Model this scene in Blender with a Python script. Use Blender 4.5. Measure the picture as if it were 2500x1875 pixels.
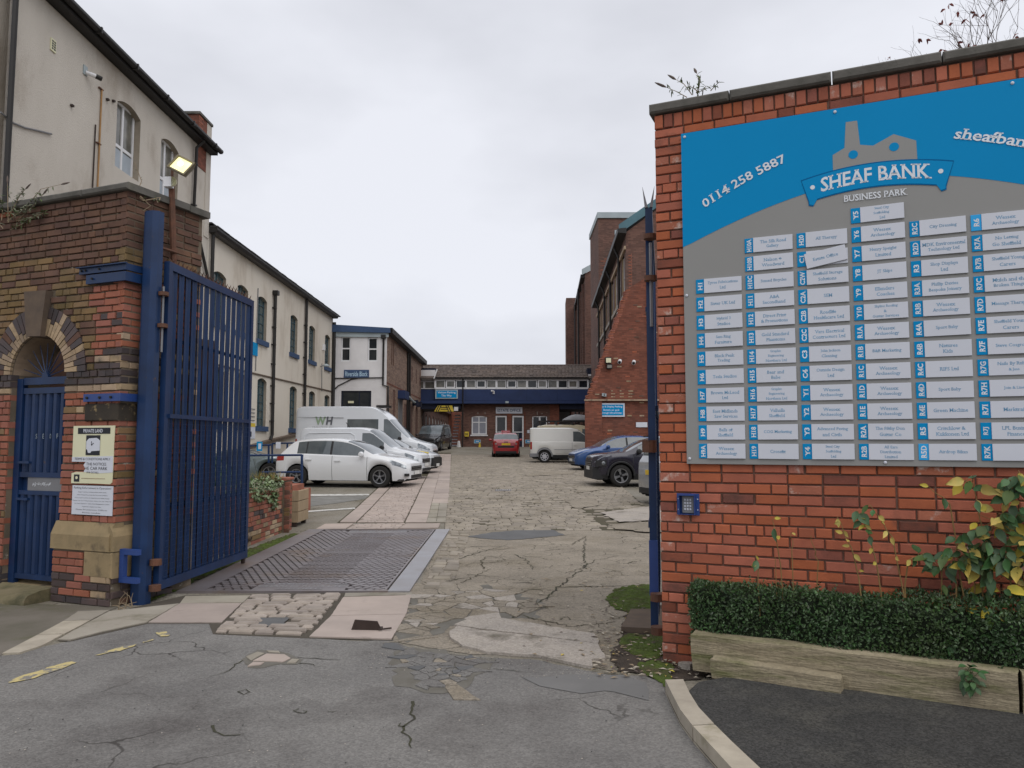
import bpy, bmesh, math, random
from mathutils import Vector, Matrix
from math import sin, cos, pi, radians, atan2, sqrt
R = random.Random(7)
for o in list(bpy.data.objects): bpy.data.objects.remove(o)
SC = bpy.context.scene
COL = SC.collection
# ------------------------------------------------------------------ camera, sky, sun, exposure
F_PX, CX, CY, HC = 1853.6, 1250.0, 937.5, 1.65
PITCH = math.atan(143.0 / F_PX)
cam = bpy.data.cameras.new('camera'); co = bpy.data.objects.new('camera', cam); COL.objects.link(co)
cam.sensor_fit = 'HORIZONTAL'; cam.sensor_width = 36.0; cam.lens = F_PX / 2500.0 * 36.0
cam.clip_start = 0.05; cam.clip_end = 3000
co.location = (0, 0, HC); co.rotation_euler = (pi / 2 + PITCH, 0, 0)
SC.camera = co

w = bpy.data.worlds.new('World'); SC.world = w; w.use_nodes = True
nt = w.node_tree; nt.nodes.clear()
out = nt.nodes.new('ShaderNodeOutputWorld'); bg = nt.nodes.new('ShaderNodeBackground')
sky = nt.nodes.new('ShaderNodeTexSky'); sky.sky_type = 'NISHITA'; sky.sun_disc = False
SUN_EL, SUN_AZ = 58.0, 150.0          # azimuth clockwise from +Y
sky.sun_elevation = radians(SUN_EL); sky.sun_rotation = radians(SUN_AZ)
tc = nt.nodes.new('ShaderNodeTexCoord'); mp = nt.nodes.new('ShaderNodeMapping')
mp.inputs['Scale'].default_value = (1.0, 1.0, 2.2)
nz = nt.nodes.new('ShaderNodeTexNoise'); nz.inputs['Scale'].default_value = 1.7; nz.inputs['Detail'].default_value = 5.0
nz.inputs['Roughness'].default_value = 0.5
rp = nt.nodes.new('ShaderNodeValToRGB'); e = rp.color_ramp.elements
e[0].position = 0.33; e[0].color = (0.56, 0.572, 0.625, 1); e[1].position = 0.66; e[1].color = (0.80, 0.815, 0.875, 1)
sc_ = nt.nodes.new('ShaderNodeVectorMath'); sc_.operation = 'SCALE'; sc_.inputs['Scale'].default_value = 10.0
mx = nt.nodes.new('ShaderNodeMix'); mx.data_type = 'RGBA'; mx.inputs['Factor'].default_value = 0.95
bg.inputs['Strength'].default_value = 0.1
L = nt.links.new
L(tc.outputs['Generated'], mp.inputs['Vector']); L(mp.outputs['Vector'], nz.inputs['Vector']); L(nz.outputs['Fac'], rp.inputs['Fac'])
L(rp.outputs['Color'], sc_.inputs[0]); L(sky.outputs['Color'], mx.inputs['A']); L(sc_.outputs['Vector'], mx.inputs['B'])
L(mx.outputs['Result'], bg.inputs['Color']); L(bg.outputs['Background'], out.inputs['Surface'])

sl = bpy.data.lights.new('overcast_sun', 'SUN'); sl.energy = 1.5; sl.angle = radians(70); sl.color = (1.0, 0.97, 0.93)
so = bpy.data.objects.new('overcast_sun', sl); COL.objects.link(so)
_d = Vector((sin(radians(SUN_AZ)) * cos(radians(SUN_EL)), cos(radians(SUN_AZ)) * cos(radians(SUN_EL)), sin(radians(SUN_EL))))
so.rotation_euler = _d.to_track_quat('Z', 'Y').to_euler(); so.location = (0, -5, 30)
SC.view_settings.view_transform = 'Standard'; SC.view_settings.look = 'None'
SC.view_settings.exposure = 0.12; SC.view_settings.gamma = 1.0; SC.view_settings.use_curve_mapping = False
try: SC.cycles.max_bounces = 6
except Exception: pass

# ------------------------------------------------------------------ measuring helpers (survey from the photograph, photo pixels)
_cp, _sp = cos(PITCH), sin(PITCH)
CAMP = Vector((0, 0, HC))
def ray(u, v):
    a, b = (u - CX) / F_PX, (CY - v) / F_PX
    return Vector((a, _cp - b * _sp, _sp + b * _cp))
def at(u, v, Y):
    d = ray(u, v); return CAMP + d * (Y / d.y)
GP = [(-40, 0), (8, 0), (14, .06), (18, .14), (24, .32), (33, .49), (40, .62), (49, .80), (56, 1.05), (62, 1.26), (66, 1.32), (200, 1.32), (3000, 1.32)]
def _sm(t): t = max(0., min(1., t)); return t * t * (3 - 2 * t)
def G(x, y):
    z = GP[-1][1]
    for (a, za), (b, zb) in zip(GP, GP[1:]):
        if y <= b:
            t = (y - a) / (b - a); z = za + (zb - za) * max(0, t); break
    if y < -40: z = 0
    s = _sm((-8.1 - x) / 0.5) * _sm((y - 14.5) / 3.0) * (1 - _sm((y - 29) / 2.0))
    return z - 0.62 * s
def gndz(u, v, z):
    d = ray(u, v); p = CAMP + d * ((z - CAMP.z) / d.z); return p
def gnd(u, v):
    d = ray(u, v); t0, t1 = 0.5, 400.0
    f = lambda t: CAMP.z + d.z * t - G(d.x * t, d.y * t)
    t = t0
    while t < 300 and f(t) > 0: t *= 1.03
    a, b = t / 1.03, t
    for _ in range(40):
        m = (a + b) / 2
        if f(m) > 0: a = m
        else: b = m
    p = CAMP + d * b; return Vector((p.x, p.y, G(p.x, p.y)))

# ------------------------------------------------------------------ objects
def tagit(o, label=None, cat=None, group=None, kind=None):
    if label: o['label'] = label
    if cat: o['category'] = cat
    if group: o['group'] = group
    if kind: o['kind'] = kind
    return o
class Fr:
    """local frame: x along, y into the wall (away from its face), z up"""
    def __init__(s, x, y, ang, z=0):
        s.o = Vector((x, y, z)); s.a = ang
        s.ex = Vector((cos(ang), sin(ang), 0)); s.ey = Vector((-sin(ang), cos(ang), 0))
    def w(s, x, y, z): return s.o + s.ex * x + s.ey * y + Vector((0, 0, z))
    def loc(s, p): d = Vector(p) - s.o; return Vector((d.dot(s.ex), d.dot(s.ey), d.z))
    def px(s, u, v, off=0.0):
        d = ray(u, v); p0 = s.o + s.ey * off
        t = (p0 - CAMP).dot(s.ey) / d.dot(s.ey)
        q = CAMP + d * t - s.o
        return q.dot(s.ex), q.z
    def rect(s, u0, v0, u1, v1, off=0.0):
        a = s.px(u0, v0, off); b = s.px(u1, v1, off); c = s.px(u0, v1, off); d = s.px(u1, v0, off)
        x0, x1 = sorted(((a[0] + c[0]) / 2, (b[0] + d[0]) / 2)); z0, z1 = sorted(((a[1] + d[1]) / 2, (b[1] + c[1]) / 2))
        return x0, z0, x1, z1
def thing(name, label, cat, fr=None, group=None, loc=None, rz=0):
    o = bpy.data.objects.new(name, None); COL.objects.link(o); o.empty_display_size = 0.2
    if fr is not None: o.location = fr.o; o.rotation_euler = (0, 0, fr.a)
    elif loc is not None: o.location = loc; o.rotation_euler = (0, 0, rz)
    return tagit(o, label, cat, group)
def put(name, me, parent=None, loc=None, rot=None, scale=None):
    o = bpy.data.objects.new(name, me); COL.objects.link(o)
    if parent is not None: o.parent = parent
    if loc is not None: o.location = loc
    if rot is not None: o.rotation_euler = rot
    if scale is not None: o.scale = scale
    return o
def ctree(o, parent=None):
    c = o.copy(); COL.objects.link(c)
    if parent is not None: c.parent = parent
    for ch in list(o.children): ctree(ch, c)
    return c
class MB:
    def __init__(s): s.v = []; s.f = []; s.m = []
    def face(s, pts, mi=0):
        n = len(s.v); s.v += [tuple(p) for p in pts]; s.f.append(tuple(range(n, n + len(pts)))); s.m.append(mi); return s
    def grid(s, rows, mi=0, close=False):
        n = len(s.v); w = len(rows[0])
        for r in rows: s.v += [tuple(p) for p in r]
        for i in range(len(rows) - 1):
            for j in range(w if close else w - 1):
                k = (j + 1) % w
                s.f.append((n + i * w + j, n + i * w + k, n + (i + 1) * w + k, n + (i + 1) * w + j)); s.m.append(mi)
        return s
    def box(s, x0, y0, z0, x1, y1, z1, mi=0):
        n = len(s.v)
        s.v += [(x0, y0, z0), (x1, y0, z0), (x1, y1, z0), (x0, y1, z0), (x0, y0, z1), (x1, y0, z1), (x1, y1, z1), (x0, y1, z1)]
        s.f += [tuple(n + i for i in q) for q in ((0, 3, 2, 1), (4, 5, 6, 7), (0, 1, 5, 4), (1, 2, 6, 5), (2, 3, 7, 6), (3, 0, 4, 7))]
        s.m += [mi] * 6; return s
    def cbox(s, x0, y0, z0, x1, y1, z1, c=.01, mi=0):
        """box with chamfered edges on the x-z outline facing -y"""
        P = lambda k: [(x0 + k, z0), (x1 - k, z0), (x1, z0 + k), (x1, z1 - k), (x1 - k, z1), (x0 + k, z1), (x0, z1 - k), (x0, z0 + k)]
        a = [(x, y0, z) for x, z in [(x0 + c, z0 + c), (x1 - c, z0 + c), (x1 - c, z1 - c), (x0 + c, z1 - c)]]
        b = [(x, y0 + c, z) for x, z in [(x0, z0), (x1, z0), (x1, z1), (x0, z1)]]
        d = [(x, y1, z) for x, z in [(x0, z0), (x1, z0), (x1, z1), (x0, z1)]]
        n = len(s.v); s.v += a + b + d
        s.f.append((n, n + 1, n + 2, n + 3)); s.m.append(mi)
        for k in range(2):
            for i in range(4):
                j = (i + 1) % 4; s.f.append((n + 4 * k + i, n + 4 * k + 4 + i, n + 4 * k + 4 + j, n + 4 * k + j)); s.m.append(mi)
        s.f.append((n + 8, n + 11, n + 10, n + 9)); s.m.append(mi); return s
    def prism(s, poly, y0, y1, mi=0):
        """poly in (x,z), extruded along y"""
        n = len(s.v); k = len(poly)
        s.v += [(x, y0, z) for x, z in poly] + [(x, y1, z) for x, z in poly]
        s.f.append(tuple(range(n, n + k))); s.f.append(tuple(range(n + 2 * k - 1, n + k - 1, -1))); s.m += [mi, mi]
        for i in range(k):
            j = (i + 1) % k; s.f.append((n + i, n + k + i, n + k + j, n + j)); s.m.append(mi)
        return s
    def slab(s, poly, z0, z1, mi=0):
        """poly in (x,y), extruded along z; z may be functions"""
        n = len(s.v); k = len(poly)
        f0 = z0 if callable(z0) else (lambda x, y: z0); f1 = z1 if callable(z1) else (lambda x, y: z1)
        s.v += [(x, y, f1(x, y)) for x, y in poly] + [(x, y, f0(x, y)) for x, y in poly]
        s.f.append(tuple(range(n, n + k))); s.m.append(mi)
        for i in range(k):
            j = (i + 1) % k; s.f.append((n + j, n + i, n + k + i, n + k + j)); s.m.append(mi)
        return s
    def tube(s, pts, r, n=8, r1=None, mi=0, cap=True):
        pts = [Vector(p) for p in pts]; rows = []
        for i, p in enumerate(pts):
            d = (pts[min(i + 1, len(pts) - 1)] - pts[max(i - 1, 0)]).normalized()
            a = d.orthogonal().normalized() if i == 0 else (pa - d * pa.dot(d)).normalized()
            pa = a; b = d.cross(a); t = i / max(1, len(pts) - 1)
            rr = r[i] if isinstance(r, (list, tuple)) else (r + ((r1 if r1 is not None else r) - r) * t)
            rows.append([p + (a * cos(2 * pi * k / n) + b * sin(2 * pi * k / n)) * rr for k in range(n)])
        m0 = len(s.v); s.grid(rows, mi, True)
        if cap:
            s.f.append(tuple(m0 + k for k in range(n - 1, -1, -1))); s.m.append(mi)
            e0 = m0 + (len(rows) - 1) * n; s.f.append(tuple(e0 + k for k in range(n))); s.m.append(mi)
        return s
    def bar(s, p, q, w, h, up=(0, 0, 1), mi=0):
        """rectangular bar from p to q, width w sideways, h along up"""
        p, q = Vector(p), Vector(q); d = (q - p).normalized(); u = Vector(up); u = (u - d * u.dot(d)).normalized(); sd = d.cross(u)
        r = [[c + sd * a * w / 2 + u * b * h / 2 for a, b in ((-1, -1), (1, -1), (1, 1), (-1, 1))] for c in (p, q)]
        n = len(s.v); s.v += [tuple(x) for x in r[0] + r[1]]
        s.f += [tuple(n + i for i in q_) for q_ in ((3, 2, 1, 0), (4, 5, 6, 7), (0, 1, 5, 4), (1, 2, 6, 5), (2, 3, 7, 6), (3, 0, 4, 7))]; s.m += [mi] * 6
        return s
    def lathe(s, prof, c=(0, 0, 0), axis='z', n=16, mi=0):
        rows = []
        for r, h in prof:
            row = []
            for k in range(n):
                a = 2 * pi * k / n; p = (r * cos(a), r * sin(a), h)
                if axis == 'y': p = (p[0], p[2], -p[1])
                if axis == 'x': p = (p[2], p[0], p[1])
                row.append((c[0] + p[0], c[1] + p[1], c[2] + p[2]))
            rows.append(row)
        return s.grid(rows, mi, True)
    def mesh(s, name, mats, smooth=False, fix=False):
        me = bpy.data.meshes.new(name); me.from_pydata(s.v, [], s.f)
        for m in (mats if isinstance(mats, (list, tuple)) else [mats]): me.materials.append(m)
        if len(me.polygons) == len(s.m): me.polygons.foreach_set('material_index', s.m)
        if fix:
            b = bmesh.new(); b.from_mesh(me); bmesh.ops.remove_doubles(b, verts=b.verts, dist=1e-5); bmesh.ops.recalc_face_normals(b, faces=b.faces); b.to_mesh(me); b.free()
        if smooth: me.polygons.foreach_set('use_smooth', [True] * len(me.polygons))
        me.update(); return me
    def build(s, name, mats, parent=None, smooth=False, fix=True, sharp=None, loc=None, rot=None):
        me = s.mesh(name, mats, smooth, fix)
        if sharp: me.set_sharp_from_angle(angle=radians(sharp))
        return put(name, me, parent, loc, rot)

# ------------------------------------------------------------------ materials
def N(t, ty, **kw):
    n = t.nodes.new(ty)
    for k, v in kw.items():
        if k in n.inputs: n.inputs[k].default_value = v
        else: setattr(n, k, v)
    return n
MATS = {}
def lin(c):
    f = lambda x: x / 12.92 if x <= .04045 else ((x + .055) / 1.055) ** 2.4
    return tuple(f(x / 255.) for x in c)
def M(name, col, rough=.8, metal=0., col2=None, vs=2.5, var=.5, bump=0., bs=60., rnd=0., spec=.35, detail=6., stretch=(1, 1, 1), dirt=None, ds=1.2, dlo=.5, dhi=.68, rough2=None, emit=None, coat=0., bdist=.004, speck=None, cracks=None, bricks=None):
    m = bpy.data.materials.new(name); m.use_nodes = True; t = m.node_tree; b = t.nodes['Principled BSDF']; l = t.links.new
    b.inputs['Roughness'].default_value = rough; b.inputs['Metallic'].default_value = metal; b.inputs['Specular IOR Level'].default_value = spec
    b.inputs['Coat Weight'].default_value = coat
    geo = N(t, 'ShaderNodeNewGeometry'); mpn = N(t, 'ShaderNodeMapping'); mpn.inputs['Scale'].default_value = stretch
    l(geo.outputs['Position'], mpn.inputs['Vector'])
    c2 = col2 if col2 is not None else tuple(c * .62 for c in col)
    nz = N(t, 'ShaderNodeTexNoise', Scale=vs, Detail=detail, Roughness=.62); l(mpn.outputs['Vector'], nz.inputs['Vector'])
    rp = N(t, 'ShaderNodeMapRange'); rp.inputs['From Min'].default_value = .32; rp.inputs['From Max'].default_value = .68
    rp.inputs['To Max'].default_value = var; l(nz.outputs['Fac'], rp.inputs['Value'])
    mix = N(t, 'ShaderNodeMix', data_type='RGBA'); mix.inputs['A'].default_value = (*col, 1); mix.inputs['B'].default_value = (*c2, 1)
    l(rp.outputs['Result'], mix.inputs['Factor']); cur = mix.outputs['Result']
    if rnd:
        oi = N(t, 'ShaderNodeObjectInfo'); ad = N(t, 'ShaderNodeMath', operation='ADD'); fr = N(t, 'ShaderNodeMath', operation='FRACT')
        l(oi.outputs['Random'], ad.inputs[0]); l(geo.outputs['Random Per Island'], ad.inputs[1]); l(ad.outputs[0], fr.inputs[0])
        hs = N(t, 'ShaderNodeHueSaturation'); mr = N(t, 'ShaderNodeMapRange'); mr.inputs['To Min'].default_value = 1 - rnd; mr.inputs['To Max'].default_value = 1 + rnd
        l(fr.outputs[0], mr.inputs['Value']); l(mr.outputs['Result'], hs.inputs['Value']); l(cur, hs.inputs['Color'])
        m7 = N(t, 'ShaderNodeMath', operation='MULTIPLY'); m7.inputs[1].default_value = 7.31; f7 = N(t, 'ShaderNodeMath', operation='FRACT')
        l(fr.outputs[0], m7.inputs[0]); l(m7.outputs[0], f7.inputs[0])
        mh = N(t, 'ShaderNodeMapRange'); mh.inputs['To Min'].default_value = .5 - .025 * rnd; mh.inputs['To Max'].default_value = .5 + .025 * rnd
        l(f7.outputs[0], mh.inputs['Value']); l(mh.outputs['Result'], hs.inputs['Hue'])
        ms = N(t, 'ShaderNodeMapRange'); ms.inputs['To Min'].default_value = 1 - .6 * rnd; ms.inputs['To Max'].default_value = 1 + .2 * rnd
        l(f7.outputs[0], ms.inputs['Value']); l(ms.outputs['Result'], hs.inputs['Saturation'])
        cur = hs.outputs['Color']
    if dirt is not None:
        n2 = N(t, 'ShaderNodeTexNoise', Scale=ds, Detail=8., Roughness=.65); l(mpn.outputs['Vector'], n2.inputs['Vector'])
        r2 = N(t, 'ShaderNodeMapRange'); r2.inputs['From Min'].default_value = dlo; r2.inputs['From Max'].default_value = dhi; l(n2.outputs['Fac'], r2.inputs['Value'])
        mx2 = N(t, 'ShaderNodeMix', data_type='RGBA'); mx2.inputs['B'].default_value = (*dirt, 1); l(r2.outputs['Result'], mx2.inputs['Factor']); l(cur, mx2.inputs['A']); cur = mx2.outputs['Result']
    if bricks:
        sx_ = N(t, 'ShaderNodeSeparateXYZ'); l(geo.outputs['Position'], sx_.inputs[0]); ax_ = N(t, 'ShaderNodeMath', operation='ADD'); l(sx_.outputs[0], ax_.inputs[0]); l(sx_.outputs[1], ax_.inputs[1])
        cb_ = N(t, 'ShaderNodeCombineXYZ'); l(ax_.outputs[0], cb_.inputs[0]); l(sx_.outputs[2], cb_.inputs[1])
        bt = N(t, 'ShaderNodeTexBrick'); bt.inputs['Scale'].default_value = 1.0; bt.inputs['Brick Width'].default_value = .235; bt.inputs['Row Height'].default_value = .078; bt.inputs['Mortar Size'].default_value = .008; bt.inputs['Mortar Smooth'].default_value = .3
        bt.inputs['Color1'].default_value = (1.25, 1.22, 1.2, 1); bt.inputs['Color2'].default_value = (.72, .70, .70, 1); bt.inputs['Mortar'].default_value = (*bricks, 1); l(cb_.outputs[0], bt.inputs['Vector'])
        mb_ = N(t, 'ShaderNodeMix', data_type='RGBA', blend_type='MULTIPLY'); mb_.inputs['Factor'].default_value = 1.; l(cur, mb_.inputs['A']); l(bt.outputs['Color'], mb_.inputs['B']); cur = mb_.outputs['Result']
    if speck:
        vo = N(t, 'ShaderNodeTexVoronoi', Scale=speck[0]); l(geo.outputs['Position'], vo.inputs['Vector']); sp_ = N(t, 'ShaderNodeSeparateColor'); l(vo.outputs['Color'], sp_.inputs['Color'])
        ms2 = N(t, 'ShaderNodeMapRange'); ms2.inputs['To Min'].default_value = 1 - speck[1]; ms2.inputs['To Max'].default_value = 1 + speck[1]; l(sp_.outputs[0], ms2.inputs['Value'])
        n5 = N(t, 'ShaderNodeTexNoise', Scale=speck[0] * .35, Detail=3.); l(geo.outputs['Position'], n5.inputs['Vector']); ms3 = N(t, 'ShaderNodeMapRange'); ms3.inputs['To Min'].default_value = 1 - speck[1] * .8; ms3.inputs['To Max'].default_value = 1 + speck[1] * .8; l(n5.outputs['Fac'], ms3.inputs['Value'])
        mm = N(t, 'ShaderNodeMath', operation='MULTIPLY'); l(ms2.outputs['Result'], mm.inputs[0]); l(ms3.outputs['Result'], mm.inputs[1])
        hv = N(t, 'ShaderNodeHueSaturation'); l(mm.outputs[0], hv.inputs['Value']); l(cur, hv.inputs['Color']); cur = hv.outputs['Color']
    if cracks:
        csc, cw, ccol, lo = cracks
        nd = N(t, 'ShaderNodeTexNoise', Scale=csc * 1.7, Detail=4.); l(geo.outputs['Position'], nd.inputs['Vector']); vs_ = N(t, 'ShaderNodeVectorMath', operation='SCALE'); vs_.inputs['Scale'].default_value = .55 / csc; l(nd.outputs['Color'], vs_.inputs[0])
        va = N(t, 'ShaderNodeVectorMath', operation='ADD'); l(geo.outputs['Position'], va.inputs[0]); l(vs_.outputs['Vector'], va.inputs[1])
        ve = N(t, 'ShaderNodeTexVoronoi', Scale=csc, feature='DISTANCE_TO_EDGE'); l(va.outputs['Vector'], ve.inputs['Vector'])
        ml = N(t, 'ShaderNodeMapRange'); ml.inputs['From Min'].default_value = cw * .35; ml.inputs['From Max'].default_value = cw; ml.inputs['To Min'].default_value = 1.; ml.inputs['To Max'].default_value = 0.; l(ve.outputs['Distance'], ml.inputs['Value'])
        nm = N(t, 'ShaderNodeTexNoise', Scale=csc * .45, Detail=3.); l(geo.outputs['Position'], nm.inputs['Vector']); mk_ = N(t, 'ShaderNodeMapRange'); mk_.inputs['From Min'].default_value = lo; mk_.inputs['From Max'].default_value = lo + .12; l(nm.outputs['Fac'], mk_.inputs['Value'])
        mu = N(t, 'ShaderNodeMath', operation='MULTIPLY'); l(ml.outputs['Result'], mu.inputs[0]); l(mk_.outputs['Result'], mu.inputs[1])
        mc = N(t, 'ShaderNodeMix', data_type='RGBA'); mc.inputs['B'].default_value = (*ccol, 1); l(mu.outputs[0], mc.inputs['Factor']); l(cur, mc.inputs['A']); cur = mc.outputs['Result']
    l(cur, b.inputs['Base Color'])
    if rough2 is not None:
        mr3 = N(t, 'ShaderNodeMapRange'); mr3.inputs['To Min'].default_value = rough; mr3.inputs['To Max'].default_value = rough2
        l(nz.outputs['Fac'], mr3.inputs['Value']); l(mr3.outputs['Result'], b.inputs['Roughness'])
    if bump:
        n3 = N(t, 'ShaderNodeTexNoise', Scale=bs, Detail=4., Roughness=.6); l(mpn.outputs['Vector'], n3.inputs['Vector'])
        bp = N(t, 'ShaderNodeBump', Strength=bump, Distance=bdist); l(n3.outputs['Fac'], bp.inputs['Height']); l(bp.outputs['Normal'], b.inputs['Normal'])
    if emit:
        b.inputs['Emission Color'].default_value = (*emit[0], 1); b.inputs['Emission Strength'].default_value = emit[1]
    MATS[name] = m; return m

# ------------------------------------------------------------------ lettering (flat print, turned into thin mesh; slab serifs added on stems)
_TC = {}
def text_data(txt, serif=True, bold=.012, space=1.0, line=1.0, align='CENTER', res=2):
    key = (txt, serif, bold, space, line, align, res)
    if key in _TC: return _TC[key]
    c = bpy.data.curves.new('t', 'FONT'); c.body = txt; c.size = 1.0; c.align_x = align; c.offset = bold; c.resolution_u = res; c.space_character = space; c.space_line = line; c.fill_mode = 'FRONT'
    o = bpy.data.objects.new('t', c); COL.objects.link(o)
    dg = bpy.context.evaluated_depsgraph_get(); me = bpy.data.meshes.new_from_object(o.evaluated_get(dg))
    vs = [(v.co.x, v.co.y) for v in me.vertices]; fs = [tuple(p.vertices) for p in me.polygons]
    bpy.data.objects.remove(o); bpy.data.curves.remove(c); bpy.data.meshes.remove(me)
    if serif and vs:
        cnt = {}
        for f in fs:
            for i in range(len(f)):
                e_ = tuple(sorted((f[i], f[(i + 1) % len(f)]))); cnt[e_] = cnt.get(e_, 0) + 1
        ys = {}
        for (a, b), k in cnt.items():
            if k == 1 and abs(vs[a][1] - vs[b][1]) < .004:
                ln = abs(vs[a][0] - vs[b][0])
                if .05 < ln < .2: ys.setdefault(round(vs[a][1] / .02) * .02, []).append((min(vs[a][0], vs[b][0]), max(vs[a][0], vs[b][0]), vs[a][1], a, b))
        # which side of the edge is the glyph on?
        for lst in ys.values():
            for x0, x1, y, a, b in lst:
                inside = 0
                for f in fs:
                    if a in f and b in f: inside = sum(vs[i][1] for i in f) / len(f) - y
                t = .065 if inside > 0 else -.065
                g = .075; n = len(vs)
                vs += [(x0 - g, y), (x1 + g, y), (x1 + g, y + t), (x0 - g, y + t)]; fs.append((n, n + 1, n + 2, n + 3) if t > 0 else (n + 3, n + 2, n + 1, n))
    _TC[key] = (vs, fs); return vs, fs
def text_fit(mb, txt, cx, cz, width=None, height=None, y=0., serif=True, bold=.012, rot=0., mi=0, line=1.0, space=1.0, warp=None, maxw=None):
    """adds centred text to a mesh builder in the local x-z plane at depth y, fitted to a width and / or height"""
    vs, fs = text_data(txt, serif, bold, space, line)
    if not vs: return
    x0 = min(v[0] for v in vs); x1 = max(v[0] for v in vs); y0 = min(v[1] for v in vs); y1 = max(v[1] for v in vs)
    sx = width / (x1 - x0) if width else None; sy = height / (y1 - y0) if height else None
    if sx is None: sx = sy
    if sy is None: sy = sx
    if maxw and sx * (x1 - x0) > maxw: sx = maxw / (x1 - x0)
    n = len(mb.v); ca, sa = cos(rot), sin(rot)
    for a, b in vs:
        p, q = (a - (x0 + x1) / 2) * sx, (b - (y0 + y1) / 2) * sy
        p, q = p * ca - q * sa, p * sa + q * ca
        X, Z = cx + p, cz + q
        if warp: X, Z = warp(X, Z)
        mb.v.append((X, y, Z))
    for f in fs: mb.f.append(tuple(n + i for i in f)); mb.m.append(mi)

# ------------------------------------------------------------------ bricks
def brick_mesh(name, mat, c=.07, jit=.0):
    """unit brick 1 x 1 x 1 with worn chamfered face edges, front at y=0, goes into +y"""
    mb = MB(); rr = random.Random(hash(name) % 1000)
    cx, cz = c * .38, c
    a = [(cx, 0, cz), (1 - cx, 0, cz), (1 - cx, 0, 1 - cz), (cx, 0, 1 - cz)]
    b = [(0, .12, 0), (1, .12, 0), (1, .12, 1), (0, .12, 1)]
    d = [(0, 1, 0), (1, 1, 0), (1, 1, 1), (0, 1, 1)]
    a = [(x + rr.uniform(-jit, jit), y + rr.uniform(0, jit), z + rr.uniform(-jit, jit)) for x, y, z in a]
    mb.v = a + b + d; mb.f = [(0, 1, 2, 3)]
    for k in range(2):
        for i in range(4):
            j = (i + 1) % 4; mb.f.append((4 * k + i, 4 * k + 4 + i, 4 * k + 4 + j, 4 * k + j))
    mb.m = [0] * len(mb.f)
    return mb.mesh(name, mat, fix=True)
def lay_bricks(parent, bricks, protos, fr, cap=300, stuff_name='brickwork', name='brick'):
    """bricks: (x0, z0, x1, z1, mat key, proud, depth); largest in view become objects, the rest one stuff mesh"""
    sc = []
    for b in bricks:
        p = fr.w((b[0] + b[2]) / 2, 0, (b[1] + b[3]) / 2); d = max(.5, p.y); u = abs(p.x / d) * F_PX
        sc.append(((b[2] - b[0]) * (b[3] - b[1]) / d / d * (.05 if u > 1300 or p.y < .5 else 1), b))
    sc.sort(key=lambda t: -t[0]); rest = {}
    for i, (_, (x0, z0, x1, z1, mk, pr, dp)) in enumerate(sc):
        if i < cap:
            put(name, protos[mk], parent, (x0, -pr, z0), None, (x1 - x0, dp, z1 - z0))
        else: rest.setdefault(mk, []).append((x0, z0, x1, z1, pr, dp))
    if rest:
        mb = MB(); ms = []
        for mk, lst in rest.items():
            mi = len(ms); ms.append(protos[mk].materials[0])
            for x0, z0, x1, z1, pr, dp in lst: mb.cbox(x0, -pr, z0, x1, dp, z1, .005, mi)
        o = mb.build(stuff_name, ms, parent, fix=False); o['kind'] = 'stuff'
def courses(x0, x1, z0, z1, keep, hgt=.075, ln=.228, joint=.011, header_every=5, seed=1, pr=.006, jit=.003, depth=.09, splitx=()):
    """English garden wall bond; keep(xa,za,xb,zb) -> material key or None (may return list of rects)"""
    rr = random.Random(seed); outb = []; n = int(round((z1 - z0) / hgt)); hgt = (z1 - z0) / n
    for i in range(n):
        za = z0 + i * hgt + joint / 2; zb = z0 + (i + 1) * hgt - joint / 2
        hdr = header_every and i % (header_every + 1) == header_every
        l = ln / 2 if hdr else ln
        x = x0 - (ln / 2 if i % 2 else 0) - (ln / 4 if hdr else 0)
        while x < x1:
            l2 = l
            if not hdr and rr.random() < .07: l2 = ln / 2
            xa, xb = max(x, x0) + joint / 2, min(x + l2, x1) - joint / 2
            if xb - xa > .03:
                k = keep(xa, za, xb, zb)
                if k:
                    rects = k if isinstance(k, list) else [(xa, za, xb, zb, k)]
                    for (a, b, c, d, kk) in rects:
                        outb.append((a + rr.uniform(-jit, jit), b + rr.uniform(-jit, jit) * .6, c + rr.uniform(-jit, jit), d + rr.uniform(-jit, jit) * .6, kk, pr + rr.uniform(-.004, .005), depth))
            x += l2
    return outb
# ------------------------------------------------------------------ material set
m_asph = M('asphalt', (.215, .205, .19), .9, col2=(.155, .148, .14), vs=.7, var=1., bump=.8, bs=110, dirt=(.092, .083, .078), ds=.8, dlo=.47, dhi=.72, bdist=.008, speck=(95, .22), cracks=(1.3, .012, (.055, .05, .045), .53))
m_asph_dark = M('dark_tarmac', (.062, .060, .056), .88, col2=(.04, .04, .038), vs=1.2, var=1., bump=.9, bs=170, dirt=(.10, .095, .08), ds=1.6, dlo=.52, dhi=.8, bdist=.009, speck=(95, .45))
m_patch = M('patch_tarmac', (.125, .125, .125), .8, vs=2, var=.6, bump=.5, bs=140)
m_yard = M('yard_surface', (.26, .24, .205), .92, col2=(.18, .158, .118), vs=.8, var=1., bump=.9, bs=70, dirt=(.13, .115, .075), ds=.5, dlo=.5, dhi=.75, bdist=.012, speck=(60, .2), cracks=(2.2, .02, (.08, .07, .045), .5))
m_yard2 = M('worn_concrete', (.315, .272, .215), .92, col2=(.22, .19, .15), vs=1.0, var=1., bump=.8, bs=90, dirt=(.17, .14, .095), ds=.9, dlo=.5, dhi=.75, bdist=.012, speck=(75, .22), cracks=(2.6, .022, (.075, .065, .042), .44))
m_conc = M('pale_concrete', (.39, .345, .295), .9, col2=(.30, .27, .24), vs=1.8, var=.9, bump=.8, bs=60, dirt=(.16, .14, .11), ds=2.4, dlo=.54, dhi=.68, bdist=.01, speck=(70, .18))
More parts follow.
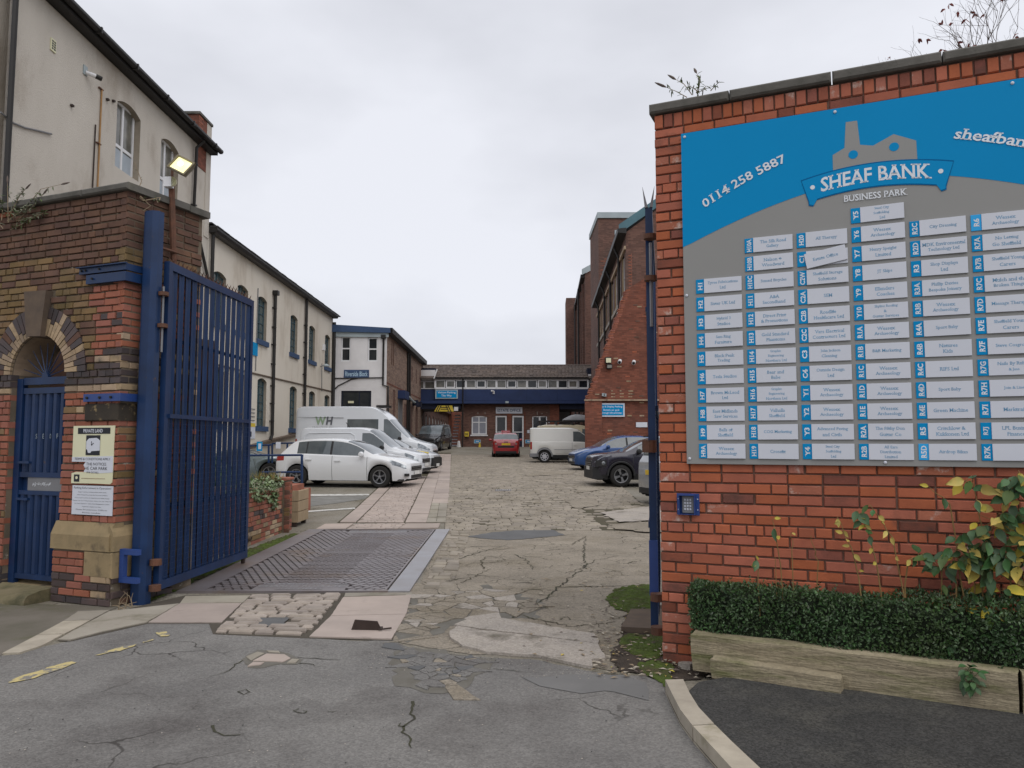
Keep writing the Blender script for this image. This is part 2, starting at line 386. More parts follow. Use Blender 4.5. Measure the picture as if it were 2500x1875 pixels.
m_flag = M('pink_flagstone', (.42, .345, .30), .85, col2=(.33, .275, .24), vs=1.6, var=1., bump=.4, bs=120, rnd=.10, dirt=(.25, .21, .18), ds=3, dlo=.6, dhi=.8)
m_flag2 = M('grey_flagstone', (.33, .30, .245), .88, col2=(.25, .22, .175), vs=2.0, var=1., bump=.5, bs=90, rnd=.12, dirt=(.15, .14, .09), ds=2, dlo=.55, dhi=.75)
m_sett = M('pale_sett', (.38, .325, .275), .8, col2=(.27, .225, .19), vs=6, var=1., bump=.6, bs=60, rnd=.16)
m_sett_y = M('yard_sett', (.31, .268, .215), .88, col2=(.215, .186, .147), vs=2.0, var=1., bump=.7, bs=50, rnd=.16, dirt=(.17, .145, .105), ds=.8, dlo=.55, dhi=.75)
m_joint = M('joint_dirt', (.085, .072, .055), .95, vs=5, var=.6)
m_joint_y = M('joint_yard', (.085, .07, .045), .95, col2=(.06, .055, .03), vs=3, var=1.)
m_crack = M('crack_dark', (.035, .032, .026), .95, col2=(.06, .06, .03), vs=4, var=1.)
m_moss = M('moss', (.10, .15, .022), .98, col2=(.06, .075, .02), vs=7, var=1., bump=1., bs=90, dirt=(.09, .07, .04), ds=4, dlo=.52, dhi=.66, bdist=.02)
m_soil = M('soil', (.075, .055, .04), .98, col2=(.045, .035, .027), vs=8, var=1., bump=1., bs=60, bdist=.02)
m_kerb = M('kerb_stone', (.44, .39, .31), .9, col2=(.33, .29, .23), vs=5, var=1., bump=.6, bs=80, rnd=.06, dirt=(.2, .18, .1), ds=3, dlo=.58, dhi=.75)
m_iron = M('worn_iron', (.27, .245, .25), .42, .55, col2=(.20, .17, .165), vs=1.4, var=1., bump=.3, bs=90, dirt=(.24, .17, .12), ds=1.2, dlo=.52, dhi=.75)
m_iron_l = M('worn_iron_edge', (.36, .36, .38), .4, .5, col2=(.30, .28, .28), vs=2, var=1., bump=.2, bs=80)
m_pit = M('grate_gaps', (.025, .018, .016), .9, vs=3)
m_rust = M('rusty_iron', (.17, .075, .045), .75, .2, col2=(.09, .05, .035), vs=8, var=1., bump=.5, bs=60)
m_rustdark = M('rusted_plate', (.06, .042, .035), .7, .3, vs=10, var=.6, bump=.4)
m_ylw_line = M('yellow_line_paint', (.56, .46, .20), .8, vs=18, var=.9, col2=(.42, .35, .17), dirt=(.19, .18, .165), ds=13, dlo=.50, dhi=.56)
m_white_line = M('white_line_paint', (.62, .61, .57), .8, vs=9, var=.9, col2=(.46, .45, .42), dirt=(.24, .22, .19), ds=7, dlo=.54, dhi=.6)
# bricks
m_brick = M('orange_brick', (.44, .125, .060), .88, col2=(.345, .098, .050), vs=5, var=1., bump=.9, bs=110, rnd=.13, dirt=(.19, .075, .05), ds=3.2, dlo=.6, dhi=.8)
m_mort = M('dark_mortar', (.15, .085, .062), .95, col2=(.24, .15, .115), vs=5, var=.6, bump=.6, bs=90)
m_bk_dark = M('sooty_brick', (.165, .088, .056), .9, col2=(.095, .05, .038), vs=4, var=1., bump=.8, bs=90, rnd=.16, dirt=(.075, .055, .036), ds=1.6, dlo=.56, dhi=.74)
m_bk_moss = M('mossy_brick', (.235, .14, .068), .92, col2=(.15, .105, .046), vs=2.5, var=1., bump=.8, bs=90, rnd=.16, dirt=(.085, .065, .03), ds=1.5, dlo=.52, dhi=.7)
m_bk_red = M('red_brick', (.335, .115, .07), .88, col2=(.245, .088, .056), vs=4, var=1., bump=.9, bs=90, rnd=.15, dirt=(.13, .07, .05), ds=2.4, dlo=.58, dhi=.78)
m_bk_blue = M('blue_brick', (.055, .048, .05), .6, col2=(.085, .055, .05), vs=6, var=1., bump=.5, bs=70, rnd=.3)
m_bk_buff = M('buff_brick', (.41, .30, .19), .9, col2=(.29, .205, .13), vs=5, var=1., bump=.7, bs=80, rnd=.2, dirt=(.12, .10, .08), ds=3, dlo=.55, dhi=.7)
m_mort_l = M('lime_mortar', (.20, .155, .11), .95, col2=(.11, .09, .065), vs=3, var=1., bump=.7, bs=70, dirt=(.42, .38, .32), ds=6, dlo=.62, dhi=.7)
m_stone = M('sandstone', (.33, .245, .135), .92, col2=(.22, .17, .095), vs=3.2, var=1., bump=.7, bs=70, dirt=(.075, .06, .045), ds=2.2, dlo=.54, dhi=.68)
m_stone_b = M('burnt_sandstone', (.06, .048, .035), .92, col2=(.035, .03, .025), vs=4, var=1., bump=.7, bs=70, dirt=(.33, .24, .12), ds=5, dlo=.58, dhi=.66)
m_keyst = M('brown_keystone', (.145, .105, .075), .9, col2=(.10, .075, .058), vs=6, var=1., bump=.5, bs=80)
m_cope = M('grey_coping', (.15, .14, .125), .93, col2=(.08, .077, .066), vs=3.5, var=1., bump=.9, bs=50, dirt=(.22, .21, .18), ds=4, dlo=.6, dhi=.72)
m_mill = M('mill_brick', (.175, .092, .07), .9, bricks=(.8, .95, 1.0), col2=(.125, .07, .056), vs=.7, var=1., bump=.4, bs=30, dirt=(.10, .062, .05), ds=.4, dlo=.5, dhi=.72)
m_mill_red = M('mill_red_brick', (.23, .078, .048), .9, bricks=(.75, 1.0, 1.1), col2=(.165, .06, .04), vs=.8, var=1., bump=.4, bs=30, dirt=(.13, .06, .045), ds=.5, dlo=.52, dhi=.72)
# render, paint, glass
m_render = M('roughcast_render', (.62, .575, .51), .95, col2=(.53, .485, .425), vs=.5, var=1., bump=1., bs=45, dirt=(.36, .305, .245), ds=.5, dlo=.56, dhi=.78, bdist=.02, stretch=(1, 1, .55))
m_render2 = M('cream_render', (.71, .655, .57), .95, col2=(.64, .58, .49), vs=.5, var=1., bump=.4, bs=45, dirt=(.42, .35, .275), ds=.5, dlo=.56, dhi=.8, bdist=.012, stretch=(1, 1, .4))
m_white = M('white_render', (.75, .735, .735), .9, col2=(.58, .56, .56), vs=.6, var=.8, bump=.15, bs=40)
m_reveal = M('window_reveal', (.36, .31, .245), .95, vs=2, var=.8)
m_upvc = M('white_upvc', (.74, .74, .75), .4, vs=3, var=.12)
m_bluegrey = M('blue_grey_frame', (.05, .10, .125), .55, vs=4, var=.5)
m_sill = M('blue_sill_paint', (.045, .085, .175), .65, vs=4, var=.6)
m_blue = M('navy_gate_paint', (.011, .036, .11), .36, col2=(.008, .022, .065), vs=3, var=.9, spec=.35, bump=.15, bs=40, dirt=(.07, .045, .04), ds=8, dlo=.665, dhi=.71)
m_blue2 = M('royal_paint', (.022, .06, .23), .42, vs=5, var=.5, spec=.5)
m_navy = M('navy_cladding', (.022, .042, .125), .6, col2=(.016, .03, .085), vs=1, var=.9)
m_navydk = M('dark_navy', (.010, .014, .035), .7, vs=2, var=.5)
m_black = M('black_iron', (.018, .016, .015), .55, vs=3, var=.5)
m_gutter = M('black_gutter', (.022, .020, .019), .5, vs=2, var=.6)
m_slate = M('dark_slate', (.045, .043, .045), .75, vs=4, var=1., rnd=.2)
m_tile = M('brown_roof_tile', (.125, .094, .078), .85, col2=(.085, .066, .056), vs=.8, var=1., rnd=.22)
m_teal = M('teal_fascia', (.09, .19, .23), .6, vs=1, var=.6)
m_ltgrey = M('pale_fascia', (.40, .46, .48), .6, vs=1, var=.5)
m_grey = M('mid_grey_metal', (.24, .24, .25), .5, .3, vs=3, var=.5)
m_whitepl = M('white_plate', (.63, .65, .71), .5, vs=2, var=.12)
m_ink_grey = M('grey_blue_ink', (.16, .36, .56), .6)
m_signblue = M('sign_blue', (.0, .255, .55), .55, spec=.12, vs=1, var=.12)
m_signblue_l = M('bright_sign_blue', (.02, .38, .78), .45, vs=1, var=.1)
m_signgrey = M('sign_grey', (.285, .28, .268), .5, vs=.8, var=.25, col2=(.235, .24, .225))
m_letter = M('white_lettering', (.80, .83, .87), .5)
m_dark_ink = M('dark_ink', (.02, .022, .03), .6)
m_navyink = M('navy_ink', (.035, .055, .12), .6)
m_cream_pl = M('cream_plastic', (.72, .70, .48), .5, vs=2, var=.15)
m_yellow = M('yellow_plate', (.68, .50, .05), .5, vs=6, var=.3)
m_wood = M('weathered_sleeper', (.35, .295, .20), .92, col2=(.21, .175, .115), vs=4.5, var=1., bump=1., bs=14, stretch=(.7, .9, 5.5), dirt=(.13, .13, .055), ds=1.6, dlo=.5, dhi=.66, bdist=.012, speck=(60, .12))
m_wood2 = M('pale_timber', (.40, .30, .19), .9, vs=5, var=.8, stretch=(5, 5, .7))
def glass_mat(name, col=(.02, .026, .03), rough=.06, spec=.9, vs=.8, col2=(.05, .055, .055)):
    return M(name, col, rough, spec=spec, vs=vs, col2=col2, var=1.)
m_glass = glass_mat('window_glass', (.012, .016, .022), .08, .45, .8, (.03, .034, .036))
m_glass_g = glass_mat('greenish_glass', (.11, .15, .15), .12, .6, 1.6, (.045, .06, .065))
m_glass_c = glass_mat('car_glass', (.055, .068, .075), .03, 1.0, 1.1, (.12, .14, .145))  # blue-grey tone and pale mottling paint reflections into the base colour
m_glass_p = glass_mat('pale_glass', (.22, .21, .18), .15, .6, 1.3, (.06, .06, .055))
m_curtain = M('net_curtain', (.34, .35, .39), .8, vs=14, var=.8, col2=(.16, .17, .21), stretch=(9, 9, .3))
m_leaf = [M('hedge_leaf', (.042, .092, .030), .42, col2=(.065, .12, .038), vs=8, var=1., rnd=.45, spec=.5),
          M('bright_leaf', (.10, .155, .035), .6, col2=(.06, .10, .025), vs=6, var=1., rnd=.3),
          M('green_leaf', (.05, .125, .035), .5, col2=(.035, .085, .025), vs=6, var=1., rnd=.3, spec=.5),
          M('yellow_leaf', (.52, .36, .045), .6, col2=(.36, .33, .06), vs=10, var=1., rnd=.2),
          M('grey_leaf', (.19, .20, .13), .75, col2=(.11, .12, .07), vs=8, var=1., rnd=.3),
          M('variegated_leaf', (.30, .36, .21), .6, col2=(.11, .17, .07), vs=22, var=1., rnd=.3),
          M('red_leaf', (.22, .04, .03), .7, rnd=.3)]
m_stem = M('twig_bark', (.13, .10, .085), .9, vs=10)
m_stem_y = M('ochre_stem', (.25, .16, .06), .8, vs=10)
m_dry = M('dry_stalk', (.30, .23, .15), .9, vs=10)

m_river = M('grey_brown_brick', (.29, .20, .155), .9, bricks=(1.3, 1.45, 1.5), col2=(.22, .145, .11), vs=1.0, var=1., bump=.4, bs=30, stretch=(1, 1, 6), dirt=(.15, .10, .08), ds=.5, dlo=.52, dhi=.72)
m_fill = M('crack_fill', (.165, .155, .135), .95, col2=(.12, .11, .09), vs=6, var=1., bump=.8, bs=80)
m_brick2 = M('sooty_orange_brick', (.29, .085, .05), .9, col2=(.20, .065, .042), vs=6, var=1., bump=1., bs=90, rnd=.15, dirt=(.10, .05, .038), ds=4, dlo=.5, dhi=.7)
m_brick3 = M('salt_worn_brick', (.43, .15, .09), .92, col2=(.35, .12, .075), vs=8, var=1., bump=1.2, bs=70, rnd=.1, dirt=(.55, .42, .36), ds=9, dlo=.54, dhi=.66)
# ================================================================== GROUND
def structure(o): o['kind'] = 'structure'; return o
def gz(dz): return lambda x, y: G(x, y) + dz
def densify(poly, step=.5):
    o = []
    for i, p in enumerate(poly):
        q = poly[(i + 1) % len(poly)]; n = max(1, int(sqrt((q[0] - p[0]) ** 2 + (q[1] - p[1]) ** 2) / step))
        for k in range(n): o.append((p[0] + (q[0] - p[0]) * k / n, p[1] + (q[1] - p[1]) * k / n))
    return o
def sheet(name, poly, dz, mat, parent=None, rough=0., seed=0, thick=.0):
    """patch of ground that follows the terrain, poly = list of (x,y)"""
    rr = random.Random(seed)
    if rough:
        poly = densify(poly, max(.06, rough * 2)); poly = [(x + rr.uniform(-rough, rough), y + rr.uniform(-rough, rough)) for x, y in poly]
    b = bmesh.new(); vs = [b.verts.new((x, y, 0)) for x, y in poly]
    f = b.faces.new(vs); bmesh.ops.triangulate(b, faces=[f], quad_method='BEAUTY', ngon_method='BEAUTY')
    y0, y1 = min(p[1] for p in poly), max(p[1] for p in poly)
    for k in range(int(math.ceil(y0)), int(math.floor(y1)) + 1):
        bmesh.ops.bisect_plane(b, geom=b.verts[:] + b.edges[:] + b.faces[:], plane_co=(0, k, 0), plane_no=(0, 1, 0))
    bmesh.ops.recalc_face_normals(b, faces=b.faces)
    if b.faces and sum(f.normal.z for f in b.faces) < 0: bmesh.ops.reverse_faces(b, faces=b.faces[:])
    for v in b.verts: v.co.z = G(v.co.x, v.co.y) + dz
    me = bpy.data.meshes.new(name); b.to_mesh(me); b.free(); me.materials.append(mat)
    return put(name, me, parent)
def P2(*pts): return [tuple(gnd(u, v).xy) for u, v in pts]

# terrain sheet
mb = MB()
xs = [-900, -300, -100, -60, -40, -30, -24] + [-20 + i * .8 for i in range(0, 12)] + [-11 + i * .25 for i in range(16)] + [-7 + i for i in range(0, 27)] + [24, 30, 40, 60, 100, 300, 900]
ys = [-300, -60, -20, -8, 0, 4, 6] + [8 + i for i in range(0, 62)] + [75, 85, 100, 140, 200, 400, 900, 1800]
mb.grid([[(x, y, G(x, y)) for x in xs] for y in ys])
terr = structure(mb.build('ground', m_yard, None, True)); tagit(terr, kind='structure')

# street tarmac in front
road_edge = [(-60, 1700), (0, 1603), (47, 1599), (104, 1580), (171, 1567), (250, 1545), (361, 1523), (510, 1523), (520, 1548), (640, 1552), (754, 1558), (860, 1566), (956, 1564), (1000, 1582), (1060, 1592), (1130, 1604), (1311, 1612), (1440, 1640), (1500, 1652), (1570, 1650), (1625, 1662), (1660, 1735), (1720, 1810), (1790, 1880)]
pts = P2(*road_edge)
road_poly = [(-14, pts[0][1] + 1.0)] + pts + [(1.55, 3.6), (2.6, 2.2), (5, .6), (9, -3), (9, -9), (-14, -9)]
road = structure(sheet('road', road_poly, .004, m_asph, rough=.012, seed=3))
# left footway
foot = structure(sheet('footway', P2((0, 1602), (92, 1553), (155, 1518), (190, 1495), (266, 1493), (300, 1478), (150, 1478), (-10, 1470)) + [(-9, 10.5), (-11, 9), (-8, 7.2)], .004, M('left_footway', (.17, .15, .125), .92, col2=(.11, .10, .075), vs=1.4, var=1., bump=.8, bs=90, dirt=(.085, .085, .04), ds=1.2, dlo=.52, dhi=.7)))
# right footway, dark tarmac
P2z = lambda *pts: [tuple(gndz(u, v, .09).xy) for u, v in pts]
fr_poly = P2z((1672, 1690), (1704, 1660), (1767, 1648), (2092, 1672), (2300, 1700), (2520, 1736)) + [(5.2, 3.0), (7, 2.2), (9, -2), (5.4, 0.8), (2.9, 2.5)] + P2z((1860, 1880), (1745, 1770))
footr = structure(sheet('pavement', fr_poly, .075, m_asph_dark))
mbk = MB(); mbk.slab([p for p in fr_poly], -.05, .0745); mbk.build('pavement_bed', m_asph_dark, footr)
# worn concrete apron of the gateway
apron = structure(sheet('gateway_apron', P2((1015, 1447), (1090, 1293), (1200, 1286), (1420, 1270), (1600, 1262), (1615, 1420), (1560, 1560), (1500, 1640), (1440, 1630), (1311, 1604), (1130, 1596), (1060, 1584), (1000, 1574), (958, 1564), (993, 1503)), .0042, m_yard2, rough=.02, seed=9))
# soil and moss by the right wall
soil = structure(sheet('soil_verge', P2((1515, 1560), (1530, 1500), (1600, 1480), (1640, 1480), (1625, 1612), (1700, 1622), (1765, 1645), (1704, 1662), (1668, 1662), (1622, 1662), (1560, 1648), (1510, 1640), (1490, 1600)), .0085, m_soil, rough=.03, seed=5))
def blob_poly(c, rx, ry, rot=0, n=26, jit=.25, seed=0):
    rr = random.Random(seed); o = []
    for k in range(n):
        a = 2 * pi * k / n; q = 1 + rr.uniform(-jit, jit); x, y = rx * cos(a) * q, ry * sin(a) * q
        o.append((c[0] + x * cos(rot) - y * sin(rot), c[1] + x * sin(rot) + y * cos(rot)))
    return o
def moss(name, polyS, seed, dz=.013):
    o = sheet(name, P2(*polyS), dz, m_moss, rough=.035, seed=seed); o['kind'] = 'stuff'
    # little cushions
    rr = random.Random(seed); mb = MB(); pl = P2(*polyS); x0 = min(p[0] for p in pl); x1 = max(p[0] for p in pl); y0 = min(p[1] for p in pl); y1 = max(p[1] for p in pl)
    def inside(x, y):
        c = False
        for i in range(len(pl)):
            a, b = pl[i], pl[i - 1]
            if (a[1] > y) != (b[1] > y) and x < (b[0] - a[0]) * (y - a[1]) / (b[1] - a[1]) + a[0]: c = not c
        return c
    k = 0
    for _ in range(1600):
        x, y = rr.uniform(x0, x1), rr.uniform(y0, y1)
        if not inside(x, y): continue
        r = rr.uniform(.012, .035); z = G(x, y) + dz - .004
        rows = [[(x + r * q * cos(2 * pi * i / 6), y + r * q * sin(2 * pi * i / 6), z + r * h) for i in range(6)] for q, h in ((1, 0), (.75, .35), (.1, .5))]
        mb.grid(rows, 0, True); k += 1
        if k > 420: break
    me = mb.mesh('moss_cushions', m_moss, True); b = bmesh.new(); b.from_mesh(o.data); b.from_mesh(me); b.to_mesh(o.data); b.free()
    return o
moss('moss', ((1505, 1440), (1560, 1430), (1600, 1432), (1600, 1493), (1540, 1498), (1505, 1490), (1480, 1462)), 1)
moss('moss', ((1514, 1566), (1540, 1552), (1612, 1556), (1616, 1600), (1600, 1612), (1560, 1606), (1530, 1590)), 2)
moss('moss', ((1560, 1625), (1600, 1618), (1640, 1630), (1630, 1650), (1650, 1690), (1668, 1730), (1650, 1725), (1625, 1672), (1580, 1648)), 4)
moss('moss', ((352, 1478), (395, 1459), (480, 1418), (585, 1372), (660, 1339), (735, 1306), (715, 1304), (640, 1330), (560, 1362), (470, 1400), (420, 1430), (360, 1462)), 6)

# cracked fragments (cells cut out of the apron, each with its own edge)
def vor_cells(pts, poly):
    out = []
    for i, p in enumerate(pts):
        cell = list(poly)
        for j, q in enumerate(pts):
            if i == j: continue
            if (p[0] - q[0]) ** 2 + (p[1] - q[1]) ** 2 > 6: continue
            mx_, my_ = (p[0] + q[0]) / 2, (p[1] + q[1]) / 2; nx, ny = q[0] - p[0], q[1] - p[1]; nc = []
            for k in range(len(cell)):
                a, b = cell[k], cell[(k + 1) % len(cell)]
                da = (a[0] - mx_) * nx + (a[1] - my_) * ny; db = (b[0] - mx_) * nx + (b[1] - my_) * ny
                if da <= 0: nc.append(a)
                if da * db < 0: t = da / (da - db); nc.append((a[0] + (b[0] - a[0]) * t, a[1] + (b[1] - a[1]) * t))
            cell = nc
            if len(cell) < 3: break
        if len(cell) >= 3: out.append(cell)
    return out
def shrink(cell, d):
    cx = sum(p[0] for p in cell) / len(cell); cy = sum(p[1] for p in cell) / len(cell); o = []
    for x, y in cell:
        l = sqrt((x - cx) ** 2 + (y - cy) ** 2) or 1; o.append((x + (cx - x) * min(.6, d / l), y + (cy - y) * min(.6, d / l)))
    return o
def wobble(cell, a, rr):
    d = densify(cell, .09); return [(x + rr.uniform(-a, a), y + rr.uniform(-a, a)) for x, y in d]
def fragments(name, parent, polyS, n, gap, hgt, mats, seed, base, sx=1.0, wob=.008):
    rr = random.Random(seed); poly = P2(*polyS); x0 = min(p[0] for p in poly); x1 = max(p[0] for p in poly); y0 = min(p[1] for p in poly); y1 = max(p[1] for p in poly)
    pts = [(rr.uniform(x0, x1), rr.uniform(y0, y1)) for _ in range(n)]
    def inside(x, y):
        c = False
        for i in range(len(poly)):
            a, b = poly[i], poly[i - 1]
            if (a[1] > y) != (b[1] > y) and x < (b[0] - a[0]) * (y - a[1]) / (b[1] - a[1]) + a[0]: c = not c
        return c
    pts = [p for p in pts if inside(*p)]
    sheet(name + '_bed', poly, base, m_fill, parent, rough=.05, seed=seed)
    for c in vor_cells(pts, [(x0 - .1, y0 - .1), (x1 + .1, y0 - .1), (x1 + .1, y1 + .1), (x0 - .1, y1 + .1)]):
        cx = sum(p[0] for p in c) / len(c); cy = sum(p[1] for p in c) / len(c)
        if not inside(cx, cy): continue
        c = wobble(shrink(c, gap * rr.uniform(.5, 1.3)), wob, rr); h = hgt + rr.uniform(-.002, .002)
        MB().slab(c, gz(base - .002), gz(base + h)).build(name, rr.choice(mats), parent)
fragments('concrete_fragment', apron, ((985, 1500), (1030, 1440), (1180, 1430), (1330, 1470), (1310, 1512), (1150, 1512), (1095, 1540), (1000, 1570), (960, 1562)), 120, .009, .007, [m_yard2, m_yard2, m_yard2, m_yard2, m_conc], 11, .006)
fragments('tarmac_fragment', road, ((965, 1580), (1000, 1580), (1130, 1600), (1200, 1612), (1180, 1640), (1130, 1690), (1020, 1700), (965, 1660), (960, 1600)), 130, .005, .0055, [m_asph, m_asph, m_asph, m_asph, m_asph, m_patch, m_yard2], 15, .0065)
zz_ = lambda *pts: [(600 + .2863 * x, 1400 + .2863 * y) for x, y in pts]
sheet('worn_hole', P2(*zz_((-20, 735), (90, 655), (250, 665), (400, 705), (470, 745), (430, 785), (300, 775), (140, 812), (0, 815))), .0062, m_fill, road, rough=.02, seed=4)
for i, pl in enumerate((((0, 722), (100, 677), (165, 690), (50, 758)), ((62, 756), (180, 694), (330, 702), (388, 735), (318, 766)), ((15, 803), (60, 768), (168, 770), (128, 792)), ((345, 776), (400, 738), (458, 742), (428, 776)), ((170, 668), (280, 672), (300, 690), (190, 684)))):
    MB().slab(wobble(shrink(P2(*zz_(*pl)), .006), .006, R), gz(.003), gz(.0125)).build('exposed_stone', m_flag if i in (1, 2) else m_flag2, road)
# hairline and open cracks
def crack(polyS, w0, w1, parent, dz=.0085, seed=0, mat=None, jit=.02):
    rr = random.Random(seed); pts = [gnd(u, v).xy for u, v in polyS]; d = []
    for a, b in zip(pts, pts[1:]):
        n = max(2, int((b - a).length / .05))
        for k in range(n): d.append(a.lerp(b, k / n) + Vector((rr.uniform(-jit, jit), rr.uniform(-jit, jit))) * (1 if k else .4))
    d.append(pts[-1]); mb = MB(); rows = []
    for i, p in enumerate(d):
        t = (d[min(i + 1, len(d) - 1)] - d[max(0, i - 1)]); t = t.normalized() if t.length else Vector((1, 0)); nrm = Vector((-t.y, t.x))
        w = (w0 + (w1 - w0) * i / (len(d) - 1)) * rr.uniform(.5, 1.5) / 2
        rows.append([(p.x - nrm.x * w, p.y - nrm.y * w, G(p.x, p.y) + dz), (p.x + nrm.x * w, p.y + nrm.y * w, G(p.x, p.y) + dz)])
    mb.grid(rows); return mb.build('crack', mat or m_crack, parent)
crack(((1008, 1715), (1003, 1745), (1012, 1757), (985, 1778), (982, 1790), (1005, 1808), (1004, 1830)), .022, .006, road, seed=1, jit=.012)
crack(((985, 1778), (978, 1768)), .012, .004, road, seed=2)
crack(((520, 1774), (524, 1788), (548, 1798), (588, 1797)), .016, .006, road, seed=3)
crack(((728, 1606), (770, 1610), (830, 1613)), .012, .004, road, seed=4)
crack(((730, 1622), (790, 1630)), .01, .003, road, seed=5)
crack(((590, 1615), (560, 1640), (510, 1655)), .012, .003, road, seed=6)
crack(((1205, 1634), (1260, 1640), (1290, 1645)), .01, .004, road, seed=7)
crack(((1130, 1640), (1100, 1665), (1060, 1680)), .01, .004, road, seed=8)
crack(((740, 1738), (750, 1740), (738, 1744), (715, 1738), (730, 1733)), .008, .006, road, seed=9, jit=.006)
crack(((580, 1691), (600, 1686), (610, 1692), (595, 1699), (580, 1691)), .008, .006, road, seed=10, jit=.006)
crack(((800, 1740), (822, 1738)), .01, .004, road, seed=12)
for i, pl in enumerate((((1358, 1435), (1600, 1431)), ((1265, 1445), (1335, 1438)), ((1255, 1510), (1270, 1495), (1330, 1465), (1400, 1405), (1450, 1370), (1510, 1358), (1600, 1360)), ((1090, 1440), (1180, 1400), (1200, 1390)),
        ((1148, 1376), (1225, 1374)), ((1140, 1405), (1230, 1410)), ((1180, 1345), (1262, 1340)), ((1255, 1355), (1290, 1372), (1300, 1392)), ((1120, 1365), (1170, 1350), (1240, 1330)), ((1185, 1390), (1175, 1375), (1185, 1360), (1260, 1362)),
        ((1330, 1345), (1400, 1340)), ((1300, 1425), (1250, 1424)), ((1255, 1500), (1320, 1515), (1400, 1532), (1500, 1520)), ((1150, 1335), (1240, 1336)), ((1090, 1420), (1150, 1410)), ((1400, 1330), (1430, 1310)), ((1430, 1390), (1425, 1345), (1430, 1310)))):
    crack(pl, .02, .008, apron, dz=.009, seed=30 + i, mat=m_crack if i % 3 else m_joint_y, jit=.03)
# patches
sheet('tarmac_patch', P2((1140, 1311), (1200, 1301), (1290, 1293), (1345, 1293), (1378, 1308), (1330, 1313), (1240, 1320), (1170, 1315)), .010, m_patch, apron, rough=.03, seed=2)
for i, pl in enumerate((((1106, 1531), (1145, 1516), (1227, 1515), (1341, 1535), (1447, 1553), (1465, 1569), (1459, 1577), (1281, 1554), (1175, 1541)),
        ((1100, 1547), (1115, 1534), (1175, 1544), (1281, 1557), (1462, 1578), (1477, 1613), (1441, 1617), (1450, 1634), (1425, 1632), (1311, 1607), (1190, 1598), (1130, 1583), (1100, 1562)))):
    MB().slab(wobble(P2(*pl), .012, random.Random(i)), gz(.002), gz(.024)).build('concrete_strip', m_conc, apron)
for i, pl in enumerate((((1467, 1254), (1600, 1237), (1640, 1236), (1640, 1272), (1505, 1278)), ((1490, 1283), (1600, 1275), (1640, 1274), (1640, 1303), (1570, 1303), (1495, 1293)), ((1280, 1160), (1330, 1150), (1400, 1153), (1397, 1159), (1290, 1165)), ((1400, 1190), (1470, 1183), (1480, 1196), (1410, 1206)), ((1385, 1225), (1450, 1218), (1465, 1236), (1400, 1245)))):
    sheet('concrete_patch', P2(*pl), .03, m_yard2 if i != 0 else m_conc, terr, rough=.07, seed=i)
sheet('tarmac_repair', P2((1290, 1650), (1400, 1648), (1500, 1655), (1560, 1665), (1600, 1705), (1520, 1700), (1400, 1690), (1330, 1680)), .0078, M('dark_repair', (.14, .138, .134), .85, col2=(.18, .175, .168), vs=1.5, var=1., bump=.5, bs=150), road, rough=.08, seed=4)
# yellow line by the kerb, broken by wear
for i, pl in enumerate((((24, 1667), (60, 1650), (120, 1632), (188, 1616), (184, 1621), (130, 1644), (70, 1664), (22, 1673)), ((230, 1603), (290, 1583), (328, 1575), (326, 1580), (290, 1592), (240, 1604)), ((345, 1569), (370, 1562), (372, 1567), (350, 1572)), ((382, 1546), (402, 1544), (422, 1552), (414, 1556), (386, 1557)))):
    sheet('yellow_line', P2(*pl), .0095, m_ylw_line, road, rough=.022, seed=60 + i)

# ---- flagstones and setts of the gateway (pieces)
paving = structure(sheet('paving_bed', P2((300, 1490), (451, 1455), (1010, 1446), (1005, 1454), (958, 1566), (754, 1560), (520, 1550), (510, 1524), (361, 1524), (171, 1568), (139, 1566)), .0055, m_joint))
def flag(polyS, mat, h=.014, name='flagstone', gap=.008, parent=None, wob=.003):
    c = shrink(P2(*polyS), gap); return MB().slab(wobble(c, wob, R), gz(-.01), gz(h)).build(name, mat, parent or paving)
flag(((451, 1458), (613, 1456), (593, 1474), (438, 1476)), m_flag2)
flag(((438, 1476), (592, 1475), (541, 1523), (361, 1523)), m_flag)
flag(((266, 1495), (330, 1488), (438, 1476), (361, 1522), (250, 1545), (171, 1566), (139, 1565)), m_flag2)
flag(((155, 1519), (190, 1495), (269, 1492), (222, 1517)), m_flag2, parent=foot); flag(((92, 1553), (155, 1519), (222, 1517), (158, 1551)), m_kerb, parent=foot); flag(((3, 1599), (92, 1553), (154, 1552), (104, 1580), (47, 1598)), m_kerb, parent=foot)
flag(((837, 1461), (1005, 1456), (993, 1503), (807, 1507)), m_flag, .016); flag(((807, 1507), (992, 1503), (957, 1564), (754, 1558)), m_flag, .016)
flag(((842, 1450), (1008, 1447), (1006, 1454), (838, 1459)), m_flag2, .012)
def bil(q, s, t): return tuple((q[0][k] * (1 - s) + q[1][k] * s) * (1 - t) + (q[3][k] * (1 - s) + q[2][k] * s) * t for k in (0, 1))
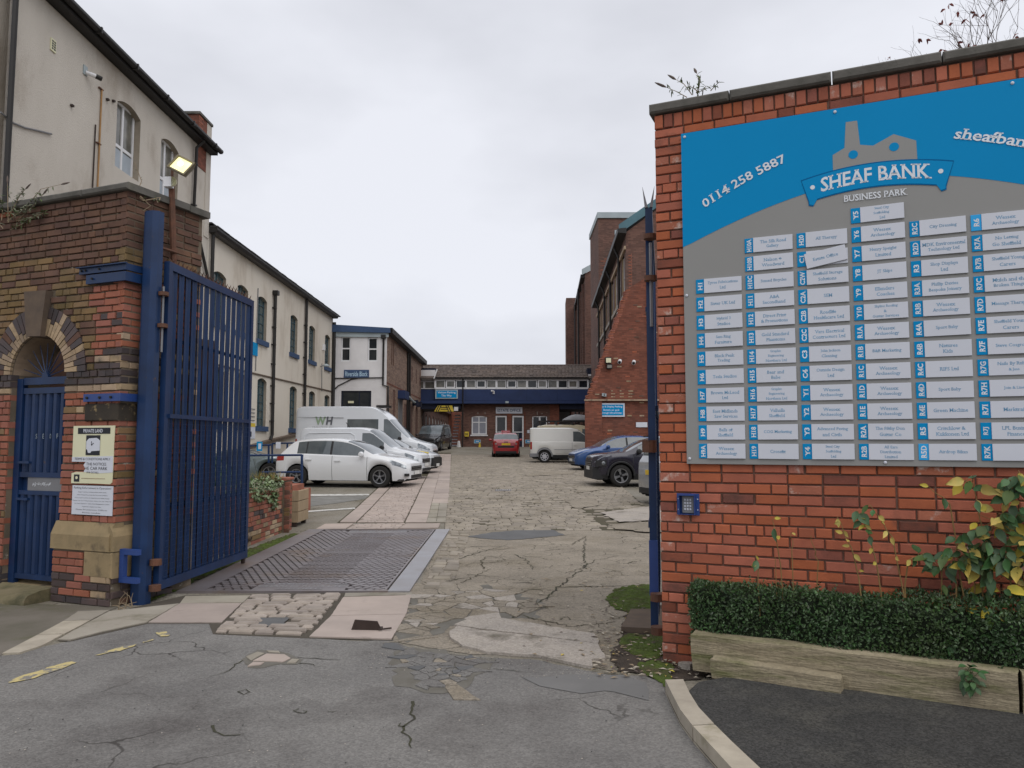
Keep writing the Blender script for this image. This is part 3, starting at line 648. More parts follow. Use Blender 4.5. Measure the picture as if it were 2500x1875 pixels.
def setts(name, parent, quad, nrow, ln, mat, h, gap, seed, skip=None, cap=300, stuff=None, dome=.35, jit=.1, base=.004):
    """rows of setts across quad = NL, NR, FR, FL (world xy)"""
    rr = random.Random(seed); rest = MB(); n = 0; lst = []
    for r in range(nrow):
        t0, t1 = r / nrow, (r + 1) / nrow; a = bil(quad, 0, t0); b = bil(quad, 1, t0); wd = sqrt((a[0] - b[0]) ** 2 + (a[1] - b[1]) ** 2); dp = sqrt((bil(quad, 0, t1)[0] - a[0]) ** 2 + (bil(quad, 0, t1)[1] - a[1]) ** 2)
        s = -rr.uniform(0, 1) * ln / wd
        while s < 1:
            l = ln * rr.uniform(.65, 1.3) / wd; s0, s1 = max(0, s), min(1, s + l); s += l
            if (s1 - s0) * wd < ln * .3: continue
            q = [bil(quad, *k) for k in ((s0, t0), (s1, t0), (s1, t1), (s0, t1))]
            c = bil(quad, (s0 + s1) / 2, (t0 + t1) / 2)
            if skip and skip(*c): continue
            g = gap * rr.uniform(.7, 1.4)
            ea = Vector((q[1][0] - q[0][0], q[1][1] - q[0][1])).normalized() * g; eb = Vector((q[3][0] - q[0][0], q[3][1] - q[0][1])).normalized() * g
            q = [Vector(q[0]) + ea + eb, Vector(q[1]) - ea + eb, Vector(q[2]) - ea - eb, Vector(q[3]) + ea - eb]
            q = [p + Vector((rr.uniform(-1, 1), rr.uniform(-1, 1))) * gap * jit * 3 for p in q]
            lst.append((c, q, h * rr.uniform(.75, 1.2), dp))
    lst.sort(key=lambda k: k[0][1])
    for i, (c, q, hh, dp) in enumerate(lst):
        mb = MB() if i < cap else rest; n = len(mb.v); cx, cy = c
        ins = min(.03, dp * .18)
        o = [(p.x, p.y, G(p.x, p.y) - .01) for p in q]; m_ = [(p.x, p.y, G(p.x, p.y) + base + hh * (1 - dome)) for p in q]
        tp = []
        for p in q:
            d = Vector((cx - p.x, cy - p.y)); l = d.length; e_ = p + d * min(.4, ins * 1.4 / l); tp.append((e_.x, e_.y, G(e_.x, e_.y) + base + hh))
        mb.v += o + m_ + tp
        for k in range(2):
            for a in range(4): b = (a + 1) % 4; mb.f.append((n + 4 * k + a, n + 4 * k + b, n + 4 * k + 4 + b, n + 4 * k + 4 + a)); mb.m.append(0)
        mb.f.append((n + 8, n + 9, n + 10, n + 11)); mb.m.append(0)
        if i < cap: mb.build(name, mat, parent, fix=False)
    if rest.v: o = rest.build(stuff or name + '_paving', mat, parent, fix=False); o['kind'] = 'stuff'
hole = P2((617, 1534), (690, 1534), (702, 1512), (632, 1512)); hx0 = min(p[0] for p in hole); hx1 = max(p[0] for p in hole); hy0 = min(p[1] for p in hole); hy1 = max(p[1] for p in hole)
setts('sett', paving, P2((520, 1548), (754, 1556), (837, 1454), (610, 1457)), 17, .25, m_sett, .030, .013, 5, skip=lambda x, y: hx0 < x < hx1 and hy0 < y < hy1, dome=.45)
sheet('tarmac_patch', hole, .018, m_patch, paving, rough=.02)
# ---- weighbridge
wbq = P2((413, 1451), (1015, 1447), (1090, 1293), (759, 1298))
wx = Vector(wbq[1]) - Vector(wbq[0]); c0 = (Vector(wbq[0]) + Vector(wbq[1])) / 2; c1 = (Vector(wbq[2]) + Vector(wbq[3])) / 2
wfr = Fr(c0.x, c0.y, atan2((c1 - c0).y, (c1 - c0).x) - pi / 2, 0); WL = (c1 - c0).length; WW = (wx.length + (Vector(wbq[2]) - Vector(wbq[3])).length) / 2
print('weighbridge', WL, WW)
wb = thing('weighbridge', 'cast iron weighbridge plate with lattice slots and raised lettering in the gateway floor', 'weighbridge', wfr)
def wz(x, y, dz): p = wfr.w(x, y, 0); return G(p.x, p.y) + dz
def wslab(mb, poly, z0, z1): return mb.slab(densify(poly, .7), lambda x, y: wz(x, y, z0), lambda x, y: wz(x, y, z1))
hw = WW / 2; bl, br_ = .30, .27; ix0, ix1 = -hw + bl, hw - br_
wslab(MB(), [(ix0, 0.06), (ix1, 0.06), (ix1, WL - .06), (ix0, WL - .06)], .004, .008).build('pit_floor', m_pit, wb)
for nm, pl in (('side_plate', [(-hw, 0), (ix0 - .012, 0), (ix0 - .012, WL), (-hw, WL)]), ('side_plate', [(ix1 + .03, 0), (hw, 0), (hw, WL), (ix1 + .03, WL)]), ('edge_rail', [(ix0 - .011, 0), (ix1 + .029, 0), (ix1 + .029, .05), (ix0 - .011, .05)]), ('edge_rail', [(ix0 - .011, WL - .05), (ix1 + .029, WL - .05), (ix1 + .029, WL), (ix0 - .011, WL)]), ('edge_rail', [(ix1 - .02, .055), (ix1 + .005, .055), (ix1 + .005, WL - .055), (ix1 - .02, WL - .055)])):
    wslab(MB(), pl, -.02, .028).build(nm, m_iron_l if pl[1][0] > 0 and nm == 'side_plate' else m_iron, wb)
mid = WL / 2
bars = [((ix0, mid), (ix1, mid), .06)]
for y0, s in ((0.06, 1), (mid, -1), (mid, 1), (WL - .06, -1)):
    bars += [((ix0, y0), (ix0 + .62, y0 + s * .52), .05), ((ix1, y0), (ix1 - .62, y0 + s * .52), .05)]
for p, q, wd in bars:
    d = (Vector(q) - Vector(p)).normalized(); nn = Vector((-d.y, d.x)) * wd / 2; p, q = Vector(p), Vector(q)
    wslab(MB(), [tuple(p - nn), tuple(q - nn), tuple(q + nn), tuple(p + nn)], .005, .0265).build('cross_rib', m_iron, wb)
mb = MB(); px_, py_ = .098, .105
txtbox = lambda x, y: abs(x - (ix0 + ix1) / 2) < .52 and (y < .52 or WL - .52 < y)
ny = int((WL - .12) / py_)
for r in range(ny):
    y = .06 + (r + .5) * py_
    nx = int((ix1 - ix0) / px_)
    for k in range(nx):
        x = ix0 + (k + (.5 if r % 2 else 0.0)) * px_ + .03
        if txtbox(x, y) or x > ix1 - .03: continue
        xm = (x - (ix0 + ix1) / 2)
        if abs(xm) < .34:      # wavy middle
            sh = .022 * sin(x * 60 + r); q = [(x - .052, y + sh - .030), (x + .052, y - sh - .030), (x + .052, y - sh + .022), (x - .052, y + sh + .022)]
        else:
            sk = .014 if xm > 0 else -.014
            q = [(x - .046, y - .012 - sk * .6), (x, y - .058), (x + .046, y - .012 + sk * .6), (x + .046, y + .016 + sk * .6), (x, y + .058), (x - .046, y + .016 - sk * .6)]
        mb.slab(q, lambda a, b: wz(a, b, .006), lambda a, b: wz(a, b, .024))
g_ = mb.build('grating', m_iron, wb, fix=False); g_['kind'] = 'stuff'
for yb, sgn in ((.30, 1), (WL - .30, 1)):
    wslab(MB(), [((ix0 + ix1) / 2 - .52, yb - .21), ((ix0 + ix1) / 2 + .52, yb - .21), ((ix0 + ix1) / 2 + .52, yb + .21), ((ix0 + ix1) / 2 - .52, yb + .21)], .005, .016).build('name_panel', m_iron, wb)
    for i, tx in enumerate(('TO WEIGH 20 TONS', 'CHARLES ROSS LTD', 'SHEFFIELD')):
        mb = MB(); text_fit(mb, tx, (ix0 + ix1) / 2, yb + .13 - .13 * i, None, .085, 0, False, .03, maxw=1.0)
        mb.v = [(x, z, wz(x, z, .0215)) for x, y, z in mb.v]
        o = mb.build('lettering', m_iron_l, wb, fix=False)
# metal gate stop on the slab
p = gnd(893, 1543); st = thing('gate_stop', 'rusty iron gate stop standing on the pink flagstone', 'gate stop', loc=(p.x, p.y, .018), rz=-.08)
mb = MB(); mb.prism([(-.13, 0), (.14, 0), (.10, .075), (-.10, .085)], 0, .012); mb.build('stop_plate', m_rustdark, st)
mb = MB(); mb.box(-.12, .0125, 0, .13, .09, .012); mb.tube([(.12, -.03, .012), (.22, .03, .014)], .008, 6); mb.build('foot_plate', m_rustdark, st)

# ---- paved strip of slabs and granite setts through the yard
def line_at(a, b, y):
    pa, pb = gnd(*a), gnd(*b); t = (y - pa.y) / (pb.y - pa.y); return pa.x + (pb.x - pa.x) * t
LA = ((829, 1277), (923, 1190.5)); LB = ((869, 1277), (952, 1189)); RA = ((988, 1278.6), (1043.6, 1162.8)); RB = ((1031.6, 1278.6), (1050.8, 1230)); RC = ((1054, 1278), (1078.5, 1230))
pa, pb = gnd(829, 1277), gnd(1078, 1230); y_st = pa.y
sx = [line_at(*l, y_st) for l in (LA, LB, RA)]; sx.append(sx[2] + .42); sx.append(sx[3] + .42)
p1, p2 = gnd(988, 1278.6), gnd(1043.6, 1162.8); sd = (p2.x - p1.x) / (p2.y - p1.y)
print('strip', y_st, sx, sd, gnd(1043.6, 1162.8), gnd(923, 1190), gnd(1078.5, 1230))
strip = structure(sheet('paved_strip', [(sx[0] - .05, y_st - .02), (sx[4], y_st - .02), (sx[4] + sd * 38, y_st + 38), (sx[0] - .05 + sd * 38, y_st + 38)], .0045, m_joint_y))
def rowslabs(x0, x1, ya, yb, ln, mat, seed):
    rr = random.Random(seed); y = ya
    while y < yb:
        l = ln * rr.uniform(.8, 1.25); y2 = min(yb, y + l); o0, o1 = sd * (y - y_st), sd * (y2 - y_st)
        c = shrink([(x0 + o0, y), (x1 + o0, y), (x1 + o1, y2), (x0 + o1, y2)], .012)
        MB().slab(wobble(c, .004, rr), gz(-.01), gz(.02 + rr.uniform(-.003, .004))).build('flagstone', mat, strip); y = y2
rowslabs(sx[0], sx[1], y_st, y_st + 13, 1.1, m_flag, 1)
rowslabs(sx[2], sx[3], y_st, y_st + 36, 1.2, m_flag, 2)
rowslabs(sx[3], sx[4], gnd(1078, 1230).y, y_st + 36, 1.2, m_flag, 3)
for i in (0, 1): rowslabs(sx[3] + i * .19, sx[3] + .19 + i * .19, y_st, gnd(1078, 1230).y, .8, m_flag2, 4 + i)
setts('sett', strip, [(sx[1] + .02, y_st), (sx[2] - .02, y_st), (sx[2] - .02 + sd * 13, y_st + 13), (sx[1] + .02 + sd * 13, y_st + 13)], 118, .19, m_flag, .022, .006, 8, cap=150, stuff='sett_paving')
for pl in (((770, 1294), (793, 1281), (864, 1280), (844, 1293)), ((973, 1292), (992, 1280), (1076, 1279.5), (1070, 1291))): flag(pl, m_flag, .02, parent=strip)
setts('sett', strip, P2((846, 1294), (972, 1292), (990, 1280), (866, 1281)), 6, .2, m_flag, .02, .006, 9, cap=60)
# ---- yard setts
yq = [(sx[4] + .02 + .0, 13.9), (3.0, 13.9), (4.4, 50), (sx[4] + .02 + sd * 35, 50)]
def yskip(x, y):
    if y < 17.5 and x > 1.6 - (y - 13.9) * .0: return R.random() < .75
    return R.random() < .05
yb_ = structure(sheet('sett_bed', yq, .0047, m_joint_y))
setts('sett', yb_, yq, 215, .25, m_sett_y, .022, .009, 12, skip=yskip, cap=300, stuff='sett_paving', dome=.65, jit=.07, base=.001)
setts('sett', apron, P2((1030, 1440), (1105, 1440), (1150, 1300), (1095, 1296)), 26, .2, m_sett_y, .018, .009, 14, skip=lambda x, y: R.random() < .25, dome=.5, jit=.2)
# ---- parking bay lines
for pl in (((747, 1207.5), (900, 1206.5), (902, 1210), (747, 1212)), ((742, 1186), (925, 1187), (925, 1188.5), (742, 1188)), ((745, 1248), (866, 1240), (868, 1243), (744, 1251.5))):
    sheet('bay_line', P2(*pl), .009, m_white_line, terr, rough=.01)
sheet('concrete_edge', P2((748, 1213), (900, 1211), (892, 1218), (830, 1228), (745, 1238)), .0065, M('rough_grey_concrete', (.23, .225, .21), .92, col2=(.15, .145, .13), vs=3, var=1., bump=1., bs=40), terr, rough=.02)
# drain cover
p = gnd(1228, 1199); dr = thing('drain_grate', 'small iron drain grate set among the yard setts', 'drain', loc=(p.x, p.y, p.z + .018))
mb = MB(); 
for i in range(7): mb.box(-.2 + i * .062, -.2, 0, -.175 + i * .062, .2, .02)
mb.box(-.22, -.23, 0, .24, -.2, .02); mb.box(-.22, .2, 0, .24, .23, .02); mb.build('bars', m_iron_l, dr)
# ---- kerb stones, right
kl = [(1623, 1660), (1640, 1697), (1660, 1735), (1690, 1773), (1722, 1810), (1790, 1882)]; kr = [(1668, 1659), (1684, 1692), (1708, 1730), (1745, 1770), (1790, 1812), (1866, 1886)]
A = P2z(*kl); B = P2z(*kr)
kb = structure(sheet('kerb', A + B[::-1], .02, m_joint))
segs = [(0, 3), (3, 5)]
for a, b in segs:
    poly = A[a:b + 1] + B[a:b + 1][::-1]
    MB().slab(shrink(poly, .008), -.02, .095).build('kerbstone', m_kerb, kb)
A2 = [A[-1], (A[-1][0] + .75, A[-1][1] - .62), (A[-1][0] + 2.2, A[-1][1] - 1.6)]; B2 = [B[-1], (B[-1][0] + .72, B[-1][1] - .52), (B[-1][0] + 2.2, B[-1][1] - 1.4)]
for k in range(2): MB().slab(shrink([A2[k], A2[k + 1], B2[k + 1], B2[k]], .008), -.02, .095).build('kerbstone', m_kerb, kb)
# stone block and pieces of litter by the right wall
blk = MB().slab(shrink(P2((1540, 1500), (1625, 1500), (1630, 1552), (1516, 1546)), .005), -.02, .055).build('stone_block', m_keyst); tagit(blk, 'flat brown stone slab on the moss beside the right gate', 'stone slab')
rr = random.Random(4); mb = MB()
for i in range(420):
    if i < 260: u, v = rr.uniform(1440, 1640), rr.uniform(1480, 1660)
    elif i < 320: u, v = rr.uniform(1620, 1760), rr.uniform(1610, 1665)
    else: u, v = rr.uniform(1260, 1560), rr.uniform(1380, 1620)
    p = gnd(u, v); a = rr.uniform(0, 6.3); l = rr.uniform(.012, .035); h = rr.uniform(.014, .03)
    d = Vector((cos(a), sin(a), 0)) * l; n_ = Vector((-sin(a), cos(a), 0)) * l * rr.uniform(.3, .6)
    q = Vector((p.x, p.y, p.z + h)); mb.face([q - d, q - n_ + Vector((0, 0, .006)), q + d, q + n_ + Vector((0, 0, .004))], rr.choice((0, 0, 1, 1, 1, 2) if i % 4 == 0 else (0, 1, 3)))
lit = mb.build('fallen_leaves', [m_dry, m_kerb, m_leaf[3], m_stem], fix=False); lit['kind'] = 'stuff'
mb = MB(); rr = random.Random(8)
for i in range(500):
    u, v = rr.choice(((rr.uniform(1260, 1480), rr.uniform(1600, 1660)), (rr.uniform(1380, 1600), rr.uniform(1380, 1500)), (rr.uniform(900, 1250), rr.uniform(1590, 1640)), (rr.uniform(0, 1600), rr.uniform(1640, 1875))))
    p = gnd(u, v); s = rr.uniform(.002, .006); z = p.z + .009
    mb.face([(p.x - s, p.y - s * .6, z), (p.x + s * .8, p.y - s * .8, z), (p.x + s, p.y + s * .5, z + s * .3), (p.x - s * .4, p.y + s, z + s * .4)], rr.choice((0, 0, 1)))
o = mb.build('grit', [m_conc, m_asph_dark], fix=False); o['kind'] = 'stuff'
p = gnd(1677, 1635); tagit(MB().slab(blob_poly((p.x, p.y), .06, .04, seed=3, n=9), 0, .05).build('loose_stone', m_conc), 'pale loose stone on the soil by the sleeper end', 'stone')
# ================================================================== RIGHT GATE WALL AND DIRECTORY SIGN
FW = Fr(1.13, 5.86, radians(-24))
BK = {k: brick_mesh('brick_' + k, m, .075, .012) for k, m in dict(orange=m_brick, sooty=m_brick2, salty=m_brick3, dark=m_bk_dark, moss=m_bk_moss, red=m_bk_red, blue=m_bk_blue, buff=m_bk_buff).items()}
rw = thing('gate_wall', 'tall orange brick wall carrying the big blue and grey directory sign', 'wall', FW)
MB().box(0.008, .012, -.3, 6.2, .34, 4.245).build('mortar_core', m_mort, rw)
rk = random.Random(77)
def keepR(a, b, c, d):
    if a > .28 and c < 2.86 and b > 1.56 and d < 3.98: return None
    r = rk.random(); edge = c < .3 or d > 3.9
    if r < (.22 if edge else .06): return 'salty'
    if r > (.90 if d > .5 else .72): return 'sooty'
    return 'orange'
bl_ = courses(0, 5.2, 0, 4.125, keepR, hgt=.075, ln=.232, joint=.010, header_every=6, seed=3)
x = 0.0; rr = random.Random(2)
while x < 5.2:
    bl_.append((x + .005, 4.128, x + .070, 4.236, rk.choice(('orange', 'orange', 'orange', 'sooty', 'salty')), .006 + rr.uniform(-.003, .004), .1)); x += .0755
lay_bricks(rw, bl_, BK, FW, 300)
# end face of the wall, toward the gateway
rr = random.Random(12)
for i in range(55):
    z = .004 + i * .075; y = .03
    k = 2 if i % 2 else 1
    for j in range(k): put('brick', BK['orange'], rw, (-.004, .32 - (j + 0) * .29 / k, z), (0, 0, -pi / 2), (.29 / k - .01, .05, .066)) if i < 55 else None
x = -.035
for l in (.62, .72, .70, .78, .74, .7, .72, .75, .7):
    mb = MB(); mb.cbox(x + .004, -.045, 4.247, x + l - .004, .40, 4.325 + rr.uniform(-.004, .004), .014)
    mb.build('coping_stone', m_cope, rw); x += l

# ---- directory sign
S0, S1, Z0, Z1 = .217, 2.90, 1.49, 4.045
sg = thing('directory_sign', 'large blue and grey business park sign board with rows of white name plates', 'sign', FW)
yb = -.032
MB().cbox(S0, yb, Z0, S1, -.008, Z1, .002).build('backing_board', m_signgrey, sg)
cx_ = 1.56
def wave(x):
    t = (x - .23) / (cx_ - .23) if x < cx_ else (2 * cx_ - .23 - x) / (cx_ - .23)
    return 3.148 + .335 * (1 - (1 - max(0, t)) ** 1.7) + .03 * max(0, t)
n = 40; mb = MB()
xs_ = [S0 + (S1 - S0) * i / n for i in range(n + 1)]
mb.grid([[(x, yb - .0015, wave(x)) for x in xs_], [(x, yb - .0015, Z1) for x in xs_]]); mb.build('blue_field', m_signblue, sg)
y2 = yb - .003
mb = MB()
mb.face([(x, y2, z) for x, z in [(1.294, 3.50), (1.83, 3.50), (1.826, 3.725), (1.689, 3.793), (1.558, 3.732), (1.475, 3.752), (1.462, 3.93), (1.388, 3.932), (1.374, 3.745), (1.295, 3.705)]]); mb.build('mill_emblem', m_signgrey, sg)
for c in ((1.429, 3.688), (1.689, 3.702)):
    mb = MB(); mb.face([(c[0] + .031 * cos(2 * pi * k / 24), y2 - .0015, c[1] + .031 * sin(2 * pi * k / 24)) for k in range(24)]); mb.build('emblem_window', m_signblue, sg)
arc = lambda x: -.062 * ((x - cx_) / .48) ** 2
ox = [1.083 + (2.041 - 1.083) * i / 24 for i in range(25)]
mb = MB()
mb.grid([[(1.13 + (1.99 - 1.13) * i / 24, yb - .0045, 3.442 + arc(x) * .9) for i, x in enumerate(ox)], [(x, yb - .0045, 3.603 + arc(x)) for x in ox]])
mb.face([(x, yb - .0044, z) for x, z in ((1.13, 3.40), (1.13, 3.365), (1.16, 3.355), (1.185, 3.40))]); mb.face([(x, yb - .0044, z) for x, z in ((1.99, 3.40), (1.99, 3.365), (1.96, 3.355), (1.935, 3.40))])
o = mb.build('ribbon', m_signblue, sg); mb.v = [(x + (x - cx_) * .012, y + .0008, z - .009 + (.018 if z > 3.5 else 0)) for x, y, z in mb.v]; mb.build('ribbon_shadow_line', M('deep_sign_blue', (.0, .135, .34), .6, spec=.1), sg)
mb = MB(); text_fit(mb, 'SHEAF BANK', cx_, 3.515, .70, .105, yb - .006, True, .018, warp=lambda x, z: (x, z + arc(x) * .95 + .012))
for s in (-1, 1): mb.face([(cx_ + s * .405 + .016 * cos(2 * pi * k / 16), yb - .006, 3.487 + .016 * sin(2 * pi * k / 16)) for k in range(16)])
o = mb.build('lettering', m_letter, sg, fix=False)
mb = MB(); text_fit(mb, 'BUSINESS PARK', cx_, 3.375, .40, .048, yb - .006, True, .02); mb.build('lettering', m_letter, sg, fix=False)
def curve_text(txt, xa, za, xb, zb, h, bow, upto=None):
    mb = MB(); ang = atan2(zb - za, xb - xa); ln = sqrt((xb - xa) ** 2 + (zb - za) ** 2)
    def wp(x, z):
        t = x / ln; q = bow * 4 * t * (1 - t); z2 = z + q; return xa + x * cos(ang) - z2 * sin(ang), za + x * sin(ang) + z2 * cos(ang)
    text_fit(mb, txt, ln / 2, 0, ln, h, yb - .006, True, .016, warp=wp); return mb.build('lettering', m_letter, sg, fix=False)
curve_text('0114 258 5887', .375, 3.462, .975, 3.735, .068, .018)
curve_text('sheafbank.co.uk', 2.06, 3.735, 2.80, 3.46, .075, .02)
for c in ((.245, 4.015), (1.32, 4.02), (2.4, 4.02), (.24, 2.77), (.24, 1.53), (1.56, 1.515), (2.6, 1.515)):
    mb = MB(); mb.lathe([(.011, 0), (.011, .004), (.006, .008), (0, .009)], (c[0], yb - .002, c[1]), 'y', 10); mb.v = [(a, 2 * (yb - .002) - b, z) if b > yb - .002 else (a, b, z) for a, b, z in mb.v]; mb.build('fixing_screw', m_whitepl, sg)
cols = [
 [('H1', 'Tyree Fabrications\nLtd'), ('H2', 'Sister UK Ltd'), ('H3', 'Hybrid 3\nStudios'), ('H4', 'Sam Ring\nFurniture'), ('H5', 'Black Peak\nTrading'), ('H6', 'Tesla Studios'), ('H7', 'Brown McLeod\nLtd'), ('H8', 'East Midlands\nSaw Services'), ('H9', 'Balls of\nSheffield'), ('H9A', 'Wessex\nArchaeology')],
 [('H10A', 'The Silk Road\nGallery'), ('H10B', 'Nelson +\nWoodward'), ('H10C', 'Sussed Bicycles'), ('H11', 'A&A\nSecondhand'), ('H12', 'Direct Print\n& Promotions'), ('H13', 'Gold Standard\nPhantoms'), ('H14', 'Graphic\nEngineering\nNorthern Ltd'), ('H15', 'Bear and\nBabe'), ('H16', 'Graphic\nEngineering\nNorthern Ltd'), ('H17', 'Valhalla\nSheffield'), ('H18', 'COG Marketing'), ('H19', 'Crossfit')],
 [('H20', 'All Therapy'), ('C1', 'Estate Office'), ('C2W', 'Sheffield Storage\nSolutions'), ('C2A', 'SEM'), ('C2B', 'Roadlife\nHealthcare Ltd'), ('C2C', 'Vars Electrical\nContractors Ltd'), ('C3', 'John Jackson\nCleaning'), ('C4', 'Outside Design\nLtd'), ('Y1', 'Wessex\nArchaeology'), ('Y2', 'Wessex\nArchaeology'), ('Y3', 'Advanced Paving\nand Civils'), ('Y4', 'Steel City\nScaffolding\nLtd')],
 [('Y5', 'Steel City\nScaffolding\nLtd'), ('Y6', 'Wessex\nArchaeology'), ('Y7', 'Henry Speight\nLimited'), ('Y8', 'JT Skips'), ('Y9', 'Ellenders\nCoaches'), ('Y10', 'Skyline Roofing\n&\nGutter Services'), ('R1A', 'Wessex\nArchaeology'), ('R1B', 'B&B Marketing'), ('R1C', 'Wessex\nArchaeology'), ('R1D', 'Wessex\nArchaeology'), ('R1E', 'Wessex\nArchaeology'), ('R2A', 'The Filthy Don\nGuitar Co'), ('R2B', 'All Ears\nDistribution\nLimited')],
 [('R2C', 'City Dressing'), ('R2D', 'MDK Enviromental\nTechnology Ltd'), ('R3', 'Shop Displays\nLtd'), ('R3A', 'Phillip Davies\nBespoke Joinery'), ('R3B', 'Wessex\nArchaeology'), ('R4A', 'Sport Baby'), ('R4B', 'Natures\nKids'), ('R4C', 'RIFS Ltd'), ('R4D', 'Sport Baby'), ('R4E', 'Green Machine'), ('R5', 'Critchlow &\nKukkonen Ltd'), ('R5D', 'Airdrop Bikes')],
 [('R6', 'Wessex\nArchaeology'), ('R7A', 'No Letting\nGo Sheffield'), ('R7B', 'Sheffield Young\nCarers'), ('R7C', 'Mulch and the\nBroken Things'), ('R7D', 'Massage Therapy'), ('R7E', 'Sheffield Young\nCarers'), ('R7F', 'Steve Cosgrove'), ('R7G', 'Nails By Ruby\n& Jess'), ('R7H', 'Join & Line'), ('R7I', 'Marktrails'), ('R7J', 'LPL Business\nFinance'), ('R7K', '')]]
PH, PW, TW, PIT = .1085, .274, .061, .1381
plate_me = MB().cbox(0, 0, 0, PW, .007, PH, .001).mesh('name_plate', m_whitepl, fix=True)
tab_me = MB().cbox(0, 0, 0, TW, .005, PH, .001).mesh('code_tab', m_signblue, fix=True); tab_l = MB().cbox(0, 0, 0, TW, .005, PH, .001).mesh('code_tab_bright', m_signblue_l, fix=True)
rr = random.Random(17)
for ci, col in enumerate(cols):
    x0 = .311 + ci * .3630
    for ri, (code, txt) in enumerate(col[::-1]):
        z0 = 1.533 + ri * PIT
        tb = put('code_tab', tab_l if code in ('R6', 'R5D') else tab_me, sg, (x0, yb - .006, z0))
        mb = MB(); text_fit(mb, code, TW * .52, PH / 2, None, .034, -.0008, True, .03, rot=pi / 2)
        xs2 = [v[2] for v in mb.v]; ext = max(xs2) - min(xs2)
        k = min(1, PH * .9 / ext); k2 = 1.15 if ext < PH * .6 else 1
        mb.v = [(a if True else a, b, PH / 2 + (c - PH / 2) * k * k2) for a, b, c in mb.v]
        mb.build('lettering', m_letter, tb, fix=False)
        tilt = rr.uniform(-.006, .006); off = 0
        if code == 'C1':
            put('name_plate', plate_me, sg, (x0 + TW, yb - .008, z0)); tilt, off = .17, -.008
        pl = put('name_plate', plate_me, sg, (x0 + TW + (.004 if off else 0), yb - .010 + off - rr.uniform(0, .004), z0 - (.022 if off else 0)), (rr.uniform(-.01, .01), -tilt, rr.uniform(-.012, .012)))
        if txt:
            mb = MB(); lines = txt.split('\n'); hh = .027 if len(lines) < 3 else .0215; stp = .038 if len(lines) < 3 else .033
            for li, ln in enumerate(lines):
                text_fit(mb, ln, PW / 2 + rr.uniform(-.004, .004), PH / 2 + stp * ((len(lines) - 1) / 2 - li), None, hh if any(c in 'gpyj' for c in ln) else hh * .85, -.0008, True, .004, maxw=PW * .93)
            mb.build('lettering', m_ink_grey, pl, fix=False)
# ---- keypad
kx0, kz0, kx1, kz1 = .134, 1.108, .302, 1.268
kp = thing('entry_keypad', 'steel keypad in a blue metal hood on the orange brick wall', 'keypad', FW)
mb = MB(); mb.box(kx0, -.014, kz0, kx1, -.009, kz1); mb.box(kx0 + .025, -.075, kz0 + .005, kx0 + .03, -.014, kz1 - .012); mb.box(kx1 - .03, -.075, kz0 + .005, kx1 - .025, -.014, kz1 - .012)
mb.prism([(kx0 + .025, kz1 - .012), (kx1 - .025, kz1 - .012), (kx1 - .025, kz1 - .005), (kx0 + .025, kz1 - .005)], -.085, -.0135); mb.box(kx0 + .03, -.05, kz0 + .005, kx1 - .03, -.014, kz0 + .010)
o = mb.build('hood', m_blue2, kp)
MB().box(kx0 + .045, -.035, kz0 + .018, kx1 - .04, -.0145, kz1 - .02).build('keypad_plate', m_grey, kp)
for r in range(4):
    for c in range(3):
        X, Z = kx0 + .058 + c * .0205, kz0 + .037 + r * .0235
        o = MB().cbox(X, -.040, Z, X + .014, -.0352, Z + .015, .002).build('button', m_whitepl, kp)
for X, Z in ((kx0 + .012, kz0 + .04), (kx0 + .012, kz1 - .04), (kx1 - .012, kz0 + .04), (kx1 - .012, kz1 - .04)):
    MB().box(X - .004, -.018, Z - .004, X + .004, -.0142, Z + .004).build('bolt', m_whitepl, kp)

# ---- timber sleepers and hedge bed
def sleeper(x0, x1, z0, h, y0, d, lab, tilt=0.0, seed=0):
    mb = MB(); rr = random.Random(seed); n = 14; rows = []
    for i in range(n + 1):
        x = x0 + (x1 - x0) * i / n; j = lambda: rr.uniform(-.004, .004); zz = z0 + tilt * (x - x0)
        rows.append([(x + (rr.uniform(-.01, .01) if i in (0, n) else 0), y, z) for y, z in ((y0 + j(), zz), (y0 + j(), zz + h * .5 + j()), (y0 + .006 + j(), zz + h - .012 + j()), (y0 + .025, zz + h + j()), (y0 + d - .02, zz + h + j()), (y0 + d, zz + h - .02), (y0 + d, zz))])
    mb.grid(rows); mb.face(rows[0][::-1]); mb.face(rows[-1]); mb.face([r[0] for r in rows][::-1] + [r[-1] for r in rows])
    o = mb.build('timber_sleeper', m_wood, None, True, sharp=35); o.location = FSL.o; o.rotation_euler = (0, 0, FSL.a); return tagit(o, lab, 'sleeper', 'timber sleepers edging the hedge bed')
slp0 = gndz(1690, 1627, .08); slp1 = gndz(2500, 1742, .08)
FSL = Fr(slp0.x, slp0.y, atan2(slp1.y - slp0.y, slp1.x - slp0.x), .075)
print('sleeper', slp0, slp1, FSL.a)
sleeper(0, 1.93, -.02, .255, 0, .13, 'long weathered timber sleeper retaining the hedge, knotted and stained green', 0, 1)
sleeper(1.945, 4.2, -.02, .25, .0, .13, 'weathered timber sleeper continuing the hedge edge beyond the small weed', 0, 2)
sl3 = sleeper(.16, .98, -.02, .135, -.115, .11, 'short low timber sleeper lying on the tarmac before the long one', -.02, 3)
mb = MB(); mb.slab([tuple(FSL.w(x, y, 0).xy) for x, y in ((0.0, .12), (4.2, .12), (4.2, .78), (0.0, .48))], -.02, .20)
tagit(mb.build('planting_bed', m_soil), kind='structure')
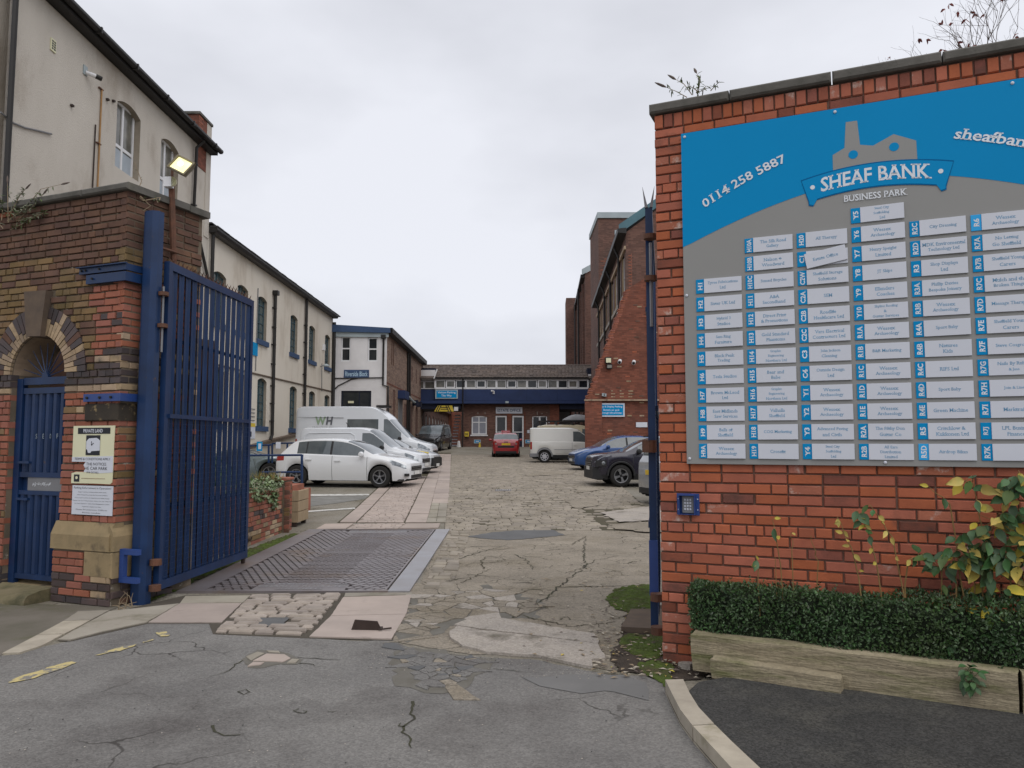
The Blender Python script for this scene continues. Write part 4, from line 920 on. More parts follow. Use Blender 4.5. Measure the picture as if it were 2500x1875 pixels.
# ================================================================== LEFT GATE WALL, ARCHED DOORWAY, GATES
FL = Fr(-4.041, 7.81, radians(-22))
lw = thing('gateway_wall', 'old sooty brick wall with an arched doorway and stone plinth beside the blue gate', 'wall', FL)
AX, AZ, AR, VO = -1.235, 2.40, .43, .74       # arch centre, springing height, opening radius, outer radius
DX0, DX1 = AX - AR, AX + AR
WT = .46                                      # wall thickness
# mortar core with the opening
mb = MB()
def core(x0, x1, z0, z1): mb.box(x0, .012, z0, x1, WT, z1)
core(-3.4, DX0, -.2, AZ); core(DX1, -.004, -.2, AZ); core(-3.4, -.004, AZ + AR, 4.30)
n = 14
arcp = [(AX + AR * cos(pi * k / n), AZ + AR * sin(pi * k / n)) for k in range(n + 1)]
mb.prism(arcp[:n // 2 + 1] + [(AX, AZ + AR - .0001 + .001), (-.004, AZ + AR), (-.004, AZ)], .012, WT)
mb.prism(arcp[n // 2:] + [(-3.4, AZ), (-3.4, AZ + AR), (AX, AZ + AR + .001)], .012, WT)
mb.build('mortar_core', m_mort_l, lw)
mb = MB(); mb.grid([[(x, y, z) for x, z in [(AX + (AR - .004) * cos(pi * k / 20), AZ + (AR - .004) * sin(pi * k / 20)) for k in range(21)]] for y in (.02, WT)]); mb.build('arch_soffit', m_bk_buff, lw)
# pier side core (wall returns back from the corner)
MB().box(-.45, WT - .1, -.2, -.008, 1.05, 4.30).build('pier_core', m_mort_l, lw)
rr = random.Random(5)
def pick(x, z):
    r = rr.random()
    if 2.245 < z < 2.40: return 'blue'
    if 2.17 < z <= 2.245: return 'buff'
    if z < .285: return 'blue' if r < .7 else 'dark'
    if z <= 2.17: return 'red' if r < .9 else ('moss' if r < .99 else 'buff')
    if x > -.46 and z < 3.36:
        if z < 2.66: return 'red' if x < -.3 else ('blue' if r < .4 else 'buff')
        return 'red' if r < .85 else ('blue' if r < .95 else 'buff')
    if z > 3.72: return 'dark' if r < .97 else 'red'
    if z > 3.42: return 'dark' if r < .5 else 'moss'
    return 'moss' if r < .85 else 'dark'
PIL = (-.83, .03)     # plinth extent
def keepL(a, b, c, d):
    xm, zm = (a + c) / 2, (b + d) / 2
    if zm < AZ and DX0 - .0 < xm < DX1:
        if a < DX0 - .03: return [(a, b, DX0, d, pick(a, zm))]
        if c > DX1 + .03: return [(DX1, b, c, d, pick(c, zm))]
        return None
    if zm < AZ and a < DX1 < c: a = DX1
    if zm < AZ and a < DX0 < c: c = DX0
    # outside of the voussoir ring
    if zm > AZ:
        h = zm - AZ
        if h < VO:
            e_ = sqrt(max(0, VO * VO - h * h)) + .008
            if AX - e_ < a and c < AX + e_: return None
            if a < AX - e_ < c: c = AX - e_
            elif a < AX + e_ < c: a = AX + e_
            if c - a < .03: return None
        if AX - .2 < xm < AX + .2 and zm < 3.30 and zm > 3.1:
            if a < AX - .2: c = AX - .2
            elif c > AX + .2: a = AX + .2
            else: return None
            if c - a < .03: return None
    if -.47 < xm < .01 and 1.87 < zm < 2.06: return None      # burnt stone
    if PIL[0] < xm < PIL[1] and zm < .82: return None
    return [(a, b, c, d, pick(xm, zm))]
bl_ = courses(-3.4, 0, 0, 4.29, keepL, hgt=.0755, ln=.232, joint=.013, header_every=3, seed=8, jit=.006, pr=.010)
lay_bricks(lw, bl_, BK, FL, 300)
# side of the pier facing the gateway
rr2 = random.Random(21)
for i in range(57):
    z = .006 + i * .0755
    if 1.87 < z < 2.06 or z < .8: continue
    y = -.005 if i % 2 else .105
    if i % 2 == 0: put('brick', BK[pick(-.05, z)], lw, (.004, -.004, z), (0, 0, pi / 2), (.10, .08, .062))
    while y < .98:
        l = min(.225, 1.055 - y); k = pick(-.05, z + .03)
        if z > 3.0 and y < .3 and rr2.random() < .3: l = .11
        if l < .05: break
        put('brick', BK[k], lw, (rr2.uniform(-.002, .010) * (1.5 if z > 3.2 else 1), y, z), (0, 0, pi / 2), (l - .012, .09, .062)); y += l
# voussoirs: radial bricks, alternate lengths of dark and buff
nv = 30
for k in range(nv):
    a0, a1 = pi * k / nv, pi * (k + 1) / nv
    if abs((a0 + a1) / 2 - pi / 2) < .17: continue
    sp = AR + (VO - AR) * rr2.choice((.22, .35, .45, .6)); g = .0045
    for r0, r1, kinds in ((AR, sp - g, ('buff', 'buff', 'buff', 'buff')), (sp + g, VO, ('blue', 'blue', 'dark', 'blue'))):
        if k % 6 == 3: kinds = ('buff', 'buff', 'buff')
        def pt(r, a, gg): return (AX + r * cos(a) - gg * sin(a), AZ + r * sin(a) + gg * cos(a))
        poly = [pt(r0, a0, g), pt(r1, a0, g), pt(r1, a1, -g), pt(r0, a1, -g)]
        m_ = BK[rr2.choice(kinds)].materials[0]
        MB().prism(poly, -.014 - rr2.uniform(0, .005), .10).build('voussoir', m_, lw)
MB().prism([(AX - .115, AZ + AR - .02), (AX + .105, AZ + AR - .03), (AX + .165, 3.30), (AX - .185, 3.31)], -.075, .2).build('keystone', m_keyst, lw)
# plinth: chamfered stone, block, bricks
mb = MB(); px0, px1 = PIL; e_ = .07
prof = [(-e_, .55), (-e_, .70), (-e_ + .02, .745), (-.012, .83), (.1, .83)]
mb.grid([[(x, y, z) for y, z in prof] for x in (px0, px1 - .02)]); mb.face([(px1 - .02, y, z) for y, z in prof] + [(px1 - .02, .1, .55)]); mb.face([(px0, y, z) for y, z in prof][::-1] + [(px0, .1, .55)])
mb.face([(px0, -e_, .55), (px0, .1, .55), (px1, .1, .55), (px1, -e_, .55)][::-1])
mb.build('plinth_stone', m_stone, lw)
mb = MB(); mb.prism([(-.018, .55), (.055, .55), (.055, .70), (.035, .75), (-.018, .82)], -.055, .60); mb.build('plinth_stone', m_stone, lw)
MB().cbox(-.345, -.066, .285, .05, .30, .542, .012).build('plinth_block', m_stone, lw); MB().box(.0, .31, .285, .048, .6, .54).build('plinth_block', m_stone, lw)
MB().cbox(-.465, -.03, 1.875, .012, .35, 2.055, .01).build('burnt_stone', m_stone_b, lw)
MB().box(px0 + .015, -.04, -.05, px1, .1, .55).build('plinth_core', m_mort_l, lw); MB().box(-.02, .1, -.05, .038, .62, .55).build('plinth_core', m_mort_l, lw)
for i in range(7):
    z = .008 + i * .0755; x = px0 + .02 - (.11 if i % 2 else 0)
    xe = -.35 if z > .27 else px1
    while x < xe - .02:
        a, b = max(x, px0 + .02), min(x + .225, xe)
        kind = 'red' if z > .27 else ('blue' if rr2.random() < .75 else ('red' if rr2.random() < .6 else 'buff'))
        if i == 0: kind = 'blue'
        if b - a > .03: put('brick', BK[kind], lw, (a + .005, -.058 - rr2.uniform(0, .008), z), None, (b - a - .011, .08, .064))
        x += .225
    y = -.05 if i % 2 else .06
    while y < .6 and z < .27:
        put('brick', BK[rr2.choice(('blue', 'dark', 'blue'))], lw, (px1 + .02, y + .005, z), (0, 0, pi / 2), (.214, .08, .064)); y += .225
# copings
for x0, x1, nm in ((-3.4, -2.2, 0), (-2.2, -1.35, 1), (-1.35, -.62, 2), (-.62, .06, 3)):
    mb = MB(); mb.cbox(x0 + .003, -.065, 4.293 + rr2.uniform(-.003, .003), x1 - .003, WT + .06, 4.372 + rr2.uniform(-.004, .004), .016); mb.build('coping_stone', m_cope, lw)
MB().cbox(-.5, WT + .065, 4.295, .07, .78, 4.37, .014).build('coping_stone', m_cope, lw); MB().cbox(-.5, .786, 4.29, .065, 1.1, 4.365, .014).build('coping_stone', m_cope, lw)
# worn stone step
mb = MB(); rows = []
for i in range(17):
    x = DX0 - .75 + (PIL[0] - .005 - DX0 + .75) * i / 16; sag = .045 * sin(pi * max(0, min(1, (x - DX0 + .15) / .85)))
    rows.append([(x, y, z) for y, z in ((-.34 + .015 * sin(i * 1.7), -.05), (-.335 + .015 * sin(i * 1.7), .05 - sag * .5), (-.29, .095 - sag), (-.15, .125 - sag), (-.01, .13 - sag * .5), (.02, .13), (.02, -.05))])
mb.grid(rows); mb.face(rows[-1]); mb.face(rows[0][::-1])
o = mb.build('doorstep', M('worn_mossy_step', (.20, .165, .10), .92, col2=(.12, .105, .05), vs=3, var=1., bump=.8, bs=60, dirt=(.07, .065, .035), ds=2.5, dlo=.5, dhi=.68), lw, True, sharp=60)
MB().box(DX0 - .2, .0, -.05, DX1, WT + .3, .118).build('threshold', m_stone, lw)
# passage behind the door: dark back court wall
bkw = thing('court_wall', 'dark brick wall of the narrow court behind the arched doorway', 'wall', FL)
MB().box(-2.6, 1.9, -.2, -.75, 2.1, 3.0).build('wall_face', m_bk_dark, bkw); MB().box(-2.6, .5, -.2, -2.4, 1.89, 3.2).build('side_face', m_bk_dark, bkw)
MB().box(-1.5, 1.75, 2.55, -.8, 1.89, 2.6).build('ledge', m_white, bkw)
# ---- pedestrian gate in the arch
pg = thing('pedestrian_gate', 'narrow navy metal gate of vertical bars with a sunburst top in the brick arch', 'gate', FL)
gy = .10; gx0, gx1, gzb, gzt = DX0 + .03, DX1 - .015, .17, 2.34
mb = MB(); mb.box(gx0 - .02, gy - .03, gzb - .06, gx0 + .07, gy + .03, gzt + .02); mb.build('gate_stile', m_blue, pg)
for z0, z1, nm in ((gzt - .05, gzt + .03, 'top_rail'), (gzt - .15, gzt - .085, 'rail'), (1.27, 1.325, 'rail'), (1.08, 1.125, 'rail'), (gzb, gzb + .055, 'bottom_rail')):
    MB().box(gx0 + .071, gy - .022, z0, gx1, gy + .022, z1).build(nm, m_blue, pg)
for x in (1.42, 1.02):
    MB().box(gx0 + .072, gy - .05, x, gx0 + .25, gy - .03, x + .025).build('hinge_strap', m_blue, pg)
nb = 7
for k in range(nb):
    xb = gx0 + .12 + (gx1 - gx0 - .14) * k / (nb - 1)
    for za, zb in ((1.326, gzt - .151), (gzb + .056, 1.079)):
        mb = MB(); w_ = .041; mb.v = []; 
        pr = [(-w_, .018), (-w_ * .55, -.014), (w_ * .55, -.014), (w_, .018), (w_ * .9, .022), (w_ * .5, -.008), (-w_ * .5, -.008), (-w_ * .9, .022)]
        mb.grid([[(xb + a, gy + b, z) for a, b in pr] for z in (za, zb)], 0, True); mb.build('pale', m_blue, pg)
MB().box(gx0 + .071, gy + .026, gzb, gx1, gy + .03, gzt - .1).build('back_sheet', m_blue, pg)
MB().box(gx0 + .2, gy - .012, 1.126, gx1, gy + .01, 1.269).build('letter_plate', m_grey, pg)
mb = MB(); c = (AX - .0, gy, gzt + .03); mb.lathe([(.05, -.02), (.05, .02), (0, .02)], c, 'y', 16); mb.lathe([(0, -.02), (.05, -.02)], c, 'y', 16); mb.build('hub', m_blue, pg)
for k in range(9):
    a = radians(15 + 150 * k / 8); l = AR - .05
    MB().tube([(c[0] + .04 * cos(a), gy, c[2] + .04 * sin(a)), (c[0] + l * cos(a), gy, c[2] + l * sin(a))], .007, 6, .003).build('ray_bar', m_blue, pg)
mb = MB(); rr = random.Random(3)
for t, (X, Z) in zip('SEOFU', ((-1.33, 1.72), (-1.22, 1.72), (-1.11, 1.72), (-1.0, 1.72), (-.87, 1.72))): text_fit(mb, t, X, Z, .022, .05, gy - .0155, False, -.012)
mb.build('chalk_letters', m_ltgrey, pg, fix=False)
mb = MB(); MBx = [(-.885, 1.33), (-.86, 1.33), (-.855, 1.60), (-.875, 1.60)]; mb.prism(MBx, gy - .018, gy - .0165); mb.build('sticker', m_whitepl, pg)
mb = MB()
for k in range(26): mb.bar((gx0 + .28 + k * .011, gy - .0135, 1.17 + .03 * rr.random()), (gx0 + .29 + k * .011, gy - .0135, 1.19 + .03 * rr.random()), .003, .003, (0, 1, 0))
mb.build('scribble', m_letter, pg, fix=False)['kind'] = 'stuff'
# ---- notices
nt1 = thing('parking_notice', 'torn pale yellow PRIVATE LAND parking notice on the brick gate pier', 'notice', FL)
nx0, nx1, nz0, nz1 = -.625, -.03, 1.225, 1.825; ny = -.020
W_, H_ = nx1 - nx0, nz1 - nz0
q = lambda s, t: (nx0 + W_ * s, nz1 - H_ * t)
MB().prism([q(0, 0), q(1, 0), q(.99, .30), q(.995, .6), q(.985, .97), q(.94, 1), q(.55, .995), q(.0, 1), q(.0, .825), q(.12, .80), q(.3, .805), q(.33, .74), q(.29, .68), q(.34, .625), q(0, .625)], ny, -.012).build('board', m_cream_pl, nt1)
MB().prism([q(.0, .545), q(.99, .52), q(.995, .80), q(.64, .82), q(.3, .80), q(.33, .74), q(.29, .68), q(.34, .624), q(0, .624)], ny - .002, ny - .0005).build('white_band', m_whitepl, nt1)
MB().prism([q(.12, .035), q(.90, .035), q(.90, .14), q(.12, .14)], ny - .003, ny - .001).build('title_band', m_dark_ink, nt1)
mb = MB(); text_fit(mb, 'PRIVATE LAND', *q(.49, .088), W_ * .47, .037, ny - .004, False, .02); mb.build('lettering', m_whitepl, nt1, fix=False)
MB().prism([q(.33, .165), q(.67, .165), q(.67, .51), q(.33, .51)], ny - .003, ny - .001).build('picture_panel', m_dark_ink, nt1)
MB().prism([q(.34, .27), q(.40, .22), q(.58, .21), q(.64, .235), q(.67, .26), q(.67, .43), q(.47, .44), q(.45, .47), q(.39, .47), q(.37, .42), q(.34, .40)], ny - .0045, ny - .0032).build('pictogram', m_whitepl, nt1)
mb = MB(); mb.bar((*q(.47, .27)[:1], ny - .0055, q(.47, .27)[1]), (q(.47, .34)[0], ny - .0055, q(.47, .34)[1]), .006, .004, (0, 1, 0)); mb.bar((q(.47, .34)[0], ny - .0055, q(.47, .34)[1]), (q(.52, .30)[0], ny - .0055, q(.52, .30)[1]), .006, .004, (0, 1, 0)); mb.build('pictogram_marks', m_dark_ink, nt1)
for t, s, tt, wd, h in (('TERMS & CONDITIONS APPLY', .5, .575, .86, .024), ('THE NOTICES', .60, .66, .48, .029), ('HE CAR PARK', .60, .735, .54, .032), ('FOR DETAILS', .52, .805, .28, .018)):
    mb = MB(); text_fit(mb, t, *q(s, tt), W_ * wd, h, ny - .004, False, -.004); mb.build('lettering', m_dark_ink, nt1, fix=False)
MB().prism([q(.07, .845), q(.20, .845), q(.20, .97), q(.07, .97)], ny - .003, ny - .001).build('operator_emblem', m_dark_ink, nt1)
mb = MB(); mb.face([(q(.135, .90)[0] + .018 * cos(k * pi / 8), ny - .0036, q(.135, .90)[1] + .016 * sin(k * pi / 8)) for k in range(16)]); mb.build('emblem_mark', m_cream_pl, nt1)
mb = MB(); mb.box(q(.25, 0)[0], ny - .002, q(0, .915)[1], q(.82, 0)[0], ny - .001, q(0, .905)[1]); mb.build('printed_rule', m_wood2, nt1)
nt2 = thing('enforcement_notice', 'white Parking Enforcement in Operation notice below the torn yellow one', 'notice', FL)
nx0, nx1, nz0, nz1 = -.60, -.022, .905, 1.205; W_, H_ = nx1 - nx0, nz1 - nz0
MB().box(nx0, -.021, nz0, nx1, -.013, nz1).build('board', m_whitepl, nt2)
mb = MB(); text_fit(mb, 'Parking Enforcement in Operation!', *q(.5, .09), W_ * .92, .028, -.0218, False, .0); mb.build('lettering', m_dark_ink, nt2, fix=False)
mb = MB()
for i, (t, wd) in enumerate((('Images of vehicles including vehicle number plates', .70), ('will be obtained if you breach the Terms and Conditions', .75), ('of the car park to pursue the keeper/driver for Parking Charges', .86), ('Please see our full privacy notice on our website', .95), ('Car Park Operator - Bank Park Management Limited', .86), ('Registered in England and Wales', .46), ('Data Protection Officer', .78), ('Phone number', .45))):
    text_fit(mb, t, *q(.5, .225 + i * .1), W_ * wd, .0125, -.0218, False, .0)
mb.build('lettering', m_dark_ink, nt2, fix=False)
# ---- blue gate post with brackets
gp = thing('gate_post', 'tall navy steel gate post bolted to the old brick pier', 'gate post', loc=(-3.80, 7.93, 0), rz=radians(-16))
PH_ = 4.10
MB().prism([(0, 0), (1, 0), (1, 1)], 0, 1)
mb = MB(); sec = [(-.10, -.045), (-.07, -.045), (-.07, -.065), (.02, -.065), (.07, -.025), (.07, .05), (-.10, .05)]
mb.grid([[(x, y, z) for x, y in sec] for z in (-.05, PH_)], 0, True); mb.face([(x, y, PH_) for x, y in sec])
mb.build('post', m_blue, gp)
br = thing('wall_bracket', 'upper blue steel bracket of two bars bent round the corner of the brick pier', 'bracket', FL, 'steel brackets holding the gate post')
mb = MB(); mb.box(-.60, -.055, 3.435, .045, -.012, 3.505); mb.box(.046, -.055, 3.435, .075, .32, 3.505); mb.build('bar', m_blue, br)
mb = MB(); mb.box(-.50, -.05, 3.325, .045, -.012, 3.42); mb.box(.046, -.05, 3.325, .07, .32, 3.42); mb.box(-.62, -.085, 3.4975, .1, -.056, 3.508); mb.build('flange', m_blue, br)
for x in (-.56, -.5, -.40, -.3): MB().lathe([(0, -.07), (.011, -.07), (.011, -.054)], (x, 0, 3.47 if x != -.4 else 3.375), 'y', 8).build('bolt', m_black, br)
br2 = thing('wall_bracket', 'lower flat blue steel band bolted round the brick pier above the burnt stone', 'bracket', FL, 'steel brackets holding the gate post')
mb = MB(); mb.box(-.46, -.052, 2.075, .045, -.032, 2.155); mb.box(.046, -.052, 2.075, .068, .32, 2.155); mb.build('band', m_blue2, br2)
for x in (-.40, -.22, -.06): MB().lathe([(0, -.068), (.013, -.068), (.013, -.052)], (x, 0, 2.115), 'y', 8).build('bolt', m_black, br2)
br3 = thing('wall_bracket', 'short blue steel strap low on the pier holding the foot of the post', 'bracket', FL, 'steel brackets holding the gate post')
MB().box(.06, .02, .52, .30, .07, .575).box(.06, .02, .24, .30, .07, .295).box(.06, .02, .296, .115, .07, .519).build('strap', m_blue2, br3)

# ---- gate leaves
def gate_leaf(name, label, fr, ln, z0, z1, nb, flip=1, group='pair of tall blue entrance gates', detail=True):
    t = thing(name, label, 'gate', fr, group)
    fr_ = .075; th = .03
    MB().box(0, -th, z0, fr_, th, z1).build('hinge_stile', m_blue, t); MB().box(ln - fr_, -th, z0, ln, th, z1).build('end_stile', m_blue, t)
    MB().box(fr_, -th, z1 - .085, ln - fr_, th, z1).build('top_rail', m_blue, t); MB().box(fr_, -th, z0, ln - fr_, th, z0 + .09).build('bottom_rail', m_blue, t)
    zm = 1.93
    MB().box(fr_, -.055, zm - .02, ln - fr_, -.031, zm + .025).build('middle_rail', m_blue, t); MB().box(fr_, .012, .95, ln - fr_, .04, 1.0).build('back_rail', m_blue, t); MB().box(fr_, .012, 2.75, ln - fr_, .04, 2.79).build('back_rail', m_blue, t)
    pit = (ln - 2 * fr_) / nb
    pr = [(-.056, -.014), (-.025, .008), (.025, .008), (.056, -.014), (.052, -.018), (.024, .003), (-.024, .003), (-.052, -.018)]
    me = MB().grid([[(a, b, z) for a, b in pr] for z in (z0 + .091, z1 - .086)], 0, True).mesh('pale', m_blue, fix=True)
    for k in range(nb): put('pale', me, t, (fr_ + pit * (k + .5), 0, 0))
    mb = MB()
    z = z0 + .12
    while z < zm - .03: mb.bar((fr_, -.035, z), (ln - fr_, -.035, z), .004, .004); z += .062
    x = fr_ + .06
    while x < ln - fr_: mb.bar((x, -.039, z0 + .09), (x, -.039, zm - .02), .003, .003, (1, 0, 0)); x += .075
    mb.build('wire_mesh', m_blue, t, fix=False)['kind'] = 'stuff'
    mb = MB(); k = int(ln / .05); rr = random.Random(9)
    mb.box(.08, -.012, z1 + .0005, ln - .03, .012, z1 + .012)
    for i in range(k):
        x = .1 + (ln - .14) * i / k; h = .085 + rr.uniform(-.01, .01); s = .035 if i % 2 else -.035
        mb.face([(x - .014, -.004, z1 + .01), (x + .014, -.004, z1 + .01), (x + s, -.012 if i % 2 else .03, z1 + h)]); mb.face([(x + .014, .004, z1 + .01), (x - .014, .004, z1 + .01), (x + s, -.012 if i % 2 else .03, z1 + h)])
    mb.build('spike_strip', m_rust, t, fix=False)
    for z in (3.22, 2.88) if detail else (3.35, 3.0):
        MB().lathe([(0, -.02), (.055, -.02), (.055, .02), (0, .02)], (-.07, -.01, z), 'z', 14).box(-.07, -.03, z - .018, .0, .01, z + .018).build('hinge', m_rust, t)
    MB().tube([(-.07, -.01, 2.6), (-.07, -.01, 3.3)], .012, 8).build('hinge_pin', m_grey, t)
    for z in (.42, .16): MB().lathe([(0, -.03), (.06, -.03), (.06, .03), (0, .03)], (-.07, -.03, z), 'z', 14).box(-.07, -.05, z - .025, .0, -.01, z + .025).build('hinge', m_rust, t)
    MB().box(ln - .09, -.02, z0 - .09, ln - .04, .02, z0 - .001).build('drop_bolt', m_rustdark, t)
    return t
gA = Vector((-3.70, 8.02)); gB = Vector((-3.575, 10.32))
FG = Fr(gA.x, gA.y, atan2(gB.y - gA.y, gB.x - gA.x))
lgate = gate_leaf('entrance_gate', 'big navy barred gate leaf standing open beside the weighbridge', FG, (gB - gA).length, .12, 3.59, 14)
# right leaf, folded back behind the sign wall and seen on its edge
a = at(1592, 1100, 6.25); b = at(1600, 1100, 8.55)
FG2 = Fr(a.x, a.y, atan2(b.y - a.y, b.x - a.x))
rgate = gate_leaf('entrance_gate', 'navy gate leaf seen edge on against the orange sign wall', FG2, (Vector((b.x, b.y)) - Vector((a.x, a.y))).length, .14, 3.62, 13, detail=False)
MB().box(-.03, -.035, .42, -.004, .035, .86).build('bolt_cover', m_blue2, rgate)
for z in (1.62,): MB().lathe([(0, -.05), (.06, -.05), (.06, .05), (0, .05)], (-.05, .02, z), 'z', 14).build('hinge', m_rust, rgate)
for s in (-1, 1): MB().tube([(-.0, s * .02, 3.62), (.0, s * .05, 3.80)], .018, 4, .001).build('spike', m_grey, rgate)

# ---- yard side wall behind the open gate and the planter
yw = thing('yard_side_wall', 'dark brick wall stepping down behind the open blue gate', 'wall', loc=(-4.25, 8.55, 0), rz=radians(90))
mb = MB(); mb.prism([(0, -.1), (2.9, -.1), (2.9, 1.0), (2.3, 1.0), (1.0, 2.6), (.2, 2.9), (.2, 4.0), (0, 4.0)], .012, .3); mb.build('wall_core', m_mort_l, yw)
rr = random.Random(31)
def keepY(a, b, c, d):
    x, z = (a + c) / 2, (b + d) / 2
    top = 4.0 if x < .2 else (2.9 - (x - .2) / .8 * .3 if x < 1 else (2.6 - (x - 1) / 1.3 * 1.6 if x < 2.3 else 1.0))
    return (rr.choice(('dark', 'dark', 'dark', 'moss')) if z < top - .03 else None)
lay_bricks(yw, courses(0, 2.9, 0, 4.0, keepY, seed=32), BK, Fr(-4.25, 8.55, radians(90)), 200)
pw0, pw1 = gnd(598, 1340), gnd(690, 1308)
FPW = Fr(-4.13, 11.2, radians(89.0))
pl_len = 14.05 - 11.2
pw = thing('planter_wall', 'low red brick planter wall with an end pier along the weighbridge', 'wall', FPW)
MB().box(0, .012, -.1, pl_len, .30, .86).box(pl_len - .42, -.04, -.1, pl_len, .34, .97).build('wall_core', m_mort_l, pw)
bl_ = courses(0, pl_len - .43, .02, .86, lambda a, b, c, d: rr.choice(('red', 'red', 'red', 'red', 'moss', 'blue', 'buff') if b > .2 else ('moss', 'red', 'buff')), seed=33, ln=.225, pr=.008)
for z in [.05 + i * .0755 for i in range(12)]:
    for x0, x1 in (((pl_len - .42, pl_len - .2), (pl_len - .2, pl_len)) if int(z / .0755) % 2 else ((pl_len - .42, pl_len - .31), (pl_len - .31, pl_len - .1), (pl_len - .1, pl_len))): bl_.append((x0 + .005, z, x1 - .005, z + .064, rr.choice(('red', 'red', 'red', 'dark')), .05, .1))
lay_bricks(pw, bl_, BK, FPW, 300)
for i in range(12):      # end of the pier, facing the yard
    for j in range(2): put('brick', BK[rr.choice(('red', 'red', 'dark'))], pw, (pl_len - .05 + .053, -.045 + .19 * j, .05 + i * .0755), (0, 0, pi / 2), (.18, .05, .064))
for j in range(3):        # face of the pier seen from the street
    for i in range(12): put('brick', BK[rr.choice(('red', 'red', 'dark', 'moss'))], pw, (pl_len - .428, .06 - .1 * 0 + (-.1), .05 + i * .0755), (0, 0, -pi / 2), (.0 + .09, .03, .064)) if j == 0 else None
MB().cbox(pl_len - .45, -.07, .972, pl_len + .03, .37, 1.02, .01).build('pier_cap', m_bk_red, pw)
for x, z in ((.35, .28), (.75, .16), (.55, .55)):
    MB().lathe([(.035, 0), (.05, 0), (.05, .03), (.035, .03), (.035, -.05)], (x, -.02, z), 'y', 14).build('weep_pipe', m_keyst, pw)
MB().box(0, .305, -.1, pl_len, 1.9, .80).build('soil_fill', m_soil, pw)
# timber box by the pier
tb = thing('timber_planter', 'pale timber planter box standing at the end of the brick planter', 'planter', loc=(-4.05, 14.75, G(-4, 14.75)), rz=radians(90))
for i in range(3): MB().cbox(-.35, -.04, .08 + i * .2, .35, .0, .27 + i * .2, .006).build('board', m_wood2, tb)
for i in range(3): MB().box(-.35, .001, .08 + i * .2, -.31, .45, .27 + i * .2).build('end_board', m_wood2, tb)
for x in (-.3, .3): MB().box(x - .04, .0, 0, x + .04, .08, .079).build('foot', m_rustdark, tb)
MB().box(-.3, .005, .1, .34, .44, .62).build('soil_fill', m_soil, tb)
lowp = thing('low_brick_pier', 'low brick pier behind the timber planter box', 'wall', loc=(-4.35, 15.5, 0), rz=radians(90))
MB().box(-.3, 0, -.1, .5, .3, .80).build('core', m_bk_red, lowp)
# ---- floodlight on a rusty pole
fp = at(455, 640, 8.35); ft = at(425, 430, 8.35)
fl = thing('floodlight', 'lit square floodlight on a rusty pole above the blue gate post', 'floodlight', loc=(0, 0, 0))
pb = Vector((-3.72, 8.28, 3.2)); pt_ = at(419, 455, 8.28)
MB().tube([pb, pt_], .035, 8).build('pole', m_rust, fl)
p2_ = at(421, 405, 8.28); MB().tube([pt_, p2_], .016, 8).build('stem', m_rust, fl)
TL_, TR_, BR_, BL_ = at(433, 377, 8.16), at(481, 401, 8.12), at(453, 434, 8.05), at(408, 411, 8.09)
c = (TL_ + TR_ + BR_ + BL_) / 4; rg = ((TR_ + BR_) - (TL_ + BL_)).normalized(); up = ((TL_ + TR_) - (BL_ + BR_)).normalized(); ax = rg.cross(up).normalized(); up = ax.cross(rg)
def fp3(a, b, d): return c + rg * a + up * b + ax * d
hwv, hhv = .11, .09
mb = MB(); mb.grid([[fp3(a * k, b * k, d) for a, b in ((-hwv, -hhv), (hwv, -hhv), (hwv, hhv), (-hwv, hhv))] for k, d in ((.45, -.10), (.8, -.06), (1.0, -.01), (1.08, .0), (1.08, .03), (.92, .032), (.90, .012))], 0, True); mb.face([fp3(a * .45, b * .45, -.10) for a, b in ((-hwv, -hhv), (hwv, -hhv), (hwv, hhv), (-hwv, hhv))])
mb.build('housing', M('bronze_housing', (.20, .17, .11), .5, .4, vs=6, var=.7), fl)
m_lamp = M('lit_lamp_glass', (.85, .85, .5), .3, col2=(.55, .52, .22), vs=14, var=1., emit=((1.0, .93, .45), .9)); m_hot = M('lamp_tube_glow', (1, 1, .8), .3, emit=((1., 1., .80), 5.0))
MB().face([fp3(a * .90, b * .90, .013) for a, b in ((-hwv, -hhv), (hwv, -hhv), (hwv, hhv), (-hwv, hhv))]).build('reflector_glass', m_lamp, fl)
MB().face([fp3(-.025 + .032 * cos(k * pi / 10), .015 + .030 * sin(k * pi / 10), .0145) for k in range(20)]).build('lamp_glow', m_hot, fl)
MB().bar(fp3(-hwv * .8, .02, -.05), fp3(-hwv * 1.6, .03, -.09), .05, .03).build('yoke', m_keyst, fl)
sp = at(418, 445, 8.2); MB().box(sp.x - .07, sp.y - .03, sp.z - .055, sp.x + .01, sp.y + .05, sp.z + .055).build('sensor_box', m_upvc, fl)
MB().lathe([(.055, 0), (.05, .03), (.03, .05), (0, .055)], (sp.x + .015, sp.y - .03, sp.z), 'y', 14).build('sensor_lens', m_cream_pl, fl)
MB().tube([pb + Vector((0, 0, .55)), (-3.80, 8.05, 3.75)], .018, 6).build('stay', m_rust, fl)
lmp = bpy.data.lights.new('floodlight_beam', 'AREA'); lmp.energy = 4; lmp.size = .2; lmp.color = (1, .95, .6)
lo = bpy.data.objects.new('floodlight_beam', lmp); COL.objects.link(lo); lo.location = fp3(0, 0, .08); lo.rotation_euler = (-ax).to_track_quat('Z', 'Y').to_euler() if False else ax.to_track_quat('-Z', 'Y').to_euler()
